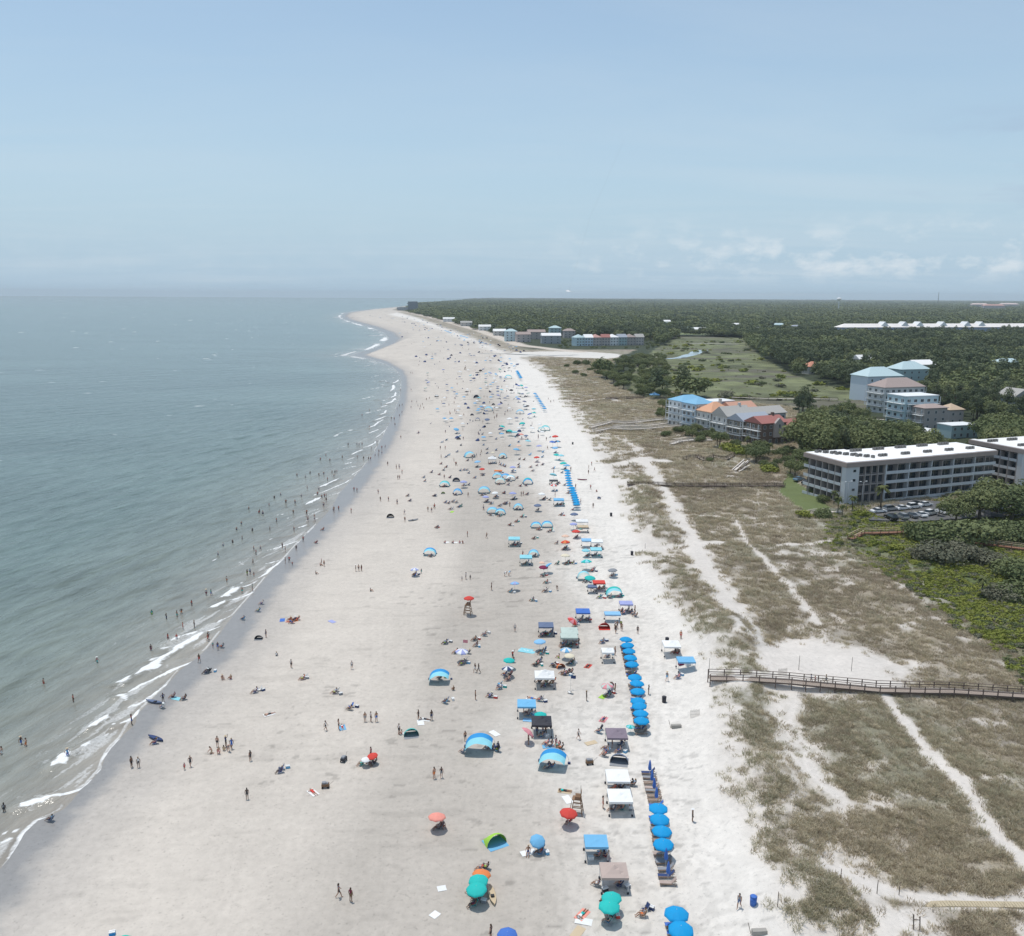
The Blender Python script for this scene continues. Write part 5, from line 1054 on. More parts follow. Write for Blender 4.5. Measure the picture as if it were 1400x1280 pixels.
def canopy_mesh(r=1.1, rise=.42, val=.14, gores=8, two=False, n=6):
    m = MB(); seg = gores*2
    for g_ in range(gores):
        P = []
        for i in range(n+1):
            t_ = i/n; row = []
            for j in range(3):
                a = 2*math.pi*(g_*2+j)/seg; rr = r*t_*(1 if j != 1 else .965-.02*t_); z = rise*(1-t_**1.7)+(0 if j != 1 else -.0)
                row.append((rr*math.cos(a), rr*math.sin(a), z))
            P.append(row)
        P.append([(x*1.0, y*1.0, z-val*(1 if j != 1 else .55)) for j, (x, y, z) in enumerate(P[-1])])
        m.grid(P, g_ % 2 if two else 0, True)
    return m
_cm = {}
def umb_meshes(two):
    if two not in _cm:
        pole = MB().tube([(0,0,-.35),(0,0,1.98)], .024, 7).mesh('pole', POLEM); ribs = MB()
        for k in range(8): a = 2*math.pi*k/8; ribs.tube([(0,0,.40),(.55*math.cos(a),.55*math.sin(a),.26),(1.06*math.cos(a),1.06*math.sin(a),.0)], .011, 4)
        tip = MB().tube([(0,0,.40),(0,0,.52)], .028, 6, r1=.012)
        _cm[two] = (canopy_mesh(two=two).mesh('canopy', [CLOTH['rental'], CLOTH['white']]), pole, ribs.mesh('rib_frame', [ALU]), tip.mesh('tip', [POLEM]))
    return _cm[two]
def umbrella(p, hue, label, group=None, hue2=None, scale=1.0, tilt=(0, 0), rot=None, near=True, cat='umbrella'):
    c_, po, ri_, ti = umb_meshes(bool(hue2)); e = empty('beach_umbrella', p, rnd.uniform(0, 6.28) if rot is None else rot, label, cat, group); e.scale = (scale,)*3
    part('pole', po, e); c = part('canopy', c_, e, (0, 0, 1.72)); c.rotation_euler = (tilt[0], tilt[1], 0); setmat(c, CLOTH[hue])
    if hue2: setmat(c, CLOTH[hue2], 1)
    if near: part('rib_frame', ri_, c, (0, 0, -.012)); part('tip', ti, c)
    return e
fold_c = MB()
prof = [(.0, 2.12), (.05, 2.02), (.10, 1.75), (.14, 1.35), (.17, 1.0), (.13, .86), (.05, .84)]
fold_c.grid([[(r*(1+.25*(k % 2))*math.cos(2*math.pi*k/12), r*(1+.25*(k % 2))*math.sin(2*math.pi*k/12), z) for k in range(13)] for r, z in prof])
FOLD_M = fold_c.mesh('folded_canopy', [CLOTH['rental']])
def folded(p, label, group=None, hue='royal'):
    e = empty('folded_umbrella', p, 0, label, 'umbrella', group); c = part('folded_canopy', FOLD_M, e); setmat(c, CLOTH[hue]); part('pole', umb_meshes(False)[1], e); return e
# pop-up canopy: cloth top, four legs, cross frame
def popup_meshes(w, d, h, rise, val=.28):
    m = MB(); n = 6
    def z(x, y): q = max(abs(x)/(w/2), abs(y)/(d/2)); return h+rise*max(0.0, 1-q)**1.15-.05*math.sin(math.pi*q)
    P = [[(-w/2+w*i/n, -d/2+d*j/n, z(-w/2+w*i/n, -d/2+d*j/n)) for j in range(n+1)] for i in range(n+1)]; m.grid(P, 0, False)
    ring = [P[i][0] for i in range(n+1)]+[P[n][j] for j in range(1, n+1)]+[P[i][n] for i in range(n-1, -1, -1)]+[P[0][j] for j in range(n-1, 0, -1)]; ring.append(ring[0])
    m.grid([ring, [(x*1.004, y*1.004, zz-val) for x, y, zz in ring]], 0, False)
    fr = MB(); k = .96
    for a, b in (((-1,-1),(1,-1)),((1,-1),(1,1)),((1,1),(-1,1)),((-1,1),(-1,-1))):
        fr.tube([(a[0]*w/2*k, a[1]*d/2*k, h-.12), ((a[0]+b[0])*w/4*k, (a[1]+b[1])*d/4*k, h-.42), (b[0]*w/2*k, b[1]*d/2*k, h-.12)], .016, 5)
    fr.tube([(-w/2*k, 0, h-.2), (0, 0, h+rise-.06), (w/2*k, 0, h-.2)], .016, 5); fr.tube([(0, -d/2*k, h-.2), (0, 0, h+rise-.06), (0, d/2*k, h-.2)], .016, 5)
    lg = MB().box((-.025, -.025, -.15), (.025, .025, h-.05)); lg.box((-.09, -.09, -.02), (.09, .09, .015)); wt = MB().cbox((0, 0, .13), (.22, .22, .24))
    return m.mesh('canopy', [CLOTH['white']]), fr.mesh('frame', [ALU]), lg.mesh('leg', [POLEM]), w*.96/2, d*.96/2, wt.mesh('weight_bag', [CLOTH['black']])
_pu = {}
def popup(p, hue, label, rot=0.0, w=3.0, d=3.0, h=2.05, rise=.75, group=None, legs='grey', tilt=0.0):
    k = (w, d, h, rise)
    if k not in _pu: _pu[k] = popup_meshes(*k)
    c_, f_, l_, hx, hy, wt = _pu[k]; e = empty('beach_canopy', p, rot, label, 'canopy', group)
    c = part('canopy', c_, e); setmat(c, CLOTH[hue]); part('frame', f_, e)
    if tilt: c.rotation_euler.x = tilt
    for sx in (-1, 1):
        for sy in (-1, 1): l = part('leg', l_, e, (sx*hx, sy*hy, 0)); setmat(l, CLOTH[legs] if legs != 'grey' else ALU); part('weight_bag', wt, l)
    return e
# arched wind shade: one bent pole, two toned cloth streaming from it
def arch_meshes(w, h, L, a0=.12, a1=2.55):
    pole = MB().tube([(-w/2*math.cos(t_), 0, h*math.sin(t_)**.8 if 0 < t_ < math.pi else 0) for t_ in [math.pi*i/24 for i in range(25)]], .028, 6)
    P = []
    for i in range(23):
        t_ = a0+(a1-a0)*i/22; row = []
        for j in range(11):
            s_ = j/10; row.append((-w/2*math.cos(t_)*(1-.02*s_), -L*s_, max(.05, h*math.sin(t_)**.8*(1-.10*s_)-.10*s_+.05*math.sin(7*t_+5*s_)*s_)))
        P.append(row)
    def strip_(j0, j1): return MB().grid([r[j0:j1+1] for r in P], 0, True)
    return pole.mesh('pole', [POLEM]), strip_(0, 4).mesh('back_cloth', [CLOTH['blue']]), strip_(4, 10).mesh('front_cloth', [CLOTH['aqua']]), MB().cbox((0,0,.15),(.4,.3,.3)).mesh('sand_bag', [CLOTH['navy']])
ARCH = {'big': arch_meshes(4.4, 2.35, 2.6), 'wide': arch_meshes(4.0, 2.1, 2.3, .1, 3.0), 'small': arch_meshes(2.7, 1.7, 1.6, .1, 3.0)}
def arch(p, label, rot=0.0, kind='big', h1='blue', h2='aqua', group=None, scale=1.0):
    a, b, c, d = ARCH[kind]; e = empty('arched_sunshade', p, rot, label, 'sunshade', group); e.scale = (scale,)*3
    part('pole', a, e); o = part('back_cloth', b, e); setmat(o, CLOTH[h1]); o = part('front_cloth', c, e); setmat(o, CLOTH[h2]); hw = {'big': 2.2, 'wide': 2.0, 'small': 1.35}[kind]
    for s_ in (-1, 1): part('sand_bag', d, e, (s_*hw, .05, 0))
    return e
# pop-up beach tent: half dome open to one side, with a floor
tm = MB(); P = []
for i in range(9):
    t_ = math.pi*i/8; P.append([(-1.15*math.cos(t_)*math.cos(u*.5*math.pi*.0)*(1-.25*u*u), -.65+1.5*u, 1.25*math.sin(t_)*math.cos(u*math.pi/2*.92)) for u in [k/6 for k in range(7)]])
tm.grid(P, 0, True); TENT_S = tm.mesh('shell', [CLOTH['teal']]); TENT_F = MB().box((-1.1, -1.35, .01), (1.1, .75, .04)).mesh('floor', [CLOTH['grey']]); tp_ = MB()
for k in (0, 4): tp_.tube([tuple(Vector(P[i][k])*1.006) for i in range(9)], .013, 4)
TENT_P = tp_.mesh('hoop', [ALU])
def tent(p, hue, label, rot=0.0, scale=1.0, floor='grey', group=None):
    e = empty('beach_tent', p, rot, label, 'tent', group); e.scale = (scale,)*3
    o = part('shell', TENT_S, e); setmat(o, CLOTH[hue]); o = part('floor', TENT_F, e); setmat(o, CLOTH[floor]); part('hoop', TENT_P, e); return e
# low sling chair
def chair_meshes():
    f = MB()
    for s_ in (-.27, .27):
        f.tube([(s_, .34, .02), (s_, .30, .30), (s_, -.18, .20), (s_*1.0, -.52, .82)], .014, 5); f.tube([(s_, -.34, .02), (s_, .26, .42), (s_, -.30, .44)], .014, 5)
    for y, z in ((.34, .02), (-.34, .02), (.30, .30), (-.52, .82)): f.tube([(-.27, y, z), (.27, y, z)], .013, 5)
    seat = MB().grid([[(x, .30, .30), (x, .05, .21), (x, -.18, .20)] for x in (-.26, 0, .26)], 0, True, .015); back = MB().grid([[(x, -.18, .205), (x, -.36, .50), (x, -.52, .82)] for x in (-.26, 0, .26)], 0, True, .015)
    return f.mesh('frame', [ALU]), seat.mesh('seat', [CLOTH['navy']]), back.mesh('backrest', [CLOTH['navy']])
CH = chair_meshes()
def chair(p, rot, hue, group=None, label=None):
    e = empty('beach_chair', p, rot, label, 'beach chair', group); part('frame', CH[0], e)
    for nm, i in (('seat', 1), ('backrest', 2)): o = part(nm, CH[i], e); setmat(o, CLOTH[hue])
    return e
# long rental lounger with raised back
lf = MB()
for s_ in (-.30, .30): lf.box((s_-.03, -.95, .24), (s_+.03, .98, .31))
for y in (-.75, .8):
    for s_ in (-.30, .30): lf.box((s_-.035, y-.035, -.05), (s_+.035, y+.035, .238))
LF = lf.mesh('frame', [CHAIRW]); LS = MB()
for k in range(12): LS.box((-.27, -.30+k*.106, .313), (.27, -.215+k*.106, .34))
LS = LS.mesh('seat', [CHAIRW]); LB = MB()
for k in range(7): y = -.34-k*.075; z = .33+k*.092; LB.bar((-.27, y, z), (.27, y, z), .07, .025)
LB.bar((-.26, -.33, .32), (-.26, -.86, .97), .04, .04); LB.bar((.26, -.33, .32), (.26, -.86, .97), .04, .04); LB = LB.mesh('backrest', [CHAIRW])
LC = MB().grid([[(x, .98, .35), (x, -.30, .35), (x, -.84, .99)] for x in (-.24, 0, .24)], 0, False, .03).mesh('cushion', [CLOTH['taupe']])
def lounger(p, rot, group=None, label=None, hue=None):
    e = empty('wooden_lounger', p, rot, label, 'lounger', group); part('frame', LF, e); part('seat', LS, e); part('backrest', LB, e)
    if hue: o = part('cushion', LC, e); setmat(o, CLOTH[hue])
    return e
def towel(p, rot, hue, w=1.0, l=1.8, label=None, group=None):
    r = random.Random(int(p.x*100)); P = [[(-w/2+w*i/6, -l/2+l*j/8, .03+.025*r.random()) for j in range(9)] for i in range(7)]
    o = MB().grid(P, 0, True, .015).build('beach_towel', [CLOTH[hue]], None, p, rot); return tag(o, label, 'towel', group)
def cooler_meshes(): return MB().box((-.3, -.2, .0), (.3, .2, .34)).mesh('box', [CLOTH['navy']]), MB().box((-.31, -.21, .342), (.31, .21, .41)).mesh('lid', [CLOTH['white']]), MB().tube([(-.32, 0, .30), (-.36, 0, .46), (.36, 0, .46), (.32, 0, .30)], .014, 5).mesh('handle', [ALU])
COOL = cooler_meshes()
def cooler(p, rot, hue, label=None, group=None, s=1.0):
    e = empty('cool_box', p, rot, label, 'cooler', group); e.scale = (s,)*3; o = part('box', COOL[0], e); setmat(o, CLOTH[hue]); part('lid', COOL[1], e); part('handle', COOL[2], e); return e
def bin_(p, label, group=None, hue='black'):
    e = empty('waste_bin', p, rnd.uniform(-.2, .2), label, 'bin', group); o = part('drum', MB().tube([(0,0,-.05),(0,0,.5),(0,0,.95)], .33, 12, r1=.37).mesh('drum', [CLOTH[hue]]), e); part('lid', MB().tube([(0,0,.953),(0,0,1.03)], .39, 12, r1=.30).mesh('lid', [CLOTH[hue]]), e)
    for s_ in (-.2, .2): part('wheel', MB().tube([(s_, .3, .12), (s_+.06, .3, .12)], .12, 10).mesh('wheel', [TYRE]), e)
    return e
def wagon(p, rot, hue, label, group=None):
    e = empty('beach_wagon', p, rot, label, 'wagon', group); part('tub', MB().box((-.5, -.3, .28), (.5, .3, .62)).mesh('tub', [CLOTH[hue]]), e); part('load', MB().box((-.42, -.22, .622), (.1, .22, .85)).box((.15, -.2, .622), (.4, .2, .76)).mesh('load', [CLOTH['grey']]), e); part('handle', MB().tube([(.5,0,.4),(1.0,0,.85),(1.15,0,.95)], .018, 5).mesh('handle', [DARK]), e)
    for x in (-.38, .38):
        for y in (-.31, .27): part('wheel', MB().tube([(x, y, .14), (x, y+.06, .14)], .14, 10).mesh('wheel', [TYRE]), e)
    return e
# ------------------------------------------------------------------ people
SKINS = [mat('skin_%s' % n, c, .55, var=.05, spec=.35) for n, c in (('fair', (.50, .30, .22)), ('tanned', (.36, .195, .125)), ('brown', (.19, .10, .06)), ('dark', (.085, .045, .03)))]
HAIR = [mat('hair_%s' % n, c, .7, var=.15) for n, c in (('black', (.015, .012, .01)), ('brown', (.06, .035, .02)), ('fair', (.33, .22, .11)), ('grey', (.30, .29, .28)))]
J0 = dict(pelvis=(0,0,.94), waist=(0,.005,1.08), chest=(0,0,1.30), neck=(0,0,1.46), chin=(0,.02,1.55), crown=(0,.0,1.70))
def pose(kind):
    """joints of a 1.72 m figure that faces +y"""
    J = dict(J0)
    def leg(s_, kn, an, toe): J['hip%d' % s_] = (s_*.095, 0, .90); J['knee%d' % s_] = kn; J['ankle%d' % s_] = an; J['toe%d' % s_] = toe
    def arm(s_, el, wr, ha): J['sh%d' % s_] = (s_*.185, -.01, 1.40); J['el%d' % s_] = el; J['wr%d' % s_] = wr; J['ha%d' % s_] = ha
    if kind == 'stand':
        for s_ in (-1, 1): leg(s_, (s_*.105, .015, .49), (s_*.115, -.03, .08), (s_*.14, .13, .03)); arm(s_, (s_*.245, -.03, 1.11), (s_*.25, .06, .86), (s_*.245, .09, .77))
    elif kind == 'walk':
        leg(1, (.10, .20, .50), (.10, .27, .10), (.11, .43, .06)); leg(-1, (-.10, -.04, .49), (-.10, -.34, .17), (-.11, -.25, .04)); arm(1, (.24, -.16, 1.13), (.24, -.14, .88), (.235, -.12, .79)); arm(-1, (-.24, .10, 1.12), (-.23, .26, .92), (-.22, .32, .85))
    elif kind == 'hips':
        for s_ in (-1, 1): leg(s_, (s_*.13, .01, .49), (s_*.17, -.03, .08), (s_*.21, .12, .03)); arm(s_, (s_*.40, -.10, 1.18), (s_*.22, .04, 1.02), (s_*.16, .10, .99))
    elif kind == 'reach':
        for s_ in (-1, 1): leg(s_, (s_*.12, .02, .49), (s_*.14, -.03, .08), (s_*.17, .12, .03))
        arm(1, (.30, .10, 1.55), (.28, .18, 1.82), (.27, .20, 1.92)); arm(-1, (-.25, -.02, 1.11), (-.24, .16, .93), (-.22, .23, .87))
    elif kind == 'bend':
        J.update(pelvis=(0,-.06,.90), waist=(0,.06,1.02), chest=(0,.26,1.12), neck=(0,.41,1.15), chin=(0,.49,1.12), crown=(0,.63,1.08))
        for s_ in (-1, 1): leg(s_, (s_*.12, .06, .49), (s_*.13, -.03, .08), (s_*.15, .13, .03)); J['hip%d' % s_] = (s_*.095, -.05, .86); J['sh%d' % s_] = (s_*.18, .33, 1.14); J['el%d' % s_] = (s_*.20, .42, .88); J['wr%d' % s_] = (s_*.16, .46, .65); J['ha%d' % s_] = (s_*.14, .48, .56)
    elif kind == 'chair':                                    # reclined in a low chair, seat .26
        J.update(pelvis=(0,-.08,.33), waist=(0,-.15,.46), chest=(0,-.27,.66), neck=(0,-.34,.82), chin=(0,-.31,.90), crown=(0,-.37,1.05))
        for s_ in (-1, 1):
            J['hip%d' % s_] = (s_*.09, -.05, .33); J['knee%d' % s_] = (s_*.14, .36, .42); J['ankle%d' % s_] = (s_*.13, .62, .10); J['toe%d' % s_] = (s_*.15, .77, .10)
            J['sh%d' % s_] = (s_*.18, -.31, .76); J['el%d' % s_] = (s_*.29, -.16, .54); J['wr%d' % s_] = (s_*.28, .10, .50); J['ha%d' % s_] = (s_*.27, .19, .49)
    elif kind == 'sit':                                      # on the sand, knees up
        J.update(pelvis=(0,-.05,.13), waist=(0,-.10,.27), chest=(0,-.10,.49), neck=(0,-.06,.65), chin=(0,-.01,.73), crown=(0,-.03,.88))
        for s_ in (-1, 1):
            J['hip%d' % s_] = (s_*.09, -.02, .13); J['knee%d' % s_] = (s_*.15, .34, .42); J['ankle%d' % s_] = (s_*.14, .50, .08); J['toe%d' % s_] = (s_*.15, .65, .04)
            J['sh%d' % s_] = (s_*.18, -.09, .58); J['el%d' % s_] = (s_*.25, .08, .36); J['wr%d' % s_] = (s_*.16, .29, .40); J['ha%d' % s_] = (s_*.10, .37, .42)
    elif kind == 'lie':                                      # face down along y
        J.update(pelvis=(0,0,.12), waist=(0,.14,.12), chest=(0,.36,.13), neck=(0,.52,.15), chin=(0,.60,.13), crown=(0,.76,.15))
        for s_ in (-1, 1):
            J['hip%d' % s_] = (s_*.09, -.04, .11); J['knee%d' % s_] = (s_*.12, -.45, .08); J['ankle%d' % s_] = (s_*.13, -.86, .07); J['toe%d' % s_] = (s_*.14, -1.0, .04)
            J['sh%d' % s_] = (s_*.18, .46, .13); J['el%d' % s_] = (s_*.38, .52, .07); J['wr%d' % s_] = (s_*.22, .70, .05); J['ha%d' % s_] = (s_*.14, .75, .05)
    elif kind == 'kneel':
        J.update(pelvis=(0,-.08,.38), waist=(0,-.03,.50), chest=(0,.08,.70), neck=(0,.16,.84), chin=(0,.22,.91), crown=(0,.25,1.05))
        for s_ in (-1, 1):
            J['hip%d' % s_] = (s_*.09, -.08, .35); J['knee%d' % s_] = (s_*.14, .22, .08); J['ankle%d' % s_] = (s_*.12, -.22, .07); J['toe%d' % s_] = (s_*.12, -.36, .03)
            J['sh%d' % s_] = (s_*.18, .11, .79); J['el%d' % s_] = (s_*.23, .26, .54); J['wr%d' % s_] = (s_*.16, .44, .36); J['ha%d' % s_] = (s_*.13, .50, .28)
    return {k: Vector(v) for k, v in J.items()}
RAD = dict(pelvis=(.155,.115), waist=(.135,.10), chest=(.165,.12), neck=(.062,.062), chin=(.078,.085), crown=(.075,.085), hip=(.095,.095), knee=(.062,.062), ankle=(.040,.042), toe=(.038,.030), sh=(.062,.062), el=(.045,.045), wr=(.031,.031), ha=(.036,.022))
def body_mesh(kind):
    J = pose(kind); keys = list(J); ix = {k: i for i, k in enumerate(keys)}
    E = [('pelvis','waist'),('waist','chest'),('chest','neck'),('neck','chin'),('chin','crown')]
    for s_ in (-1, 1): E += [('pelvis','hip%d' % s_),('hip%d' % s_,'knee%d' % s_),('knee%d' % s_,'ankle%d' % s_),('ankle%d' % s_,'toe%d' % s_),('chest','sh%d' % s_),('sh%d' % s_,'el%d' % s_),('el%d' % s_,'wr%d' % s_),('wr%d' % s_,'ha%d' % s_)]
    me = bpy.data.meshes.new('skel'); me.from_pydata([J[k] for k in keys], [(ix[a], ix[b]) for a, b in E], []); o = bpy.data.objects.new('skel', me); COL.objects.link(o)
    md = o.modifiers.new('skin', 'SKIN'); md.use_smooth_shade = True; sv = me.skin_vertices[0].data if me.skin_vertices else None
    if sv is None:
        bm = bmesh.new(); bm.from_mesh(me); bm.verts.layers.skin.verify(); bm.to_mesh(me); bm.free(); sv = me.skin_vertices[0].data
    for k in keys: sv[ix[k]].radius = RAD[k.rstrip('-1')]; sv[ix[k]].use_root = (k == 'pelvis')
    sd = o.modifiers.new('sub', 'SUBSURF'); sd.levels = 1; sd.render_levels = 1
    dg = bpy.context.evaluated_depsgraph_get(); ev = bpy.data.meshes.new_from_object(o.evaluated_get(dg)); bpy.data.objects.remove(o); bpy.data.meshes.remove(me)
    m = MB(); V = [v.co.copy() for v in ev.vertices]
    REG = {'pelvis-waist': 2, 'waist-chest': 1, 'chest-neck': 1}
    segs = [(J[a], J[b], (2 if (a == 'pelvis') else 1 if (a in ('waist', 'chest')) else 2 if a.startswith('hip') else 0), a) for a, b in E]
    for f in ev.polygons:
        c = f.center; best = (9, 0)
        for a, b, rg_, nm in segs:
            d = b-a; t_ = max(0, min(1, (c-a).dot(d)/d.length_squared)); dist = (c-a-d*t_).length
            r_ = rg_
            if nm.startswith('hip') and t_ > .55: r_ = 0
            if nm == 'chest' and b == J['neck'] and t_ > .6: r_ = 0
            if dist < best[0]: best = (dist, r_)
        m.add([V[i] for i in f.vertices], [tuple(range(len(f.vertices)))], best[1], True)
    bpy.data.meshes.remove(ev)
    # weld again, then fingers, thumbs, nose and ears rooted in the same mesh
    for s_ in (-1, 1):
        h, w_ = J['ha%d' % s_], J['wr%d' % s_]; d = (h-w_).normalized(); side = d.cross(Vector((s_, .2, .1))).normalized()
        for k in range(4):
            b = h+side*(k-1.5)*.019; l = (.070, .082, .076, .058)[k]; cu = Vector((-s_*.35, 0, 0)); m.tube([b-d*.01, b+d*l*.55, b+(d+cu*.5).normalized()*l], .0095, 5, 0, r1=.007)
        m.tube([h-d*.05-side*.03, h-d*.015-side*.058, h+d*.025-side*.066], .011, 5, 0, r1=.008)
    ch, cr_ = J['chin'], J['crown']; up = (cr_-ch).normalized(); fw = Vector((0, 1, 0)); fw = (fw-up*fw.dot(up)).normalized() if abs(up.y) < .9 else Vector((0, 0, -1 if kind == 'lie' else -.9)); sd_ = up.cross(fw)
    m.ell(ch+up*.045+fw*.092, (.016, .020, .022), 6, 4, 0)
    for s_ in (-1, 1): m.ell(ch+up*.05+sd_*s_*.083, (.013, .018, .028), 6, 4, 0); m.ell(ch+up*.075+sd_*s_*.032+fw*.080, (.011, .011, .011), 5, 4, 3)
    m.ell(ch+up*.0+fw*.082, (.024, .012, .008), 6, 4, 4)
    me = m.mesh('person', [SKINS[0], CLOTH['navy'], CLOTH['navy'], DARK, CLOTH['pink']])
    bm = bmesh.new(); bm.from_mesh(me); bmesh.ops.remove_doubles(bm, verts=bm.verts, dist=.0004); bm.to_mesh(me); bm.free()
    hm = MB(); hc = ch+up*.085-fw*.012; nu, nv = 12, 6
    P = []
    for i in range(nv+1):
        t_ = math.pi*.62*i/nv; row = []
        for j in range(nu+1):
            a = 2*math.pi*j/nu; ff = math.cos(a); tt = t_*(1-.30*max(0, ff)); row.append(hc+up*(.108*math.cos(tt))+(fw*ff*.100+sd_*math.sin(a)*.092)*math.sin(tt))
        P.append(row)
    hm.grid(P, 0, True); long_ = MB(); long_.grid(P, 0, True); long_.tube([hc-fw*.06+up*.02, hc-fw*.10-up*.09, hc-fw*.095-up*.20], .055, 7, r1=.03)
    ht = MB(); ht.grid(P[:5], 0, True); ht.grid([[hc+up*.05+(fw*math.cos(2*math.pi*j/12)+sd_*math.sin(2*math.pi*j/12))*r for j in range(13)] for r in (.09, .20)], 0, True, .012)
    return me, hm.mesh('hair', [HAIR[0]]), long_.mesh('hair', [HAIR[0]]), ht.mesh('hat', [CLOTH['tan']])
BODY = {k: body_mesh(k) for k in ('stand', 'walk', 'hips', 'reach', 'bend', 'chair', 'sit', 'lie', 'kneel')}
N_PEOPLE = [0]
def person(kind, p, rot, top='skin', bottom='navy', skin=None, hair=None, s=1.0, hat=False, label=None, group=None, detail=True):
    b, h0, h1, ht = BODY[kind]; skin = rnd.choices(range(4), (5, 4, 2, 1))[0] if skin is None else skin; hair = rnd.choices(range(4), (3, 5, 3, 1))[0] if hair is None else hair
    o = bpy.data.objects.new('person', b); COL.objects.link(o); o.location = p; o.rotation_euler.z = rot; s *= rnd.uniform(.96, 1.05); o.scale = (s, s, s)
    setmat(o, SKINS[skin], 0); setmat(o, SKINS[skin] if top == 'skin' else CLOTH[top], 1); setmat(o, CLOTH[bottom], 2)
    if detail:
        c = part('hat' if hat else 'hair', ht if hat else rnd.choice((h0, h1)), o); setmat(c, CLOTH[rnd.choice(('tan', 'white', 'cream'))] if hat else HAIR[hair])
    N_PEOPLE[0] += 1; tag(o, label, 'person', group); return o
# ------------------------------------------------------------------ what stands on the beach, read off the photograph
LM = []; PEND = []; WAIT_P = []; WAIT_C = []
ORD = ['first', 'second', 'third', 'fourth', 'fifth', 'sixth', 'seventh', 'eighth', 'ninth', 'tenth', 'eleventh', 'twelfth', 'thirteenth', 'fourteenth', 'fifteenth', 'sixteenth']
SEA = R(88)                                              # turn that makes a thing face the water
def lm(p, short):
    if short: LM.append((p.x, p.y, short))
def U(px, py, hue, label, short=None, hue2=None, scale=1.0, tilt=None, group=None):
    p = at(px, py, 1.85*scale); t_ = tilt if tilt else (rnd.uniform(-.10, .10), rnd.uniform(-.10, .10)); near = py > 640
    umbrella(p, hue, label, group, hue2, scale, t_, near=near); lm(p, short); return p
def A_(px, py, label, short=None, kind='big', h1='blue', h2='aqua', rot=0, scale=1.0, group=None):
    p = at(px, py, 1.3*scale); arch(p, label, rot, kind, h1, h2, group, scale); lm(p, short); return p
def C(px, py, hue, label, short=None, rot=0.0, legs='grey', group=None, **k):
    p = at(px, py, 2.2); popup(p, hue, label, rot, legs=legs, group=group, **k); lm(p, short); return p
def pend(o, desc, p, far=None): PEND.append((o, desc, p.x, p.y, far)); return o
TOPS = ['skin', 'skin', 'skin', 'white', 'navy', 'red', 'black', 'teal', 'pink', 'grey', 'sky']; BOTS = ['navy', 'black', 'red', 'royal', 'teal', 'black', 'grey', 'maroon', 'orange', 'white', 'green']
POSE_W = {'stand': 'standing', 'walk': 'walking', 'hips': 'hands on hips', 'reach': 'reaching up', 'bend': 'bending over', 'chair': 'reclining', 'sit': 'sitting', 'lie': 'lying', 'kneel': 'kneeling'}
CW = {'skin': 'bare chested', 'sky': 'light blue', 'royal': 'blue', 'ltblue': 'light blue'}
def Pn(px, py, kind=None, top=None, bottom=None, rot=None, s=1.0, dz=None, extra='', far=None, hat=None, p=None):
    kind = kind or rnd.choice(('stand', 'stand', 'walk', 'hips', 'walk')); top = top or rnd.choice(TOPS); bottom = bottom or rnd.choice(BOTS); rot = rnd.uniform(0, 6.28) if rot is None else rot
    if p is None: p = at(px, py, dz if dz is not None else {'stand': .86, 'walk': .86, 'hips': .86, 'reach': .9, 'bend': .6, 'chair': .5, 'sit': .4, 'lie': .1, 'kneel': .5}[kind]*s)
    b = CW.get(bottom, bottom); t_ = CW.get(top, top)
    who = ('child' if s < .8 else 'person'); cl = ('shirtless %s in %s shorts' % (who, b)) if top == 'skin' else ('%s in %s and %s' % (who, t_, b) if top != bottom else '%s all in %s' % (who, t_))
    WAIT_P.append((p.x, p.y, kind, p.copy(), rot, top, bottom, s, (rnd.random() < .13) if hat is None else hat, cl+' '+(POSE_W[kind] if 'wading' not in extra else 'wading'), far))
def Ch(px, py, hue=None, rot=None, who=True, p=None, far=None):
    hue = hue or rnd.choice(('navy', 'royal', 'slate', 'black', 'sky', 'teal', 'grey', 'navy')); rot = SEA+rnd.uniform(-.6, .6) if rot is None else rot
    p = at(px, py, .4) if p is None else p; WAIT_C.append((p.x, p.y, p.copy(), rot, hue))
    if who: Pn(px, py, 'chair', rot=rot, p=Vector((p.x, p.y, p.z+.0)), far=far)
    return p
def G(px, py, n=2, who=1, hues=None, cool=True, far=None):
    """a little camp: chairs side by side facing the water, people in some of them, a cool box"""
    p = at(px, py, .4); ax = Vector((.25, 1, 0)).normalized()
    for i in range(n):
        q_ = p+ax*(i-(n-1)/2)*.85+Vector((rnd.uniform(-.25, .25), 0, 0)); q_.z = gz(q_.x, q_.y); Ch(px, py, hues[i % len(hues)] if hues else None, None, i < who, q_, far)
    if cool and py > 640:
        q_ = p+Vector((rnd.uniform(.7, 1.1), rnd.uniform(-.9, .9), 0)); q_.z = gz(q_.x, q_.y); hu = rnd.choice(('navy', 'red', 'white', 'grey', 'teal', 'sky')); pend(cooler(q_, rnd.uniform(0, 3), hu), '%s cool box with white lid' % CW.get(hu, hu), q_, far)
    return p
def Tw(px, py, hue, rot=None, l=1.8, w=1.0, lie=False, p=None):
    p = at(px, py) if p is None else p; rot = rnd.uniform(0, 3) if rot is None else rot; o = towel(p, rot, hue, w, l); pend(o, '%s towel spread on the sand' % CW.get(hue, hue), p)
    if lie: Pn(px, py, 'lie', rot=rot, p=p+Vector((0, 0, .05)))
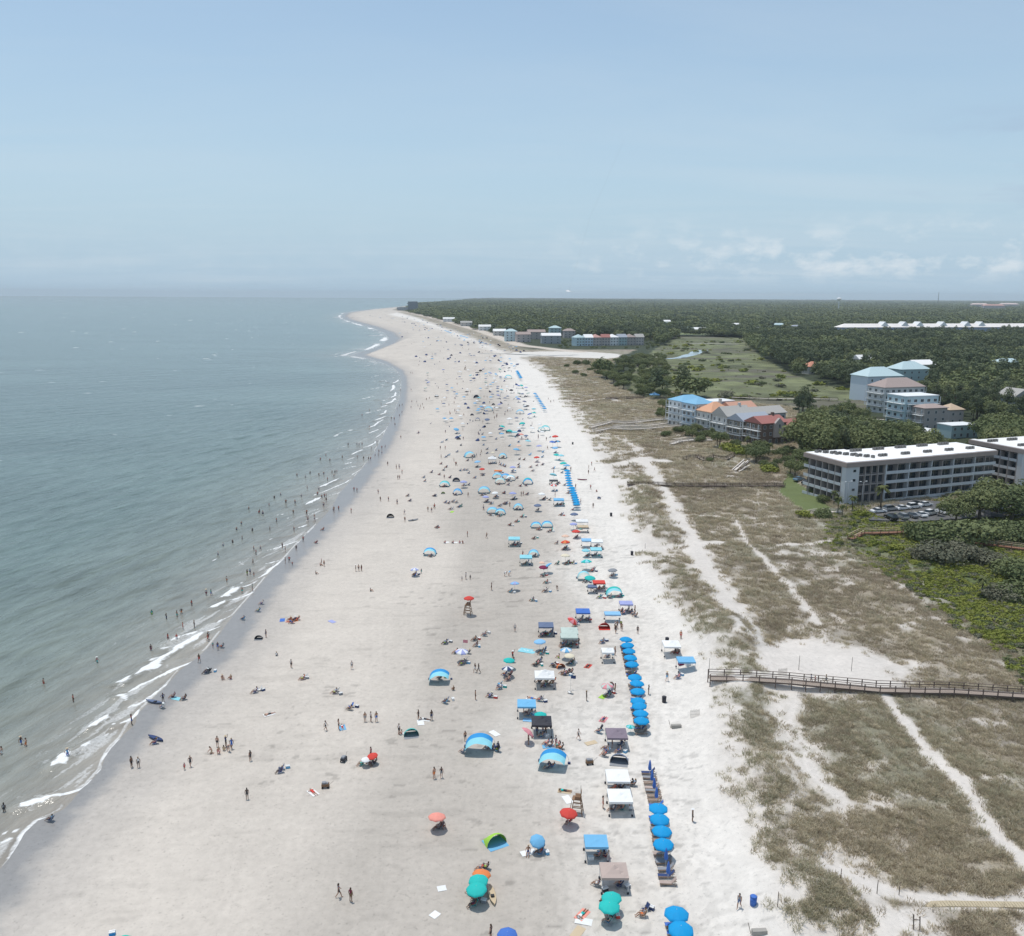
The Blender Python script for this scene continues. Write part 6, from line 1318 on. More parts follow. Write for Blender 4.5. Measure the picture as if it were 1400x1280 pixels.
def rental(px, py, row, i, n, k=2, sc=1.05, fold=False, group=None, plain=False):
    p = at(px, py, (1.85 if not fold else 0)*sc); nm = '%s folded dark blue umbrella of %s' % (ORD[i], row) if fold else '%s blue umbrella of %s' % (ORD[i], row)
    if fold: folded(p, nm+', wooden loungers beside it', group).scale = (1.25, 1.25, 1.2)
    else: umbrella(p, 'rental', (('open ' if not plain else '')+nm if not plain else nm), group, scale=sc*1.05, near=py > 640, tilt=(rnd.uniform(-.05, .05), rnd.uniform(-.05, .05)))
    for j in range(k):
        q_ = p+Vector((-.05+(.0 if fold else 0), (-.62, .62)[j], 0)); q_.z = gz(q_.x, q_.y); lounger(q_, SEA+rnd.uniform(-.08, .08), 'rental loungers under the blue umbrellas', '%s wooden lounger under the %s blue umbrella of %s' % (('near', 'far')[j], ORD[i]+(' folded' if fold else ''), row), rnd.choice(('navy', 'taupe', 'grey', 'royal', None)))
        if not fold and rnd.random() < .22: Pn(px, py, 'chair', p=q_+Vector((0, 0, .08)), rot=SEA)
    return p
# --- rental rows
for i, (x, y) in enumerate([(925,1249), (931,1271)]): lm(rental(x, y, 'the pair at the bottom edge', i, 2, sc=1.12), 'bottom blue pair' if i == 0 else None)
for i, (x, y) in enumerate([(900,1105), (902,1120), (905,1136), (907,1154)]): lm(rental(x, y, 'the short row of four', i, 4), ('short blue row', None, None, 'lowest short row umbrella')[i])
for i, (x, y) in enumerate([(888,1062), (891,1076), (894,1087), (897,1100)]): lm(rental(x, y, 'the four above the short row', i, 4, fold=True), 'four folded blue umbrellas' if i == 1 else None)
for i, (x, y) in enumerate([(910,1186), (913,1205)]): lm(rental(x, y, 'the two below the short row', i, 2, fold=True), 'two folded blue umbrellas' if i == 1 else None)
for i, (x, y) in enumerate([(856,874), (858,882), (860,890), (862,899), (864,908), (868,926), (871,934), (872,945), (872,958), (874,965), (876,975), (877,985)]): lm(rental(x, y, 'the long row of twelve', i, 12, k=2), {0: 'top long row umbrella', 5: 'middle long row umbrella', 11: 'bottom long row umbrella'}.get(i))
for i in range(7): t_ = i/6; lm(rental(775.5+3.5*t_+rnd.uniform(-.5,.5), 643.5+20*t_, 'the packed row above the kink', i, 7, k=0, sc=1.02, plain=True), 'upper packed blue row' if i == 4 else None)
for i in range(8): t_ = i/7; lm(rental(782.5+6*t_+rnd.uniform(-.5,.5), 667+22*t_, 'the packed row below the kink', i, 8, k=0, sc=1.02, plain=True), 'lower packed blue row' if i == 4 else None)
for i in range(10): t_ = i/9; rental(731.5+13*t_+rnd.uniform(-.4,.4), 538+20.5*t_, 'the slanting far row by the dune gap', i, 12, k=0, sc=1.1, plain=True)
for i in range(7): t_ = i/6; rental(707+5*t_, 507.5+9*t_, 'the farthest solid blue row', i, 7, k=0, sc=1.35, plain=True)
# --- arched shades
A_(602, 921, 'blue and aqua arched sunshade alone on the open tan sand', 'lone blue arched sunshade', rot=.0, scale=.86); Ch(601, 926, 'black'); Pn(609, 924, 'sit')
A_(657, 1011, 'large blue and aqua arched sunshade with chairs on both sides', 'large blue arched sunshade', rot=-.05, scale=1.0)
for x, y in ((633,1026),(666,1021),(672,1022),(680,1024)): Ch(x, y)
Pn(636, 1006, 'stand', 'skin', 'black'); Pn(681, 1021, 'stand', 'navy', 'black')
A_(758, 1032, 'blue and aqua arched sunshade beside a crowd of chairs', 'crowded blue sunshade', rot=-.18, scale=.95)
for x, y in ((747,1015),(752,1017),(762,1018),(766,1021),(748,1047),(755,1046)): Ch(x, y)
Tw(750, 1021, 'sky'); Pn(750, 1045, 'sit'); Pn(760, 1012, 'stand', 'white', 'pink')
A_(839.5, 806, 'teal striped arched sunshade at the edge of the open white sand', 'teal arched sunshade', 'wide', 'teal', 'aqua', scale=.9); G(834, 815, 2, 1); G(846, 814, 2, 1)
A_(588, 752, 'aqua and blue arched sunshade alone by the runnel', 'runnel arched sunshade', 'wide', 'blue', 'aqua', scale=.82); G(588, 759, 2, 1)
A_(733, 716, 'aqua arched sunshade, seaward one of a touching pair', 'touching sunshade pair', 'wide', 'blue', 'aqua', scale=.75); A_(748, 715, 'aqua arched sunshade, landward one of a touching pair', None, 'wide', 'blue', 'aqua', scale=.8); G(736, 723, 2, 2); G(752, 725, 3, 2)
A_(729.5, 753, 'small pale blue arched sunshade behind the aqua canopy', None, 'small', 'sky', 'aqua'); G(731, 759, 1, 1)
A_(673.5, 696, 'blue and aqua arched sunshade, first of two above the yellow towels', 'striped pair of arched sunshades', 'wide', 'sky', 'aqua', scale=.85); A_(684, 698, 'blue and aqua arched sunshade, second of two overlapping', None, 'wide', 'blue', 'aqua', scale=.8); G(670, 703, 2, 1); G(683, 704, 3, 1); Pn(661, 693)
A_(680.5, 649, 'blue and aqua arched sunshade at the top of the big cluster', 'big sunshade cluster', 'wide', 'sky', 'aqua', scale=.95); A_(691, 650, 'deep blue arched sunshade in the big cluster', None, 'wide', 'blue', 'sky', scale=.9); A_(684, 656, 'pale aqua arched sunshade lowest in the big cluster', None, 'wide', 'aqua', 'pale', scale=.9); A_(698, 652, 'white and blue arched sunshade on the landward side of the big cluster', None, 'wide', 'aqua', 'white', scale=.85); G(682, 661, 3, 1); G(695, 657, 2, 1)
A_(641.5, 620, 'flat blue and aqua arched sunshade standing high on the tan sand', 'slanted blue sunshade', 'wide', 'sky', 'aqua', scale=1.1, rot=.3); G(646, 623, 2, 1); G(640, 629, 2, 1)
A_(608, 660, 'teal striped arched sunshade on the seaward side of the crowd', 'teal striped sunshade', 'wide', 'teal', 'aqua', scale=.9); G(607, 664, 3, 1)
A_(662, 668, 'pale aqua arched sunshade with dark chairs in front', 'pale aqua arched sunshade', 'wide', 'sky', 'aqua', scale=1.0); G(660, 675.5, 3, 1)
A_(687.4, 621, 'pale blue arched sunshade past the white peaked canopy', 'pale blue sunshade', 'small', 'sky', 'aqua', scale=1.2); G(688, 625, 2, 1)
A_(625.7, 669.5, 'small bright blue arched sunshade below the lavender umbrella', 'small bright blue sunshade', 'small', 'blue', 'sky', scale=1.1); G(622, 675.5, 2, 1)
A_(708.6, 690, 'small aqua arched sunshade among the lower crowd', 'small aqua arched sunshade', 'small', 'sky', 'aqua', scale=1.1); G(707, 695, 2, 1)
A_(745.7, 584, 'aqua arched sunshade at the top of the landward camps', None, 'wide', 'teal', 'aqua', scale=1.1); A_(740.5, 585, 'pale aqua arched sunshade next to the topmost one', None, 'small', 'aqua', 'pale', scale=1.3)
A_(668, 558, 'aqua arched sunshade far up the tan sand', None, 'wide', 'sky', 'aqua', scale=1.2); A_(711, 562, 'pale aqua arched sunshade far up by the white sand', None, 'wide', 'aqua', 'sky', scale=1.1); A_(695, 514.5, 'teal arched sunshade far up the beach near the farthest blue row', None, 'wide', 'teal', 'aqua', scale=1.4)
A_(721.7, 655, 'teal arched sunshade standing alone right of the big cluster', 'lone teal sunshade', 'small', 'teal', 'blue', scale=1.25); A_(798, 783, 'pale aqua flat arched sunshade between the aqua umbrellas', None, 'small', 'aqua', 'pale', scale=1.1)
# --- pop-up canopies
C(744.5, 921, 'white', 'white peaked canopy with four legs and people in its shade', 'white peaked canopy', w=3.3, d=3.0, rise=.95); Ch(738, 931, 'black'); G(746, 934, 3, 3); Pn(757, 930, 'chair'); Ch(754, 934, 'orange')
C(918, 879, 'white', 'bright white canopy beside the dark waste bin', 'white canopy by the bin', w=3.0, d=3.0, rise=.55); Pn(924, 888, 'stand', 'maroon', 'black'); Pn(927, 887, 'hips', 'red', 'navy'); Ch(921, 891, 'grey'); Ch(926, 892, 'maroon')
C(938, 900, 'sky', 'flat pale blue canopy over the lifeguard supplies', 'flat blue canopy', w=3.0, d=2.4, rise=.12, h=2.0); cooler(at(931, 909), .2, 'maroon', 'maroon box on the sand under the flat blue canopy', s=1.6); cooler(at(941, 910), .4, 'white', 'white box on the sand under the flat blue canopy', s=1.5)
C(720, 960, 'sky', 'light blue flat canopy near the black canopy', 'light blue canopy', w=2.9, d=2.6, rise=.25); Pn(716, 967, 'stand', 'skin', 'black'); Pn(727, 969, 'stand', 'black', 'black'); G(722, 973, 3, 2)
C(740.5, 984, 'black', 'black pop-up canopy with people standing underneath', 'black canopy', w=3.0, d=3.0, rise=.8, legs='black'); Pn(734, 998, 'stand', 'skin', 'navy'); Pn(742, 997, 'stand', 'white', 'royal'); Pn(746, 999, 'hips', 'skin', 'black'); G(739, 1003, 2, 1)
C(843, 1001, 'plum', 'mauve grey pop-up canopy with white legs', 'mauve canopy', w=3.0, d=3.0, rise=.6, legs='white'); Pn(837, 1015, 'stand', 'black', 'black'); G(846, 1021, 3, 1, ('navy', 'grey')); Pn(850, 1014, 'sit'); Ch(828, 1022, 'royal'); Ch(826, 1031, 'grey'); Ch(829, 1026, 'sky')
C(844.5, 1059, 'white', 'white canopy, upper one of two with dark shade beneath', 'upper white canopy', w=3.0, d=3.0, rise=.22); G(842, 1073, 3, 2); G(849, 1073, 2, 1); Ch(861, 1070, 'black'); Ch(865, 1071, 'grey')
C(847.5, 1086, 'white', 'white canopy, lower one of two near the folded umbrellas', 'lower white canopy', w=3.0, d=3.0, rise=.35); G(840, 1100, 3, 1); G(852, 1099, 3, 2); Pn(861, 1095, 'stand'); Pn(824.5, 1097, 'stand', 'skin', 'red')
C(815, 1148, 'sky', 'patterned light blue canopy with slim white legs', 'patterned blue canopy', w=2.7, d=2.4, rise=.12, legs='white'); G(817, 1166, 2, 1); Ch(828, 1168, 'red'); Pn(826, 1160, 'stand', 'maroon', 'navy'); cooler(at(808, 1175), .2, 'white', 'white cool box at the leg of the patterned blue canopy')
C(839.5, 1188, 'taupe', 'taupe brown canopy with slim pale legs and a lone chair', 'taupe canopy', w=3.0, d=2.7, rise=.6, legs='white'); Ch(848, 1206, 'navy'); Ch(846, 1209, 'navy', who=False); Ch(816, 1207, 'grey'); cooler(at(827, 1218), .5, 'black', 'black cool box at the corner of the taupe canopy', s=1.1); cooler(at(858, 1214), .5, 'grey', 'grey cool box at the far leg of the taupe canopy')
C(797, 834, 'royal', 'bright blue canopy on the white sand with dark chairs', 'bright blue canopy', w=2.8, d=2.6, rise=.35); G(795, 846, 3, 1); G(802, 845, 2, 1)
C(746.5, 853, 'slate', 'slate blue canopy standing lower than the bright blue one', 'slate blue canopy', w=2.9, d=2.6, rise=.3); G(742, 866, 3, 1); G(752, 865, 3, 2)
C(778.5, 861, 'pale', 'pale green canopy, upper of two joined ones', 'pale green canopy', w=3.2, d=3.2, rise=.45); C(778, 868, 'pale', 'grey green canopy joined below the pale green one', None, w=3.2, d=2.2, rise=.2); G(772, 880, 3, 2); G(782, 880, 3, 2); Ch(789, 877); Ch(768, 881)
C(837.5, 835, 'ltblue', 'low pale canopy with blue ends beside a busy group', 'blue ended canopy', w=3.2, d=1.9, rise=.15, h=1.7)
C(856, 823, 'lavender', 'flat periwinkle canopy above a busy group', 'periwinkle canopy', w=2.7, d=2.2, rise=.25)
for x, y in ((849,835),(852,838),(857,834),(862,836),(866,838),(869,841)): Ch(x, y)
Pn(860, 829, 'stand'); Pn(868, 833, 'stand')
C(831, 888, 'white', 'small navy and white striped cabana canopy', 'striped cabana', w=2.2, d=2.2, rise=.5); G(831, 895, 2, 1, ('navy', 'white')); Pn(841, 890, 'stand', 'skin', 'grey')
C(719, 760, 'aqua', 'bright aqua canopy with a person at its side', 'bright aqua canopy', w=3.0, d=2.8, rise=.3); G(719, 769, 3, 1); Pn(714.7, 757)
C(703, 735, 'aqua', 'bright aqua canopy, the one higher up the sand', 'upper aqua canopy', w=3.0, d=2.8, rise=.3); G(701, 743, 2, 1); G(707, 742.5, 2, 1)
C(816, 738.5, 'white', 'white canopy at the landward edge beside an aqua one', 'landward white canopy', w=3.0, d=2.8, rise=.4); G(815, 745, 3, 1); C(802, 737, 'ltblue', 'pale blue white canopy next to the landward white one', None, w=2.6, d=2.4, rise=.15)
C(815, 749.5, 'aqua', 'aqua canopy just below the landward white canopy', 'landward aqua canopy', w=2.8, d=2.6, rise=.3); G(814, 757, 3, 1)
C(819, 794.5, 'red', 'bright red flat canopy on the white sand', 'bright red canopy', w=2.7, d=2.2, rise=.15); G(818, 804, 2, 1); G(823, 803, 2, 1); C(810, 797.5, 'slate', 'dark table canopy just left of the red canopy', None, w=2.0, d=1.8, rise=.12, h=1.6)
C(795.7, 711, 'white', 'wide white canopy above a brown striped shelter', 'wide white canopy', w=3.4, d=2.8, rise=.5); C(797, 717, 'tan', 'brown striped shelter below the wide white canopy', None, w=3.0, d=2.2, rise=.3, h=1.7); G(794, 721, 3, 0)
C(673, 626, 'white', 'white peaked canopy high up among the crowd', 'far white peaked canopy', w=3.2, d=3.0, rise=1.1); G(671, 633, 3, 1); G(676, 632, 2, 0)
C(764, 682, 'sky', 'pale blue canopy near the packed blue row', 'pale blue canopy', w=3.2, d=3.0, rise=.4); G(762, 689, 3, 1); G(768, 688, 3, 1); Pn(759, 676)
C(757, 654, 'black', 'low dark canopy beside the aqua umbrella', 'low dark canopy', w=3.0, d=2.2, rise=.2, h=1.5); C(681, 641, 'orange', 'thin orange canopy above the big cluster', 'thin orange canopy', w=2.8, d=1.6, rise=.1, h=1.6); G(684, 645, 2, 1)
C(628.6, 508, 'white', 'white canopy far up the beach beside the brown lifeguard chair', None, w=3.6, d=3, rise=.5, h=2.2); C(652.6, 509, 'black', 'dark canopy far up the beach', None, w=3.4, d=3, rise=.4); C(703, 590, 'aqua', 'aqua canopy far up beside the orange umbrella', None, w=3.0, d=2.6, rise=.3)
C(895, 541, 'ltblue', 'pale blue canopy among trees at the far terrace end', None, w=6, d=5, rise=1.4, h=3)
# --- umbrellas of many colours
U(597.5, 1115.5, 'salmon', 'salmon pink umbrella with people huddled in its shade', 'salmon umbrella'); Ch(599, 1130, 'black'); Ch(602, 1128, 'navy'); Pn(606, 1127, 'sit', 'pink', 'red')
U(777.5, 1110.5, 'red', 'bright red umbrella beside the bare wooden lifeguard chair', 'bright red umbrella', scale=1.02); Pn(779, 1121, 'chair', 'red', 'red'); Ch(777, 1122, 'maroon', who=False)
U(735, 1149, 'sky', 'light blue umbrella tilted over dark chairs', 'tilted light blue umbrella', tilt=(.35, -.25), scale=.85); G(737, 1161, 2, 1); Ch(738, 1165, 'sky', who=False); Pn(722, 1163, 'chair', 'skin', 'navy'); Tw(722, 1166, 'white')
U(836, 1226.5, 'teal', 'teal umbrella, upper of the pair below the taupe canopy', None, scale=1.0); U(833, 1238, 'teal', 'teal umbrella, lower of the pair below the taupe canopy', 'teal pair', scale=1.05); G(835, 1250, 3, 2); Pn(822, 1233, 'sit')
U(658.5, 1194, 'orange', 'orange red umbrella just above two teal ones', 'orange red umbrella', scale=.95); U(654, 1203, 'teal', 'teal umbrella right below the orange red one', None); U(651.5, 1214.5, 'teal', 'teal umbrella with dark chairs, lower one below the orange umbrella', 'two teal umbrellas', scale=1.05); G(650, 1228, 3, 2); Ch(644, 1219); Pn(657, 1185, 'chair', 'red', 'navy'); Ch(664, 1184, 'black')
U(693.5, 1277, 'royal', 'royal blue umbrella cut by the bottom edge', 'bottom royal blue umbrella', scale=.95)
U(509, 1033, 'red', 'small red umbrella beside a white one', 'small red umbrella', scale=.72, tilt=(.2, .1)); U(500, 1038, 'white', 'small white umbrella beside the red one', None, scale=.6); Ch(494, 1043, 'teal'); Ch(507, 1042, 'maroon'); Pn(503, 1043, 'chair', 'pink', 'white'); Ch(512, 1041, 'black'); Pn(507, 1029, 'stand', 'maroon', 'maroon')
U(631.5, 890, 'white', 'white umbrella with navy spots and chairs beneath', 'white rainbow flag umbrella', scale=1.1, hue2='lavender'); G(634, 904, 3, 2); Ch(622.5, 891, 'black'); Ch(640, 891, 'black')
U(696, 902, 'teal', 'teal umbrella above the navy striped one', 'teal umbrella above stripes', scale=.95); U(694, 913, 'navy', 'navy and white striped umbrella below the teal one', 'navy striped umbrella', hue2='white', scale=.95); Pn(701, 895, 'reach'); Ch(700, 903, 'navy'); Ch(690, 921, 'royal'); Ch(697, 921, 'maroon'); Ch(694, 928, 'maroon'); G(683, 936.5, 3, 1, ('sky', 'navy'))
U(738, 876.5, 'ltblue', 'plain light blue umbrella above dark chairs', 'plain light blue umbrella', scale=1.05); G(741, 890, 3, 2)
U(783, 848, 'red', 'red and white tilted umbrella near the bright blue canopy', 'tilted red umbrella', hue2='pink', tilt=(.55, -.2), scale=1.05); G(786, 853, 2, 1)
U(774, 888, 'sky', 'blue and white umbrella above the cream one', 'blue and white umbrella', hue2='white', scale=1.0); U(778.5, 896, 'cream', 'cream umbrella just below the blue and white one', 'cream umbrella', scale=.9); G(781, 905, 2, 2); Pn(764, 897, 'sit')
U(830, 937, 'pale', 'faded pinkish white umbrella with dark chairs', 'faded white umbrella', hue2='pink', scale=.95); G(832, 947, 3, 1, ('navy', 'slate')); Pn(838.5, 938, 'bend', 'skin', 'maroon'); Pn(841, 941, 'stand', 'skin', 'brown'); Tw(824, 953, 'green', l=1.4)
U(739, 976, 'teal', 'teal umbrella peeping above the black canopy', None, scale=.9); U(722, 1000, 'pink', 'pink umbrella tipped over beside the black canopy', 'tipped pink umbrella', tilt=(.7, -.3), scale=1.0); U(862, 993, 'teal', 'small teal ball shaped umbrella at the end of the long blue row', None, scale=.62, hue2='aqua')
Tw(723, 985, 'ltblue', 1.4); Pn(722.5, 1011, 'stand', 'black', 'black')
U(785, 702.5, 'slate', 'flat slate umbrella above the wide white canopy', 'flat slate umbrella', scale=1.1); U(784, 716, 'lavender', 'blue lavender umbrella at the side of the wide white canopy', None, scale=1.0); U(787.4, 726, 'red', 'bright red umbrella below the wide white canopy', 'red umbrella below white', scale=1.1); G(788, 733, 3, 1); U(773, 740.5, 'red', 'red and orange umbrella with pink one behind', 'red and orange umbrella', hue2='orange', scale=1.12); U(773, 732.5, 'peach', 'pale pink umbrella just above the red and orange one', None, scale=1.0); G(772, 749, 3, 2); Ch(761, 742)
U(773, 759, 'cream', 'cream coloured umbrella with dark chairs below', 'lone cream umbrella', scale=1.1); G(775, 769, 3, 2); G(783, 769, 1, 1); Ch(762, 770)
U(743, 775, 'maroon', 'maroon umbrella overlapping a tilted blue one', 'maroon umbrella', scale=1.0); U(749, 773, 'sky', 'tilted blue umbrella overlapping the maroon one', None, tilt=(.3, .7), scale=1.05); U(741, 769, 'peach', 'small pink umbrella behind the maroon one', None, scale=.7); G(741.7, 786, 2, 1); U(703.8, 797, 'lavender', 'lavender blue umbrella standing alone above a chair', 'lone lavender umbrella', hue2='ltblue', scale=.98); G(698, 807, 2, 1)
U(801, 752, 'aqua', 'aqua umbrella with people to its right', 'upper aqua umbrella', scale=1.0); G(804, 758, 3, 1); U(801.5, 767, 'aqua', 'wide aqua umbrella in the landward camps', 'wide aqua umbrella', hue2='teal', scale=1.25); U(806.7, 789.5, 'teal', 'dark teal umbrella just above the red canopy', 'dark teal umbrella', scale=1.15); G(801, 793, 3, 1); G(810, 778.5, 3, 2); G(820, 815, 2, 1); U(837.5, 779, 'grey', 'flat grey umbrella over two chairs near the dune track', 'dune track grey umbrella', scale=1.0); G(838, 785, 3, 1)
U(567, 778, 'white', 'pale white umbrella over a dark heap by the runnel', 'pale white umbrella', scale=.95, hue2='lavender'); G(567, 785, 2, 2); Pn(576, 781, 'stand', s=.7)
U(759, 596.3, 'red', 'bright red umbrella at the top of the blue camps', 'top red umbrella', scale=1.35); U(755.5, 604, 'royal', 'dark blue umbrella, seaward one of a big pair', None, scale=1.35); U(762, 603.4, 'navy', 'blue and purple umbrella, landward one of a big pair', None, hue2='sky', scale=1.4); U(759, 612, 'ltblue', 'pale blue umbrella below the big dark blue pair', None, scale=1.2); U(761, 621.5, 'teal', 'teal umbrella in the camps above the packed blue row', None, scale=1.2); U(767, 622.5, 'aqua', 'aqua umbrella in the camps above the packed blue row', None, scale=1.2); U(770, 633, 'teal', 'teal umbrella just above the packed blue row', None, scale=1.3); U(775, 636, 'sky', 'sky blue umbrella touching the packed blue row', None, scale=1.2)
G(759, 618, 3, 0); G(764, 628, 3, 0); G(772.6, 639.7, 3, 0)
U(756.5, 648.5, 'aqua', 'aqua and green tilted umbrella left of the packed row', 'aqua tilted umbrella', tilt=(.3, -.3), scale=1.25); U(757, 663, 'red', 'red umbrella with white trim left of the packed row', 'red and white umbrella', hue2='white', scale=1.15); G(757, 670, 2, 0); G(762, 660, 2, 1); Ch(754, 660)
U(701, 674, 'lavender', 'lower crowd lavender umbrella', 'lower crowd lavender umbrella', scale=1.15); G(703, 681, 3, 1); U(701, 638.5, 'lavender', 'lavender umbrella right of the far white canopy', None, scale=1.15); G(700.6, 643, 3, 0); U(737, 609.5, 'lavender', 'lavender umbrella high in the landward crowd', None, scale=1.2); G(741.7, 617.4, 3, 0); U(733.7, 625, 'red', 'small red umbrella in the landward crowd', None, scale=1.1); G(734, 630, 2, 0)
U(735, 690.5, 'slate', 'flat slate blue umbrella below the white one', 'flat slate blue umbrella', scale=1.1); Ch(735, 697); U(740.6, 675, 'white', 'white umbrella above a row of dark chairs', 'lower crowd white umbrella', scale=1.1); G(744, 681, 3, 2); U(706, 614, 'sky', 'blue umbrella with a peach one behind it', None, scale=1.3); U(709, 609, 'peach', 'peach umbrella behind the blue one', None, scale=1.1); U(722, 602.5, 'aqua', 'aqua umbrella in the upper crowd', None, scale=1.2); U(712.6, 593.7, 'salmon', 'peach orange umbrella in the upper crowd', None, scale=1.2); G(704.6, 597, 2, 0); G(719, 597, 2, 0)
U(652.6, 631, 'ltblue', 'light blue umbrella below the slanted sunshade', None, scale=1.15); G(652, 637.5, 3, 1); U(659, 641, 'red', 'red umbrella left of the big cluster', 'cluster red umbrella', scale=1.0); G(659, 649, 2, 1); U(633.7, 658.5, 'lavender', 'lavender umbrella beside the teal striped sunshade', 'striped sunshade lavender umbrella', scale=1.2); G(634, 663, 2, 1); U(664, 679, 'lavender', 'lavender umbrella below the pale aqua sunshade', None, scale=1.0); G(665, 684.5, 2, 1); U(676.6, 673.5, 'white', 'small white umbrella past the pale aqua sunshade', None, scale=1.05); G(677, 678.5, 2, 1); U(674, 618.5, 'cream', 'yellowish umbrella behind the far white peaked canopy', None, scale=.9)
U(696.6, 572.3, 'white', 'bright white umbrella far up the beach', None, scale=1.5); U(714, 578.3, 'teal', 'teal umbrella far up by the white sand', None, scale=1.4); G(715, 581, 3, 0); U(696.6, 588.6, 'teal', 'dark teal umbrella far up in the crowd', None, scale=1.4)
A_(653, 572, 'low blue sunshade far up on the tan sand', None, 'small', 'navy', 'slate', scale=.9)
# --- tents
def Tn(px, py, hue, label, short=None, **k): p = at(px, py, .5); tent(p, hue, label, **k); lm(p, short)
Tn(562, 1000, 'teal', 'teal dome tent on the tan sand beside a standing person', 'teal dome tent', rot=.2, scale=1.0); Pn(545.5, 997, 'stand', 'white', 'black'); Pn(549, 1001, 'sit', s=.8); Tw(552, 1003, 'white', l=.8, w=.6)
Tn(675.5, 1146, 'green', 'lime green and blue pop up tent alone on the sand', 'lime green tent', rot=.5, scale=1.15, floor='sky')
Tn(847, 1036, 'slate', 'grey blue shelter between the mauve and white canopies', 'grey blue shelter', rot=-.2, scale=1.15); Tn(171, 1279, 'teal', 'teal tent cut by the bottom edge', 'bottom edge teal tent', scale=.55); tag(cooler(at(153.6, 1278), .3, 'blue', None), 'round bright blue bag beside the teal tent at the bottom edge', 'bag')
Tn(354, 870, 'black', 'small dark tent near the wet sand', 'small dark tent', scale=.7); Tn(534, 705, 'black', 'dark low tent alone on the seaward sand', 'dark low tent', scale=1.0); Tn(624, 656, 'slate', 'dark pointed tent beside the teal striped sunshade', 'dark pointed tent', scale=1.2); Tn(766, 909, 'orange', 'small orange red tent below the cream umbrella', 'small orange tent', scale=.7, rot=.4); Tn(826, 855, 'red', 'low red tent beside a standing group', 'low red tent', scale=1.0, floor='red'); Tn(606, 673, 'green', 'tiny green tent on the seaward side of the crowd', None, scale=.6); Tn(657, 507, 'black', 'dark tent far up the tan sand', None, scale=1.3); Tn(651.4, 543, 'slate', 'big dark tent far up the tan sand', 'big dark tent', scale=1.7); Tn(597, 541.7, 'black', 'dark low tent far up near the runnel', None, scale=1.2); Tn(696, 590.5, 'teal', 'teal tent far up below the dark teal umbrella', None, scale=1.3)
o = Tw(721, 890, 'aqua', 1.2, 3.2, 1.9); Tw(719, 889.5, 'white', 1.2, 3.0, .4)
# flag poles, lifeguard chairs, bins, boards
def lifeguard(px, py, label, short, umb=None, flag=False):
    p = at(px, py); e = empty('lifeguard_chair', p, R(80), label, 'lifeguard chair'); m = MB()
    for sx in (-1, 1):
        for sy in (-1, 1): m.bar((sx*.75, sy*.75, -.2), (sx*.42, sy*.42, 2.1), .1)
        for z in (.5, 1.1, 1.7): k = .75-.33*z/2.1; m.bar((sx*k, -k, z), (sx*k, k, z), .06, .09)
    for z in (.5, 1.1, 1.7): k = .75-.33*z/2.1; m.bar((-k, -k, z+.1), (k, -k, z+.1), .06, .09)
    part('stand_frame', m.mesh('stand_frame', WOODL), e); part('platform', MB().box((-.5, -.5, 2.1), (.5, .6, 2.17)).mesh('platform', WOODL), e)
    s_ = MB()
    for k in range(5): s_.box((-.42, -.40+k*.14, 2.52), (.42, -.30+k*.14, 2.56))
    s_.box((-.45, -.45, 2.172), (-.38, .3, 2.515)); s_.box((.38, -.45, 2.172), (.45, .3, 2.515)); part('seat', s_.mesh('seat', WOODL), e)
    b_ = MB()
    for k in range(4): b_.box((-.42, -.50, 2.62+k*.18), (.42, -.46, 2.75+k*.18))
    part('backrest', b_.mesh('backrest', WOODL), e); l = MB(); l.bar((-.3, 1.0, -.1), (-.3, .62, 2.1), .05).bar((.3, 1.0, -.1), (.3, .62, 2.1), .05)
    for k in range(6): z = .25+k*.33; y = 1.0-.38*z/2.1; l.bar((-.3, y, z), (.3, y, z), .05)
    part('ladder', l.mesh('ladder', WOODL), e)
    if flag: part('pole', MB().tube([(-.45, -.45, 2.0), (-.45, -.45, 4.2)], .025, 6).mesh('pole', DARK), e)
    if umb:
        part('pole', MB().tube([(-.5, -.3, 2.0), (-.5, -.3, 3.85)], .025, 6).mesh('pole', POLEM), e); c = part('umbrella', umb_meshes(True)[0], e, (-.5, -.3, 3.7)); setmat(c, CLOTH[umb]); setmat(c, CLOTH['red'] if umb == 'red' else CLOTH['white'], 1)
    lm(p, short); return e
lifeguard(640, 840, 'tall wooden lifeguard chair with red umbrella on the runnel', 'red topped lifeguard chair', 'red'); lifeguard(789, 1112, 'bare wooden lifeguard chair with tall thin pole', 'bare lifeguard chair', None, True); lifeguard(636, 506, 'brown lifeguard chair far up the beach with brown umbrella', None, 'brown')
for px, py, lb in ((912, 876, 'dark waste bin behind the white canopy'), (908, 957, 'dark waste bin alone on the white sand track'), (864, 757, 'dark waste bin on the white sand by the dune gap'), (835.5, 704, 'dark waste bin near the dune toe above the gap'), (783, 606.5, 'dark waste bin beside the red umbrella at the dune side')): bin_(at(px, py, .4), lb)
bin_(at(1030, 1232, .4), 'bright blue waste bin beside the person at the dune path', None, 'royal')
wagon(at(806, 1045), .2, 'brown', 'small dark wagon on the white sand beside the grey blue shelter'); wagon(at(470, 1041), 1.3, 'black', 'dark stroller like wagon standing near the small red umbrella'); wagon(at(445, 1077), .1, 'brown', 'small brown loaded wagon near the white towel'); wagon(at(819, 682.5), .1, 'slate', 'blue grey wagon parked on the sand track by the packed row')
for px, py, hu in ((604, 1215, 'white'), (594.5, 1251, 'white')): o = towel(at(px, py), rnd.uniform(0, 1), hu, 1.0, .9); pend(o, 'small square white blanket on bare sand', at(px, py))
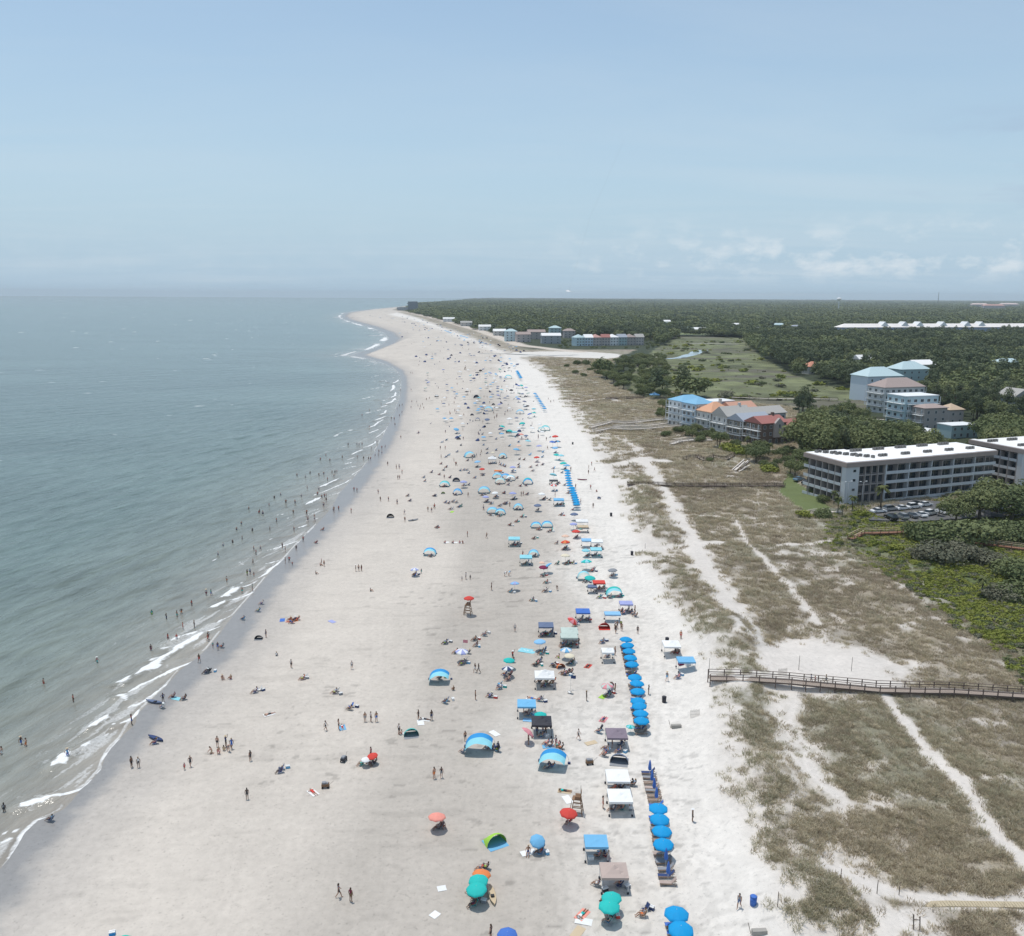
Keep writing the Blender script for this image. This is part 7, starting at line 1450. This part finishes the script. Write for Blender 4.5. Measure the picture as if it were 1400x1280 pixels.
# fence panels and sticks near the dune
def slat_fence(px, py, w, rot, label, lean=.0):
    p = at(px, py); e = empty('sand_fence', p, rot, label, 'fence'); m = MB(); k = int(w/.14)
    for i in range(k+1): x = -w/2+w*i/k; m.bar((x, 0, -.1), (x+lean*.4, .1, 1.15+.06*math.sin(i*2.1)), .05, .02)
    part('slats', m.mesh('slats', WOOD), e); part('wire', MB().bar((-w/2, .025, .35), (w/2, .025, .35), .02).bar((-w/2, .03, .9), (w/2, .03, .9), .02).mesh('wire', DARK), e)
slat_fence(950, 980, 1.5, .2, 'short grey slatted sand fence above the board on the white sand'); slat_fence(1095, 954, 1.3, -.1, 'leaning grey mesh fence piece below the middle of the boardwalk', .5); slat_fence(1240, 960, 1.5, .1, 'grey mesh fence piece below the gap end of the boardwalk', .4); slat_fence(1070, 923, 1.6, .2, 'grey fence piece behind the boardwalk at the sand clearing')
def crate(px, py, label):
    p = at(px, py); e = empty('board_crate', p, R(4), label, 'crate'); part('panel', MB().box((-.75, -.25, 0), (.75, .25, .5)).mesh('panel', CLOTH['grey'] if False else mat('grey_board', (.34, .32, .29), .85, var=.15)), e); part('post', MB().bar((-.8, .1, -.1), (-1.15, .2, 1.2), .06).mesh('post', WOOD), e)
crate(924.5, 995, 'grey board crate with tilted stick near the dune toe'); crate(1038, 1277, 'grey board lying at the bottom edge by the dune path')
STK = MB().tube([(0,0,-.3),(.02,0,1.0),(0,0,2.0)], .045, 6, r1=.035).mesh('stick', WOODD); CAPM = MB().box((-.09, -.02, 1.75), (.09, .02, 2.0)).mesh('tag', [CLOTH['white']])
def stick(px, py, h, label, board=False):
    e = empty('marker_post', at(px, py), rnd.uniform(0, 3), label, 'post'); e.scale = (1, 1, h/2); part('stick', STK, e)
    if board: part('board', CAPM, e)
for px, py, h, lb in ((1092, 916, 2.6, 'thin tall post standing in the sand clearing, the seaward of two'), (1164, 918, 2.6, 'thin tall post standing in the sand clearing, the landward of two'), (969, 928, 3.6, 'tall pole at the seaward end of the boardwalk'), (1149, 1206, 1.6, 'dark stake at the dune toe above the lower path'), (1199, 1222, 1.6, 'stake beside the lower sand path, first of two'), (1229, 1224, 1.6, 'stake beside the lower sand path, second of two'), (1063, 1240, 1.8, 'thin stake at the corner of the bottom dune mound')): stick(px, py, h, lb)
stick(882, 750, 1.4, 'stake with small sign at the dune gap', True); stick(931, 874, 1.7, 'stake with small orange sign at the dune edge behind the white canopy', True)
e = empty('log_frame', at(1254, 1272), R(5), 'two leaning weathered posts joined by a bar at the bottom of the dunes', 'post'); part('post', MB().bar((-.35,0,-.2),(-.45,.2,1.7),.08).mesh('post', WOODD), e); part('post', MB().bar((.3,0,-.2),(.2,.1,1.5),.08).mesh('post', WOODD), e); part('bar', MB().bar((-.4,.1,1.2),(.25,.06,1.1),.05).mesh('bar', WOODD), e)
def flag(px, py, h, hue, label, h2=None):
    p = at(px, py); e = empty('flag', p, .3, label, 'flag'); part('pole', MB().tube([(0,0,-.2),(0,0,h)], .025, 6).mesh('pole', POLEM), e); m = MB(); m.grid([[(.03+.9*i/6, .08*math.sin(i*1.1), h-.05-.6*j/3-.12*i/6) for j in range(4)] for i in range(7)], 0, True); part('cloth', m.mesh('cloth', [CLOTH[hue]]), e)
flag(633, 897, 3.2, 'pink', 'feather flag in faded rainbow pink above the white umbrella'); flag(780, 943, 2.6, 'navy', 'narrow navy flag over a chair beside the white peaked canopy'); Ch(779, 945, 'white', who=False)
def kayak(px, py, rot, hue, label):
    o = MB(); n = 13; rows = []
    for i in range(n):
        t_ = -1+2*i/(n-1); w_ = .38*(1-abs(t_)**2.4)+.01; rows.append([(x_*w_, t_*1.7, .30-.12*(1-t_*t_)+(.05 if k in (1, 3) else 0)) if k not in (0, 4) else (x_*w_, t_*1.7, .34-.04*(1-t_*t_)) for k, x_ in enumerate((-1, -.7, 0, .7, 1))]+[(x_*w_, t_*1.7, z_+.1*t_*t_) for x_, z_ in ((.8, .14), (0, .03), (-.8, .14), (-1, .34))])
    e = empty('kayak', at(px, py), rot, label, 'kayak'); part('hull', o.grid(rows, 0, True).mesh('hull', [CLOTH[hue]]), e); part('seat', MB().box((-.2, -.35, .2), (.2, .05, .3)).bar((-.2, -.38, .25), (.2, -.38, .25), .06, .3).mesh('seat', [DARK]), e); return e
kayak(565, 712, R(-55), 'grey', 'grey kayak lying slantwise on the seaward sand'); kayak(673, 1226, R(10), 'tan', 'small tan boat on the sand beside two teal umbrellas'); kayak(796, 656.5, R(80), 'maroon', 'maroon kayak on the white sand right of the packed row'); kayak(211, 961, R(70), 'slate', 'dark board lying at the water edge'); kayak(213, 1011, R(60), 'navy', 'navy board on the wet sand with a chair')
# kite far out over the beach
kp = Vector((plane(777, 420, 30)[0]*0+.0, 0, 0)); d_ = CAMR @ Vector(((777-700)/FOC, (640-398)/FOC, -1)); kp = Vector((0, 0, CAM_H))+d_*(520/d_.y)
e = empty('kite', kp, R(20), 'white kite with thin tail flying over the far woods', 'kite'); e.rotation_euler.x = R(-62); part('sail', MB().add([(-1.9,0,0),(0,-.3,1.1),(1.6,0,-.2),(0,.2,-.9),(0,.5,.1)], [(0,1,4),(1,2,4),(2,3,4),(3,0,4)]).grid([[(-1.9,.02,0),(0,-.28,1.1)],[(0,.22,-.9),(1.6,.02,-.2)]], 0, True).mesh('sail', [CLOTH['white']]), e)
part('tail', MB().grid([[(1.2+2.6*i/10, .1*math.sin(i), -.3-.9*i/10+.18*math.sin(i*.9)+(.09 if j else -.09)) for j in (0, 1)] for i in range(11)], 0, True, .01).mesh('tail', [CLOTH['white']]), e); part('line', MB().tube([(0,0,-.9),(-14,-60,-34),(-22,-110,-66)], .012, 4).mesh('line', [DARK]), e)
# --- people and small camps on the near sand
for a in [(398,907,'stand','white','black'),(481,909,'walk','white','grey'),(342,1033,'stand','black','black'),(337.6,1085,'stand','black','black'),(499,980,'stand','skin','grey'),(507,980,'stand','white','black'),(514.5,980,'stand','skin','royal'),(445,992,'walk','white','black'),(463,990.5,'hips','black','black'),(593.6,1057,'stand','skin','orange'),(603.5,1056,'walk','black','grey'),(572,977,'hips','black','black'),(590,978,'stand','skin','navy'),(297,1014,'stand','skin','black'),(308.5,1013,'reach','navy','black'),(316.5,1017,'walk','royal','royal'),(463,1218,'walk','navy','black'),(479.5,1223.5,'stand','maroon','brown'),(671,1274,'stand','black','black'),(947,1115,'stand','skin','black'),(1011,1232,'walk','grey','slate'),(650,950,'stand','skin','black'),(649.5,913,'walk','black','white'),(654.5,914,'walk','skin','grey'),(791,1004,'walk','white','black'),(802,951.5,'stand','skin','black'),(872,861,'stand','black','black'),(887,943,'hips','black','brown'),(912,925,'walk','grey','sky'),(704,858,'stand','white','grey'),(637,787.5,'stand','sky','slate'),(672,802,'stand','grey','black'),(690,785,'bend','white','grey'),(695.6,784.5,'bend','sky','white'),(665.4,732,'hips','grey','brown'),(639,730,'stand','black','black'),(486.4,776.5,'stand','navy','black'),(490.3,776.5,'stand','skin','black'),(494.2,776.5,'stand','skin','maroon'),(443,770,'stand','skin','black'),(363.5,866,'stand','grey','navy'),(179.5,1042,'stand','skin','black'),(189,1042,'stand','white','black'),(260,1041,'walk','black','black'),(841,855,'stand','white','black'),(844,854,'hips','skin','navy'),(849,853,'stand','green','black'),(842,860,'walk','black','black'),(850,857,'stand','skin','brown'),(762,803.5,'bend','skin','grey'),(808,803,'stand','black','black'),(553.5,710,'stand','black','black'),(585,696,'stand','grey','black'),(590,697,'walk','white','navy'),(594,692.5,'stand','black','black'),(661,694,'stand','black','navy'),(811,691,'stand','black','grey'),(807.5,666,'stand','grey','slate'),(813,641.5,'stand','black','black'),(815.5,671,'sit','maroon','black'),(805,638.5,'hips','black','black'),(809,634,'stand','black','black'),(804.6,645.2,'stand','black','black'),(794,685.5,'walk','maroon','brown'),(787,664.5,'walk','red','brown'),(931,868,'stand','orange','red')]: Pn(*a)
for a in [(252,1047.5,'stand','pink','red'),(631.6,791,'stand','white','grey'),(643,789.5,'stand','black','black')]: Pn(*a, s=.68)
for a in [(289,1026,'kneel','skin','tan'),(298.5,1026,'kneel','skin','pink'),(306,1023,'sit','tan','tan'),(312,1022,'bend','skin','grey'),(304,926,'sit','skin','brown'),(315.4,926,'sit','skin','maroon'),(620,941,'sit','brown','brown'),(378,894,'sit','white','black'),(432,783,'sit','black','black'),(506.8,806.5,'sit','black','black'),(438,771,'kneel','black','grey'),(439.5,768,'stand','skin','black')]: Pn(*a)
for x, y, hs in ((285,917,('slate','black')),(609,877,('navy','royal')),(662,866,('sky','navy')),(649,872.5,('black','grey')),(650,880,('white','maroon')),(610,957,('sky','navy')),(669,949,('navy','black')),(459,944,('maroon','white')),(414,925,('orange','sky')),(351,943,('lavender','white')),(478,966,('tan','royal')),(384,1051,('lavender','navy')),(881,1245,('tan','navy')),(735,905,('black','navy')),(773,919,('black','maroon')),(823,876,('royal','sky')),(739,954,('sky','navy')),(926,924,('royal','navy')),(821,997,('sky','black')),(728,818.6,('grey','white')),(747,795,('slate','black')),(746,806.5,('slate','black')),(731,735,('black','grey')),(596,720,('black','grey')),(697,716.7,('black','slate')),(706,712,('black','navy')),(714,705.5,('slate','teal')),(767,703,('black','slate')),(756,908,('black','navy'))): G(x, y, 2, 1, hs)
Ch(738, 902, 'black'); Ch(731, 908, 'black'); Ch(777, 917, 'black'); Ch(780, 918, 'navy'); Ch(769, 919, 'black')
for x, y, hu, lie in ((368,977,'white',1),(428,1084,'white',1),(468,995,'sky',1),(727,955.5,'white',1),(804,911,'red',1),(825,984,'pink',1),(808,1016,'tan',0),(796,1251,'salmon',1),(798,1260,'white',0),(776,1093.5,'white',0),(772,1082,'tan',1),(397,850,'salmon',1),(386,848,'royal',0),(403,848,'orange',0),(454,850,'lavender',0),(581,984,'white',1),(575,988,'white',0),(676,1003,'white',0),(610,742,'white',0),(621,742,'white',0),(631,742,'white',0),(618,700,'green',0),(790,1275,'tan',0)): Tw(x, y, hu, None, lie=bool(lie))
for x, y in ((396,846),(402,846),(407,845),(399,850)): Ch(x, y, rnd.choice(('orange', 'salmon', 'navy')))
for x in (608.5, 619.5, 628.5, 632.5): Pn(x, 741, 'sit')
for x, y, w in ((1109,928,'sky'),(1114.5,928.5,'pink'),(1129.5,928,'tan')): 
    q_ = at(x, y, 1.6); W_ = [plane(969, 936, 2.5)]; q_.z = q_.z+.80; Pn(x, y, 'walk', w, 'black' if w != 'tan' else 'grey', p=q_, rot=R(-95), s=.95 if w != 'pink' else .8)
Ch(332, 845, 'sky'); 
# --- edge of the water
for x, y, hu in ((303,883,'grey'),(283,916,'black'),(211,1014,'royal'),(236,951,'maroon'),(251,954,'black'),(221.7,965,'white'),(353,834,'royal'),(357.5,824,'maroon'),(432,741,'maroon'),(441,723.5,'maroon'),(68.5,1119,'slate')): Ch(x, y, hu)
Tw(242, 955.5, 'aqua', 1.2)
EDGE = [(284.6,869),(291,882,.68),(297.5,883),(272,900),(284,871),(345,803),(331,807),(386,746),(390,766),(395.4,765),(399.6,771,.68),(405,749),(414.5,737),(421,710),(430,709),(456,697.5),(463,695),(480,698),(442,690),(446,683),(520,682),(531,682),(543,686),(517,672),(484,669),(488,670),(547.6,533),(546,554.5),(550,553.5),(543,559),(549.6,563.5),(546,568),(539,572.5),(535,572),(540,580.5),(522,612),(526.6,610.5),(518,617),(522,619),(513,622),(517,622),(507.6,613),(515.4,604),(488.4,625),(497,626.5),(504,627),(506.6,627),(542,638.5),(546,638.5),(549.6,645),(544,652.5),(546.4,652.5),(541.7,637.5)]
for a in EDGE:
    d_ = ' at the water edge'; Pn(a[0], a[1], rnd.choice(('stand', 'walk', 'stand')), s=a[2] if len(a) > 2 else 1, extra=d_, far='edge')
WADE = [(59.4,932),(100,956.5),(132.6,903.5),(206.4,888),(229.7,873),(241.6,873.5),(227.4,844),(207.5,838),(248,837),(242,841),(250,857.5),(265.6,855.5),(282,811.5),(288.7,812),(28.6,1014.5),(35.4,1017),(2,1028),(92.6,1033.5),(5.7,1108),(180,988),(223,958),(338,785),(342,783.5),(347,786,.7),(310,793.5),(347,751),(356,750.5),(350,757),(346,769.5),(323.4,723),(345,725),(359,701),(354,700.5),(391,686),(403.4,687),(419.4,702),(390,753),(402,725),(476,608),(488,608),(491,608.5),(495,608),(438,627.5),(451,629.5),(468,625.5),(445.6,622.5),(424,646.5),(417.6,652),(406,649),(436,649.5),(442.6,648),(454,646),(458,646.5),(460.6,646),(456.6,651.5),(447.6,656),(420,667),(436,669.5),(412,678.5),(434,676.5),(440,680.5),(443.6,679.5),(446,679.5),(383.6,675.5),(375,680),(390.6,686.5),(403,686.5),(368,690.5),(340,694),(355,698.5),(359.6,701),(401,701),(419,702),(442.6,691.5),(420.6,709.5),(430,708.5),(456.6,698),(505,584.5),(495,568),(505,561),(521,552.5),(305,745),(262,826),(318,741),(331,736),(369,724),(378,712),(330,715),(298,757)]
for a in WADE:
    x, y = plane(a[0], a[1], .35); z = max(gz(x, y), -1.05-.25*rnd.random()); s_ = a[2] if len(a) > 2 else 1
    Pn(a[0], a[1], rnd.choice(('stand', 'stand', 'hips', 'walk')), p=Vector((x, y, z)), s=s_, extra=' wading in the sea', far='wade')
# --- crowd farther up: camps first, then single people
CAMPS = [(624.6,592),(628,596),(604,604),(609.7,601),(630,608),(624.6,617),(613,621.4),(609.7,624),(603.4,633.4),(610,638),(606,642),(629,642.6),(634,642),(638,642),(641,646),(590,645),(600.6,648),(615.4,652),(580,652),(581,657),(592.6,677),(596,677),(688.6,673),(557,677),(560.6,683.7),(609.7,686),(613,687),(619,685),(623.4,686),(616.6,695),(627,692),(630,690.6),(672,687.7),(688.6,687.7),(684,690.6),(692,687),(640.6,662),(678,599.7),(696.6,609),(678,614.6),(665.7,613.4),(661,607.7),(665.7,619),(688.6,635.7),(684,634.6),(695.4,662),(649.7,652.6),(708.6,603.7),(724.6,621),(741.7,624),(716.6,627.7),(710,627),(708.6,634.6),(710,638),(725.7,638),(729,643),(741.7,634.6),(733.7,635.7),(690,637),(756.6,639.7),(768.6,645.4),(707.4,653),(710.9,663.7),(719,663),(771.4,662.6),(777,673.4),(751,682.6),(720,675),(689,673.4),(691.4,688),(783,696),(572,591.4),(659,593)]
for i, (x, y) in enumerate(CAMPS): G(x, y, 2 if y > 625 else 3, 1 if y > 625 else 0, cool=False)
FARC = [(606,508),(584.6,512.6),(584,516.6),(583,523),(585.7,525.7),(632,517.7),(648,520),(643.4,516),(653.7,515),(664,513.7),(671,513),(678,513),(676,520.6),(660.6,507.4),(671,503),(683.4,507.4),(687.4,502.3),(692.6,506.3),(696,505.7),(703,503),(706.9,500.6),(664,525.7),(665,530),(699.4,529),(708.6,530.3),(713,530),(718,531),(685.7,536),(699,536.6),(684.6,541),(681,544),(709.7,541),(701.7,545),(714,542),(709,549),(693.7,553),(717,552.6),(654.9,547.4),(656,555.4),(654.9,563),(682.9,556.6),(689.7,562.3),(717.7,559),(666,577.7),(712,587),(686.9,587.4),(684.6,591),(705,596),(638,539),(624,591.4),(591.4,578.3),(581.7,533.7),(727.4,589.7),(737,589.7),(724,570.3),(730,568.6),(723.4,565),(729.7,563),(720.6,559),(750,596.6),(719,533),(722,541),(726,548)]
FU = ['lavender', 'slate', 'navy', 'sky', 'white', 'teal', 'black', 'pale', 'royal', 'aqua']
for i, (x, y) in enumerate(FARC):
    hu = FU[(i*7) % 10]; p = at(x, y, .6); k = i % 3
    if k < 2: umbrella(p, hu, '%s umbrella standing in the distant crowd below the creek mouth' % CW.get(hu, hu), '%s umbrellas in the distant crowd' % CW.get(hu, hu), scale=1.25, near=False, tilt=(rnd.uniform(-.3, .3), rnd.uniform(-.3, .3)))
    q_ = p+Vector((rnd.uniform(-1.5, 1.5), rnd.uniform(-1, 1), 0)); Ch(x, y, rnd.choice(('navy', 'black', 'slate')), who=False, p=q_)
FARP = [(562,532.6),(599.4,530),(563,549),(569.7,549),(571.4,554.3),(575,555),(577.7,552.6),(583,545.7),(587,544),(574,559),(579.4,557.7),(562,556.6),(613.7,553),(621,550.3),(615.4,565.7),(624,561.7),(634,567),(679.4,568),(676,571),(661.7,542.3),(666,542.3),(625,525),(561.7,510),(564,510),(572.6,499),(610,544),(643.4,535.4),(757,548),(753,549),(749.7,545),(602,612),(608.6,612),(620.6,629),(623,634),(624.3,634),(607.4,651.7),(651.4,622),(656.6,621.4),(645.7,627),(545.7,637),(572,591.4),(548,597.6),(658,617),(683,632),(747,600),(748.6,612),(757,645),(780.4,641),(603,624),(594,691),(543,685.5),(715.4,674.6),(712.6,675),(697,689.4),(530,633.6),(553,700),(640,676)]
for x, y in FARP: Pn(x, y, far='far' if y < 600 else None)
# --- farthest beach, beyond the creek mouth: a sprinkling that reads as one crowd
CRM = [MB().box((-.9, -.6, 0), (.9, .6, .5)).mesh('camp', CLOTH['navy']), canopy_mesh().mesh('camp', [CLOTH['slate'], CLOTH['slate']]), BODY['stand'][0].copy(), canopy_mesh().mesh('camp', [CLOTH['sky'], CLOTH['sky']]), CH[2], canopy_mesh().mesh('camp', [CLOTH['white'], CLOTH['white']])]
CRM[0] = tent.__defaults__ and TENT_S.copy(); CRM[0].materials[0] = CLOTH['navy']
rp = []; ri2 = []; rs2 = []
def spot(px, py, k, s_):
    p = at(px, py); rp.append((p.x, p.y, p.z+(1.6 if k in (1, 3, 5) else 0))); ri2.append(k); rs2.append((s_, s_, s_))
for _ in range(170):
    py = rnd.uniform(500, 604); px = np.interp(py, [500, 550, 604], [576, 585, 590])+rnd.random()**.6*np.interp(py, [500, 550, 604], [120, 138, 158]); k = rnd.choice((0, 1, 2, 2, 4, 4, 5, 3)); spot(px, py, k, {0: .9, 2: 1, 4: 1}.get(k, 1.05))
for _ in range(230):
    py = rnd.uniform(432, 500); t_ = rnd.random()**.55; x0 = np.interp(py, [430, 445, 455, 470, 487, 500], [486, 525, 545, 545, 525, 565]); x1 = np.interp(py, [430, 440, 455, 470, 480, 490, 500], [545, 588, 640, 690, 720, 690, 715]); px = x0+(x1-x0)*t_; k = rnd.choice((0, 0, 1, 1, 2, 2, 4, 5, 3)); spot(px, py, k, 1.3 if k != 2 else 1)
for i in range(14): spot(608+i*.7, 453+i*.28, 3, 1.3)
for i in range(14): spot(629+i*.8, 460+i*.25, 3, 1.3)
for i in range(10): spot(655+i*1.2, 469+i*.35, rnd.choice((1, 3)), 1.2)
scatter('distant_crowd', np.array(rp), np.stack([np.zeros(len(rp)), np.zeros(len(rp)), rng.random(len(rp))*6.28], -1), np.array(rs2), np.array(ri2), CRM, 'far crowd of tiny tents, umbrellas and people beyond the creek mouth')
# --- the 300 people and 300 chairs that show largest are objects of their own; the small far ones stand as one object each
WAIT_P.sort(key=lambda q: q[0]**2+q[1]**2); WAIT_C.sort(key=lambda q: q[0]**2+q[1]**2)
for (x, y, kind, p, rot, top, bottom, s_, hat, desc, far) in WAIT_P[:299]: pend(person(kind, p, rot, top, bottom, s=s_, hat=hat, detail=y < 330), desc, p, 'wade' if far in ('wade', 'edge') else None)
for (x, y, p, rot, hue) in WAIT_C[:299]: pend(chair(p, rot, hue), 'low %s sling chair' % CW.get(hue, hue), p)
def joined(o):
    bm = bmesh.new()
    for c in o.children:
        t2 = bmesh.new(); t2.from_mesh(c.data); m_ = bpy.data.meshes.new('t'); t2.to_mesh(m_); t2.free(); bm.from_mesh(m_); bpy.data.meshes.remove(m_)
    me = bpy.data.meshes.new('far_chair'); bm.to_mesh(me); bm.free(); return me
fc = []
for hue in ('navy', 'black', 'slate', 'sky'):
    t_ = chair(Vector((0, 0, 0)), 0, hue); mm = joined(t_); mm.materials.clear(); mm.materials.append(CLOTH[hue]); fc.append(mm)
    for c in list(t_.children): bpy.data.objects.remove(c)
    bpy.data.objects.remove(t_)
L = WAIT_C[299:]; scatter('far_chairs', np.array([q[2][:] for q in L]), np.array([(0, 0, q[3]) for q in L]), np.ones((len(L), 3)), np.array([{'navy': 0, 'royal': 0, 'black': 1, 'slate': 2, 'grey': 2}.get(q[4], 3) for q in L]), fc, 'small dark sling chairs scattered through the far crowd')
fp = []
for i, (kind, sk, tp2, bt) in enumerate([('stand', 0, None, 'navy'), ('stand', 1, 'black', 'black'), ('walk', 1, None, 'black'), ('walk', 0, 'white', 'navy'), ('hips', 2, 'red', 'black'), ('chair', 0, 'navy', 'black'), ('chair', 1, None, 'red'), ('sit', 1, 'pink', 'black')]):
    mm = BODY[kind][0].copy(); mm.materials[0] = SKINS[sk]; mm.materials[1] = CLOTH[tp2] if tp2 else SKINS[sk]; mm.materials[2] = CLOTH[bt]; fp.append(mm)
L = WAIT_P[299:]; kk = {'chair': (5, 6), 'sit': (7,), 'kneel': (7,), 'lie': (7,)}
scatter('far_people', np.array([q[3][:] for q in L]), np.array([(0, 0, q[4]) for q in L]), np.array([(q[7],)*3 for q in L]), np.array([rnd.choice(kk.get(q[2], (0, 1, 2, 3, 4))) for q in L]), fp, 'tiny people standing and sitting through the far crowd and surf')
# --- labels for everything small: what it is, beside which landmark
used = {}
for o, desc, x, y, far in PEND:
    cat = {'person': 'person', 'beach_chair': 'beach chair', 'cool_box': 'cooler', 'beach_towel': 'towel'}[o.name.split('.')[0]]
    o['category'] = cat
    if far == 'wade' or far == 'edge':
        k = (desc, 0); d_ = math.hypot(x, y)
        near_ = min(LM, key=lambda l: abs(l[1]-y)); zone = ' level with the '+near_[2]
    else:
        near_ = min(LM, key=lambda l: (l[0]-x)**2+(l[1]-y)**2); dist = math.hypot(near_[0]-x, near_[1]-y); zone = (' beside the ' if dist < 6 else ' near the ' if dist < 18 else ' out from the ')+near_[2]
    used.setdefault(desc+zone, []).append((math.hypot(near_[0]-x, near_[1]-y), o))
for lb, L in used.items():
    L.sort(key=lambda q: q[0])
    for i, (d_, o) in enumerate(L):
        w = lb.split()
        o['label'] = ' '.join(w) if len(L) == 1 else ' '.join(w)+', %s out' % ORD[min(i, 15)]
        o['group'] = {'person': 'beachgoers on the sand and in the surf', 'beach chair': 'low sling chairs', 'cooler': 'cool boxes', 'towel': 'towels on the sand'}[o['category']]
import collections
print('COUNT', collections.Counter(o.name.split('.')[0] for o in bpy.data.objects if o.parent is None and 'label' in o).most_common(40), N_PEOPLE, max((len(o['label'].split()), o['label']) for o in bpy.data.objects if 'label' in o))
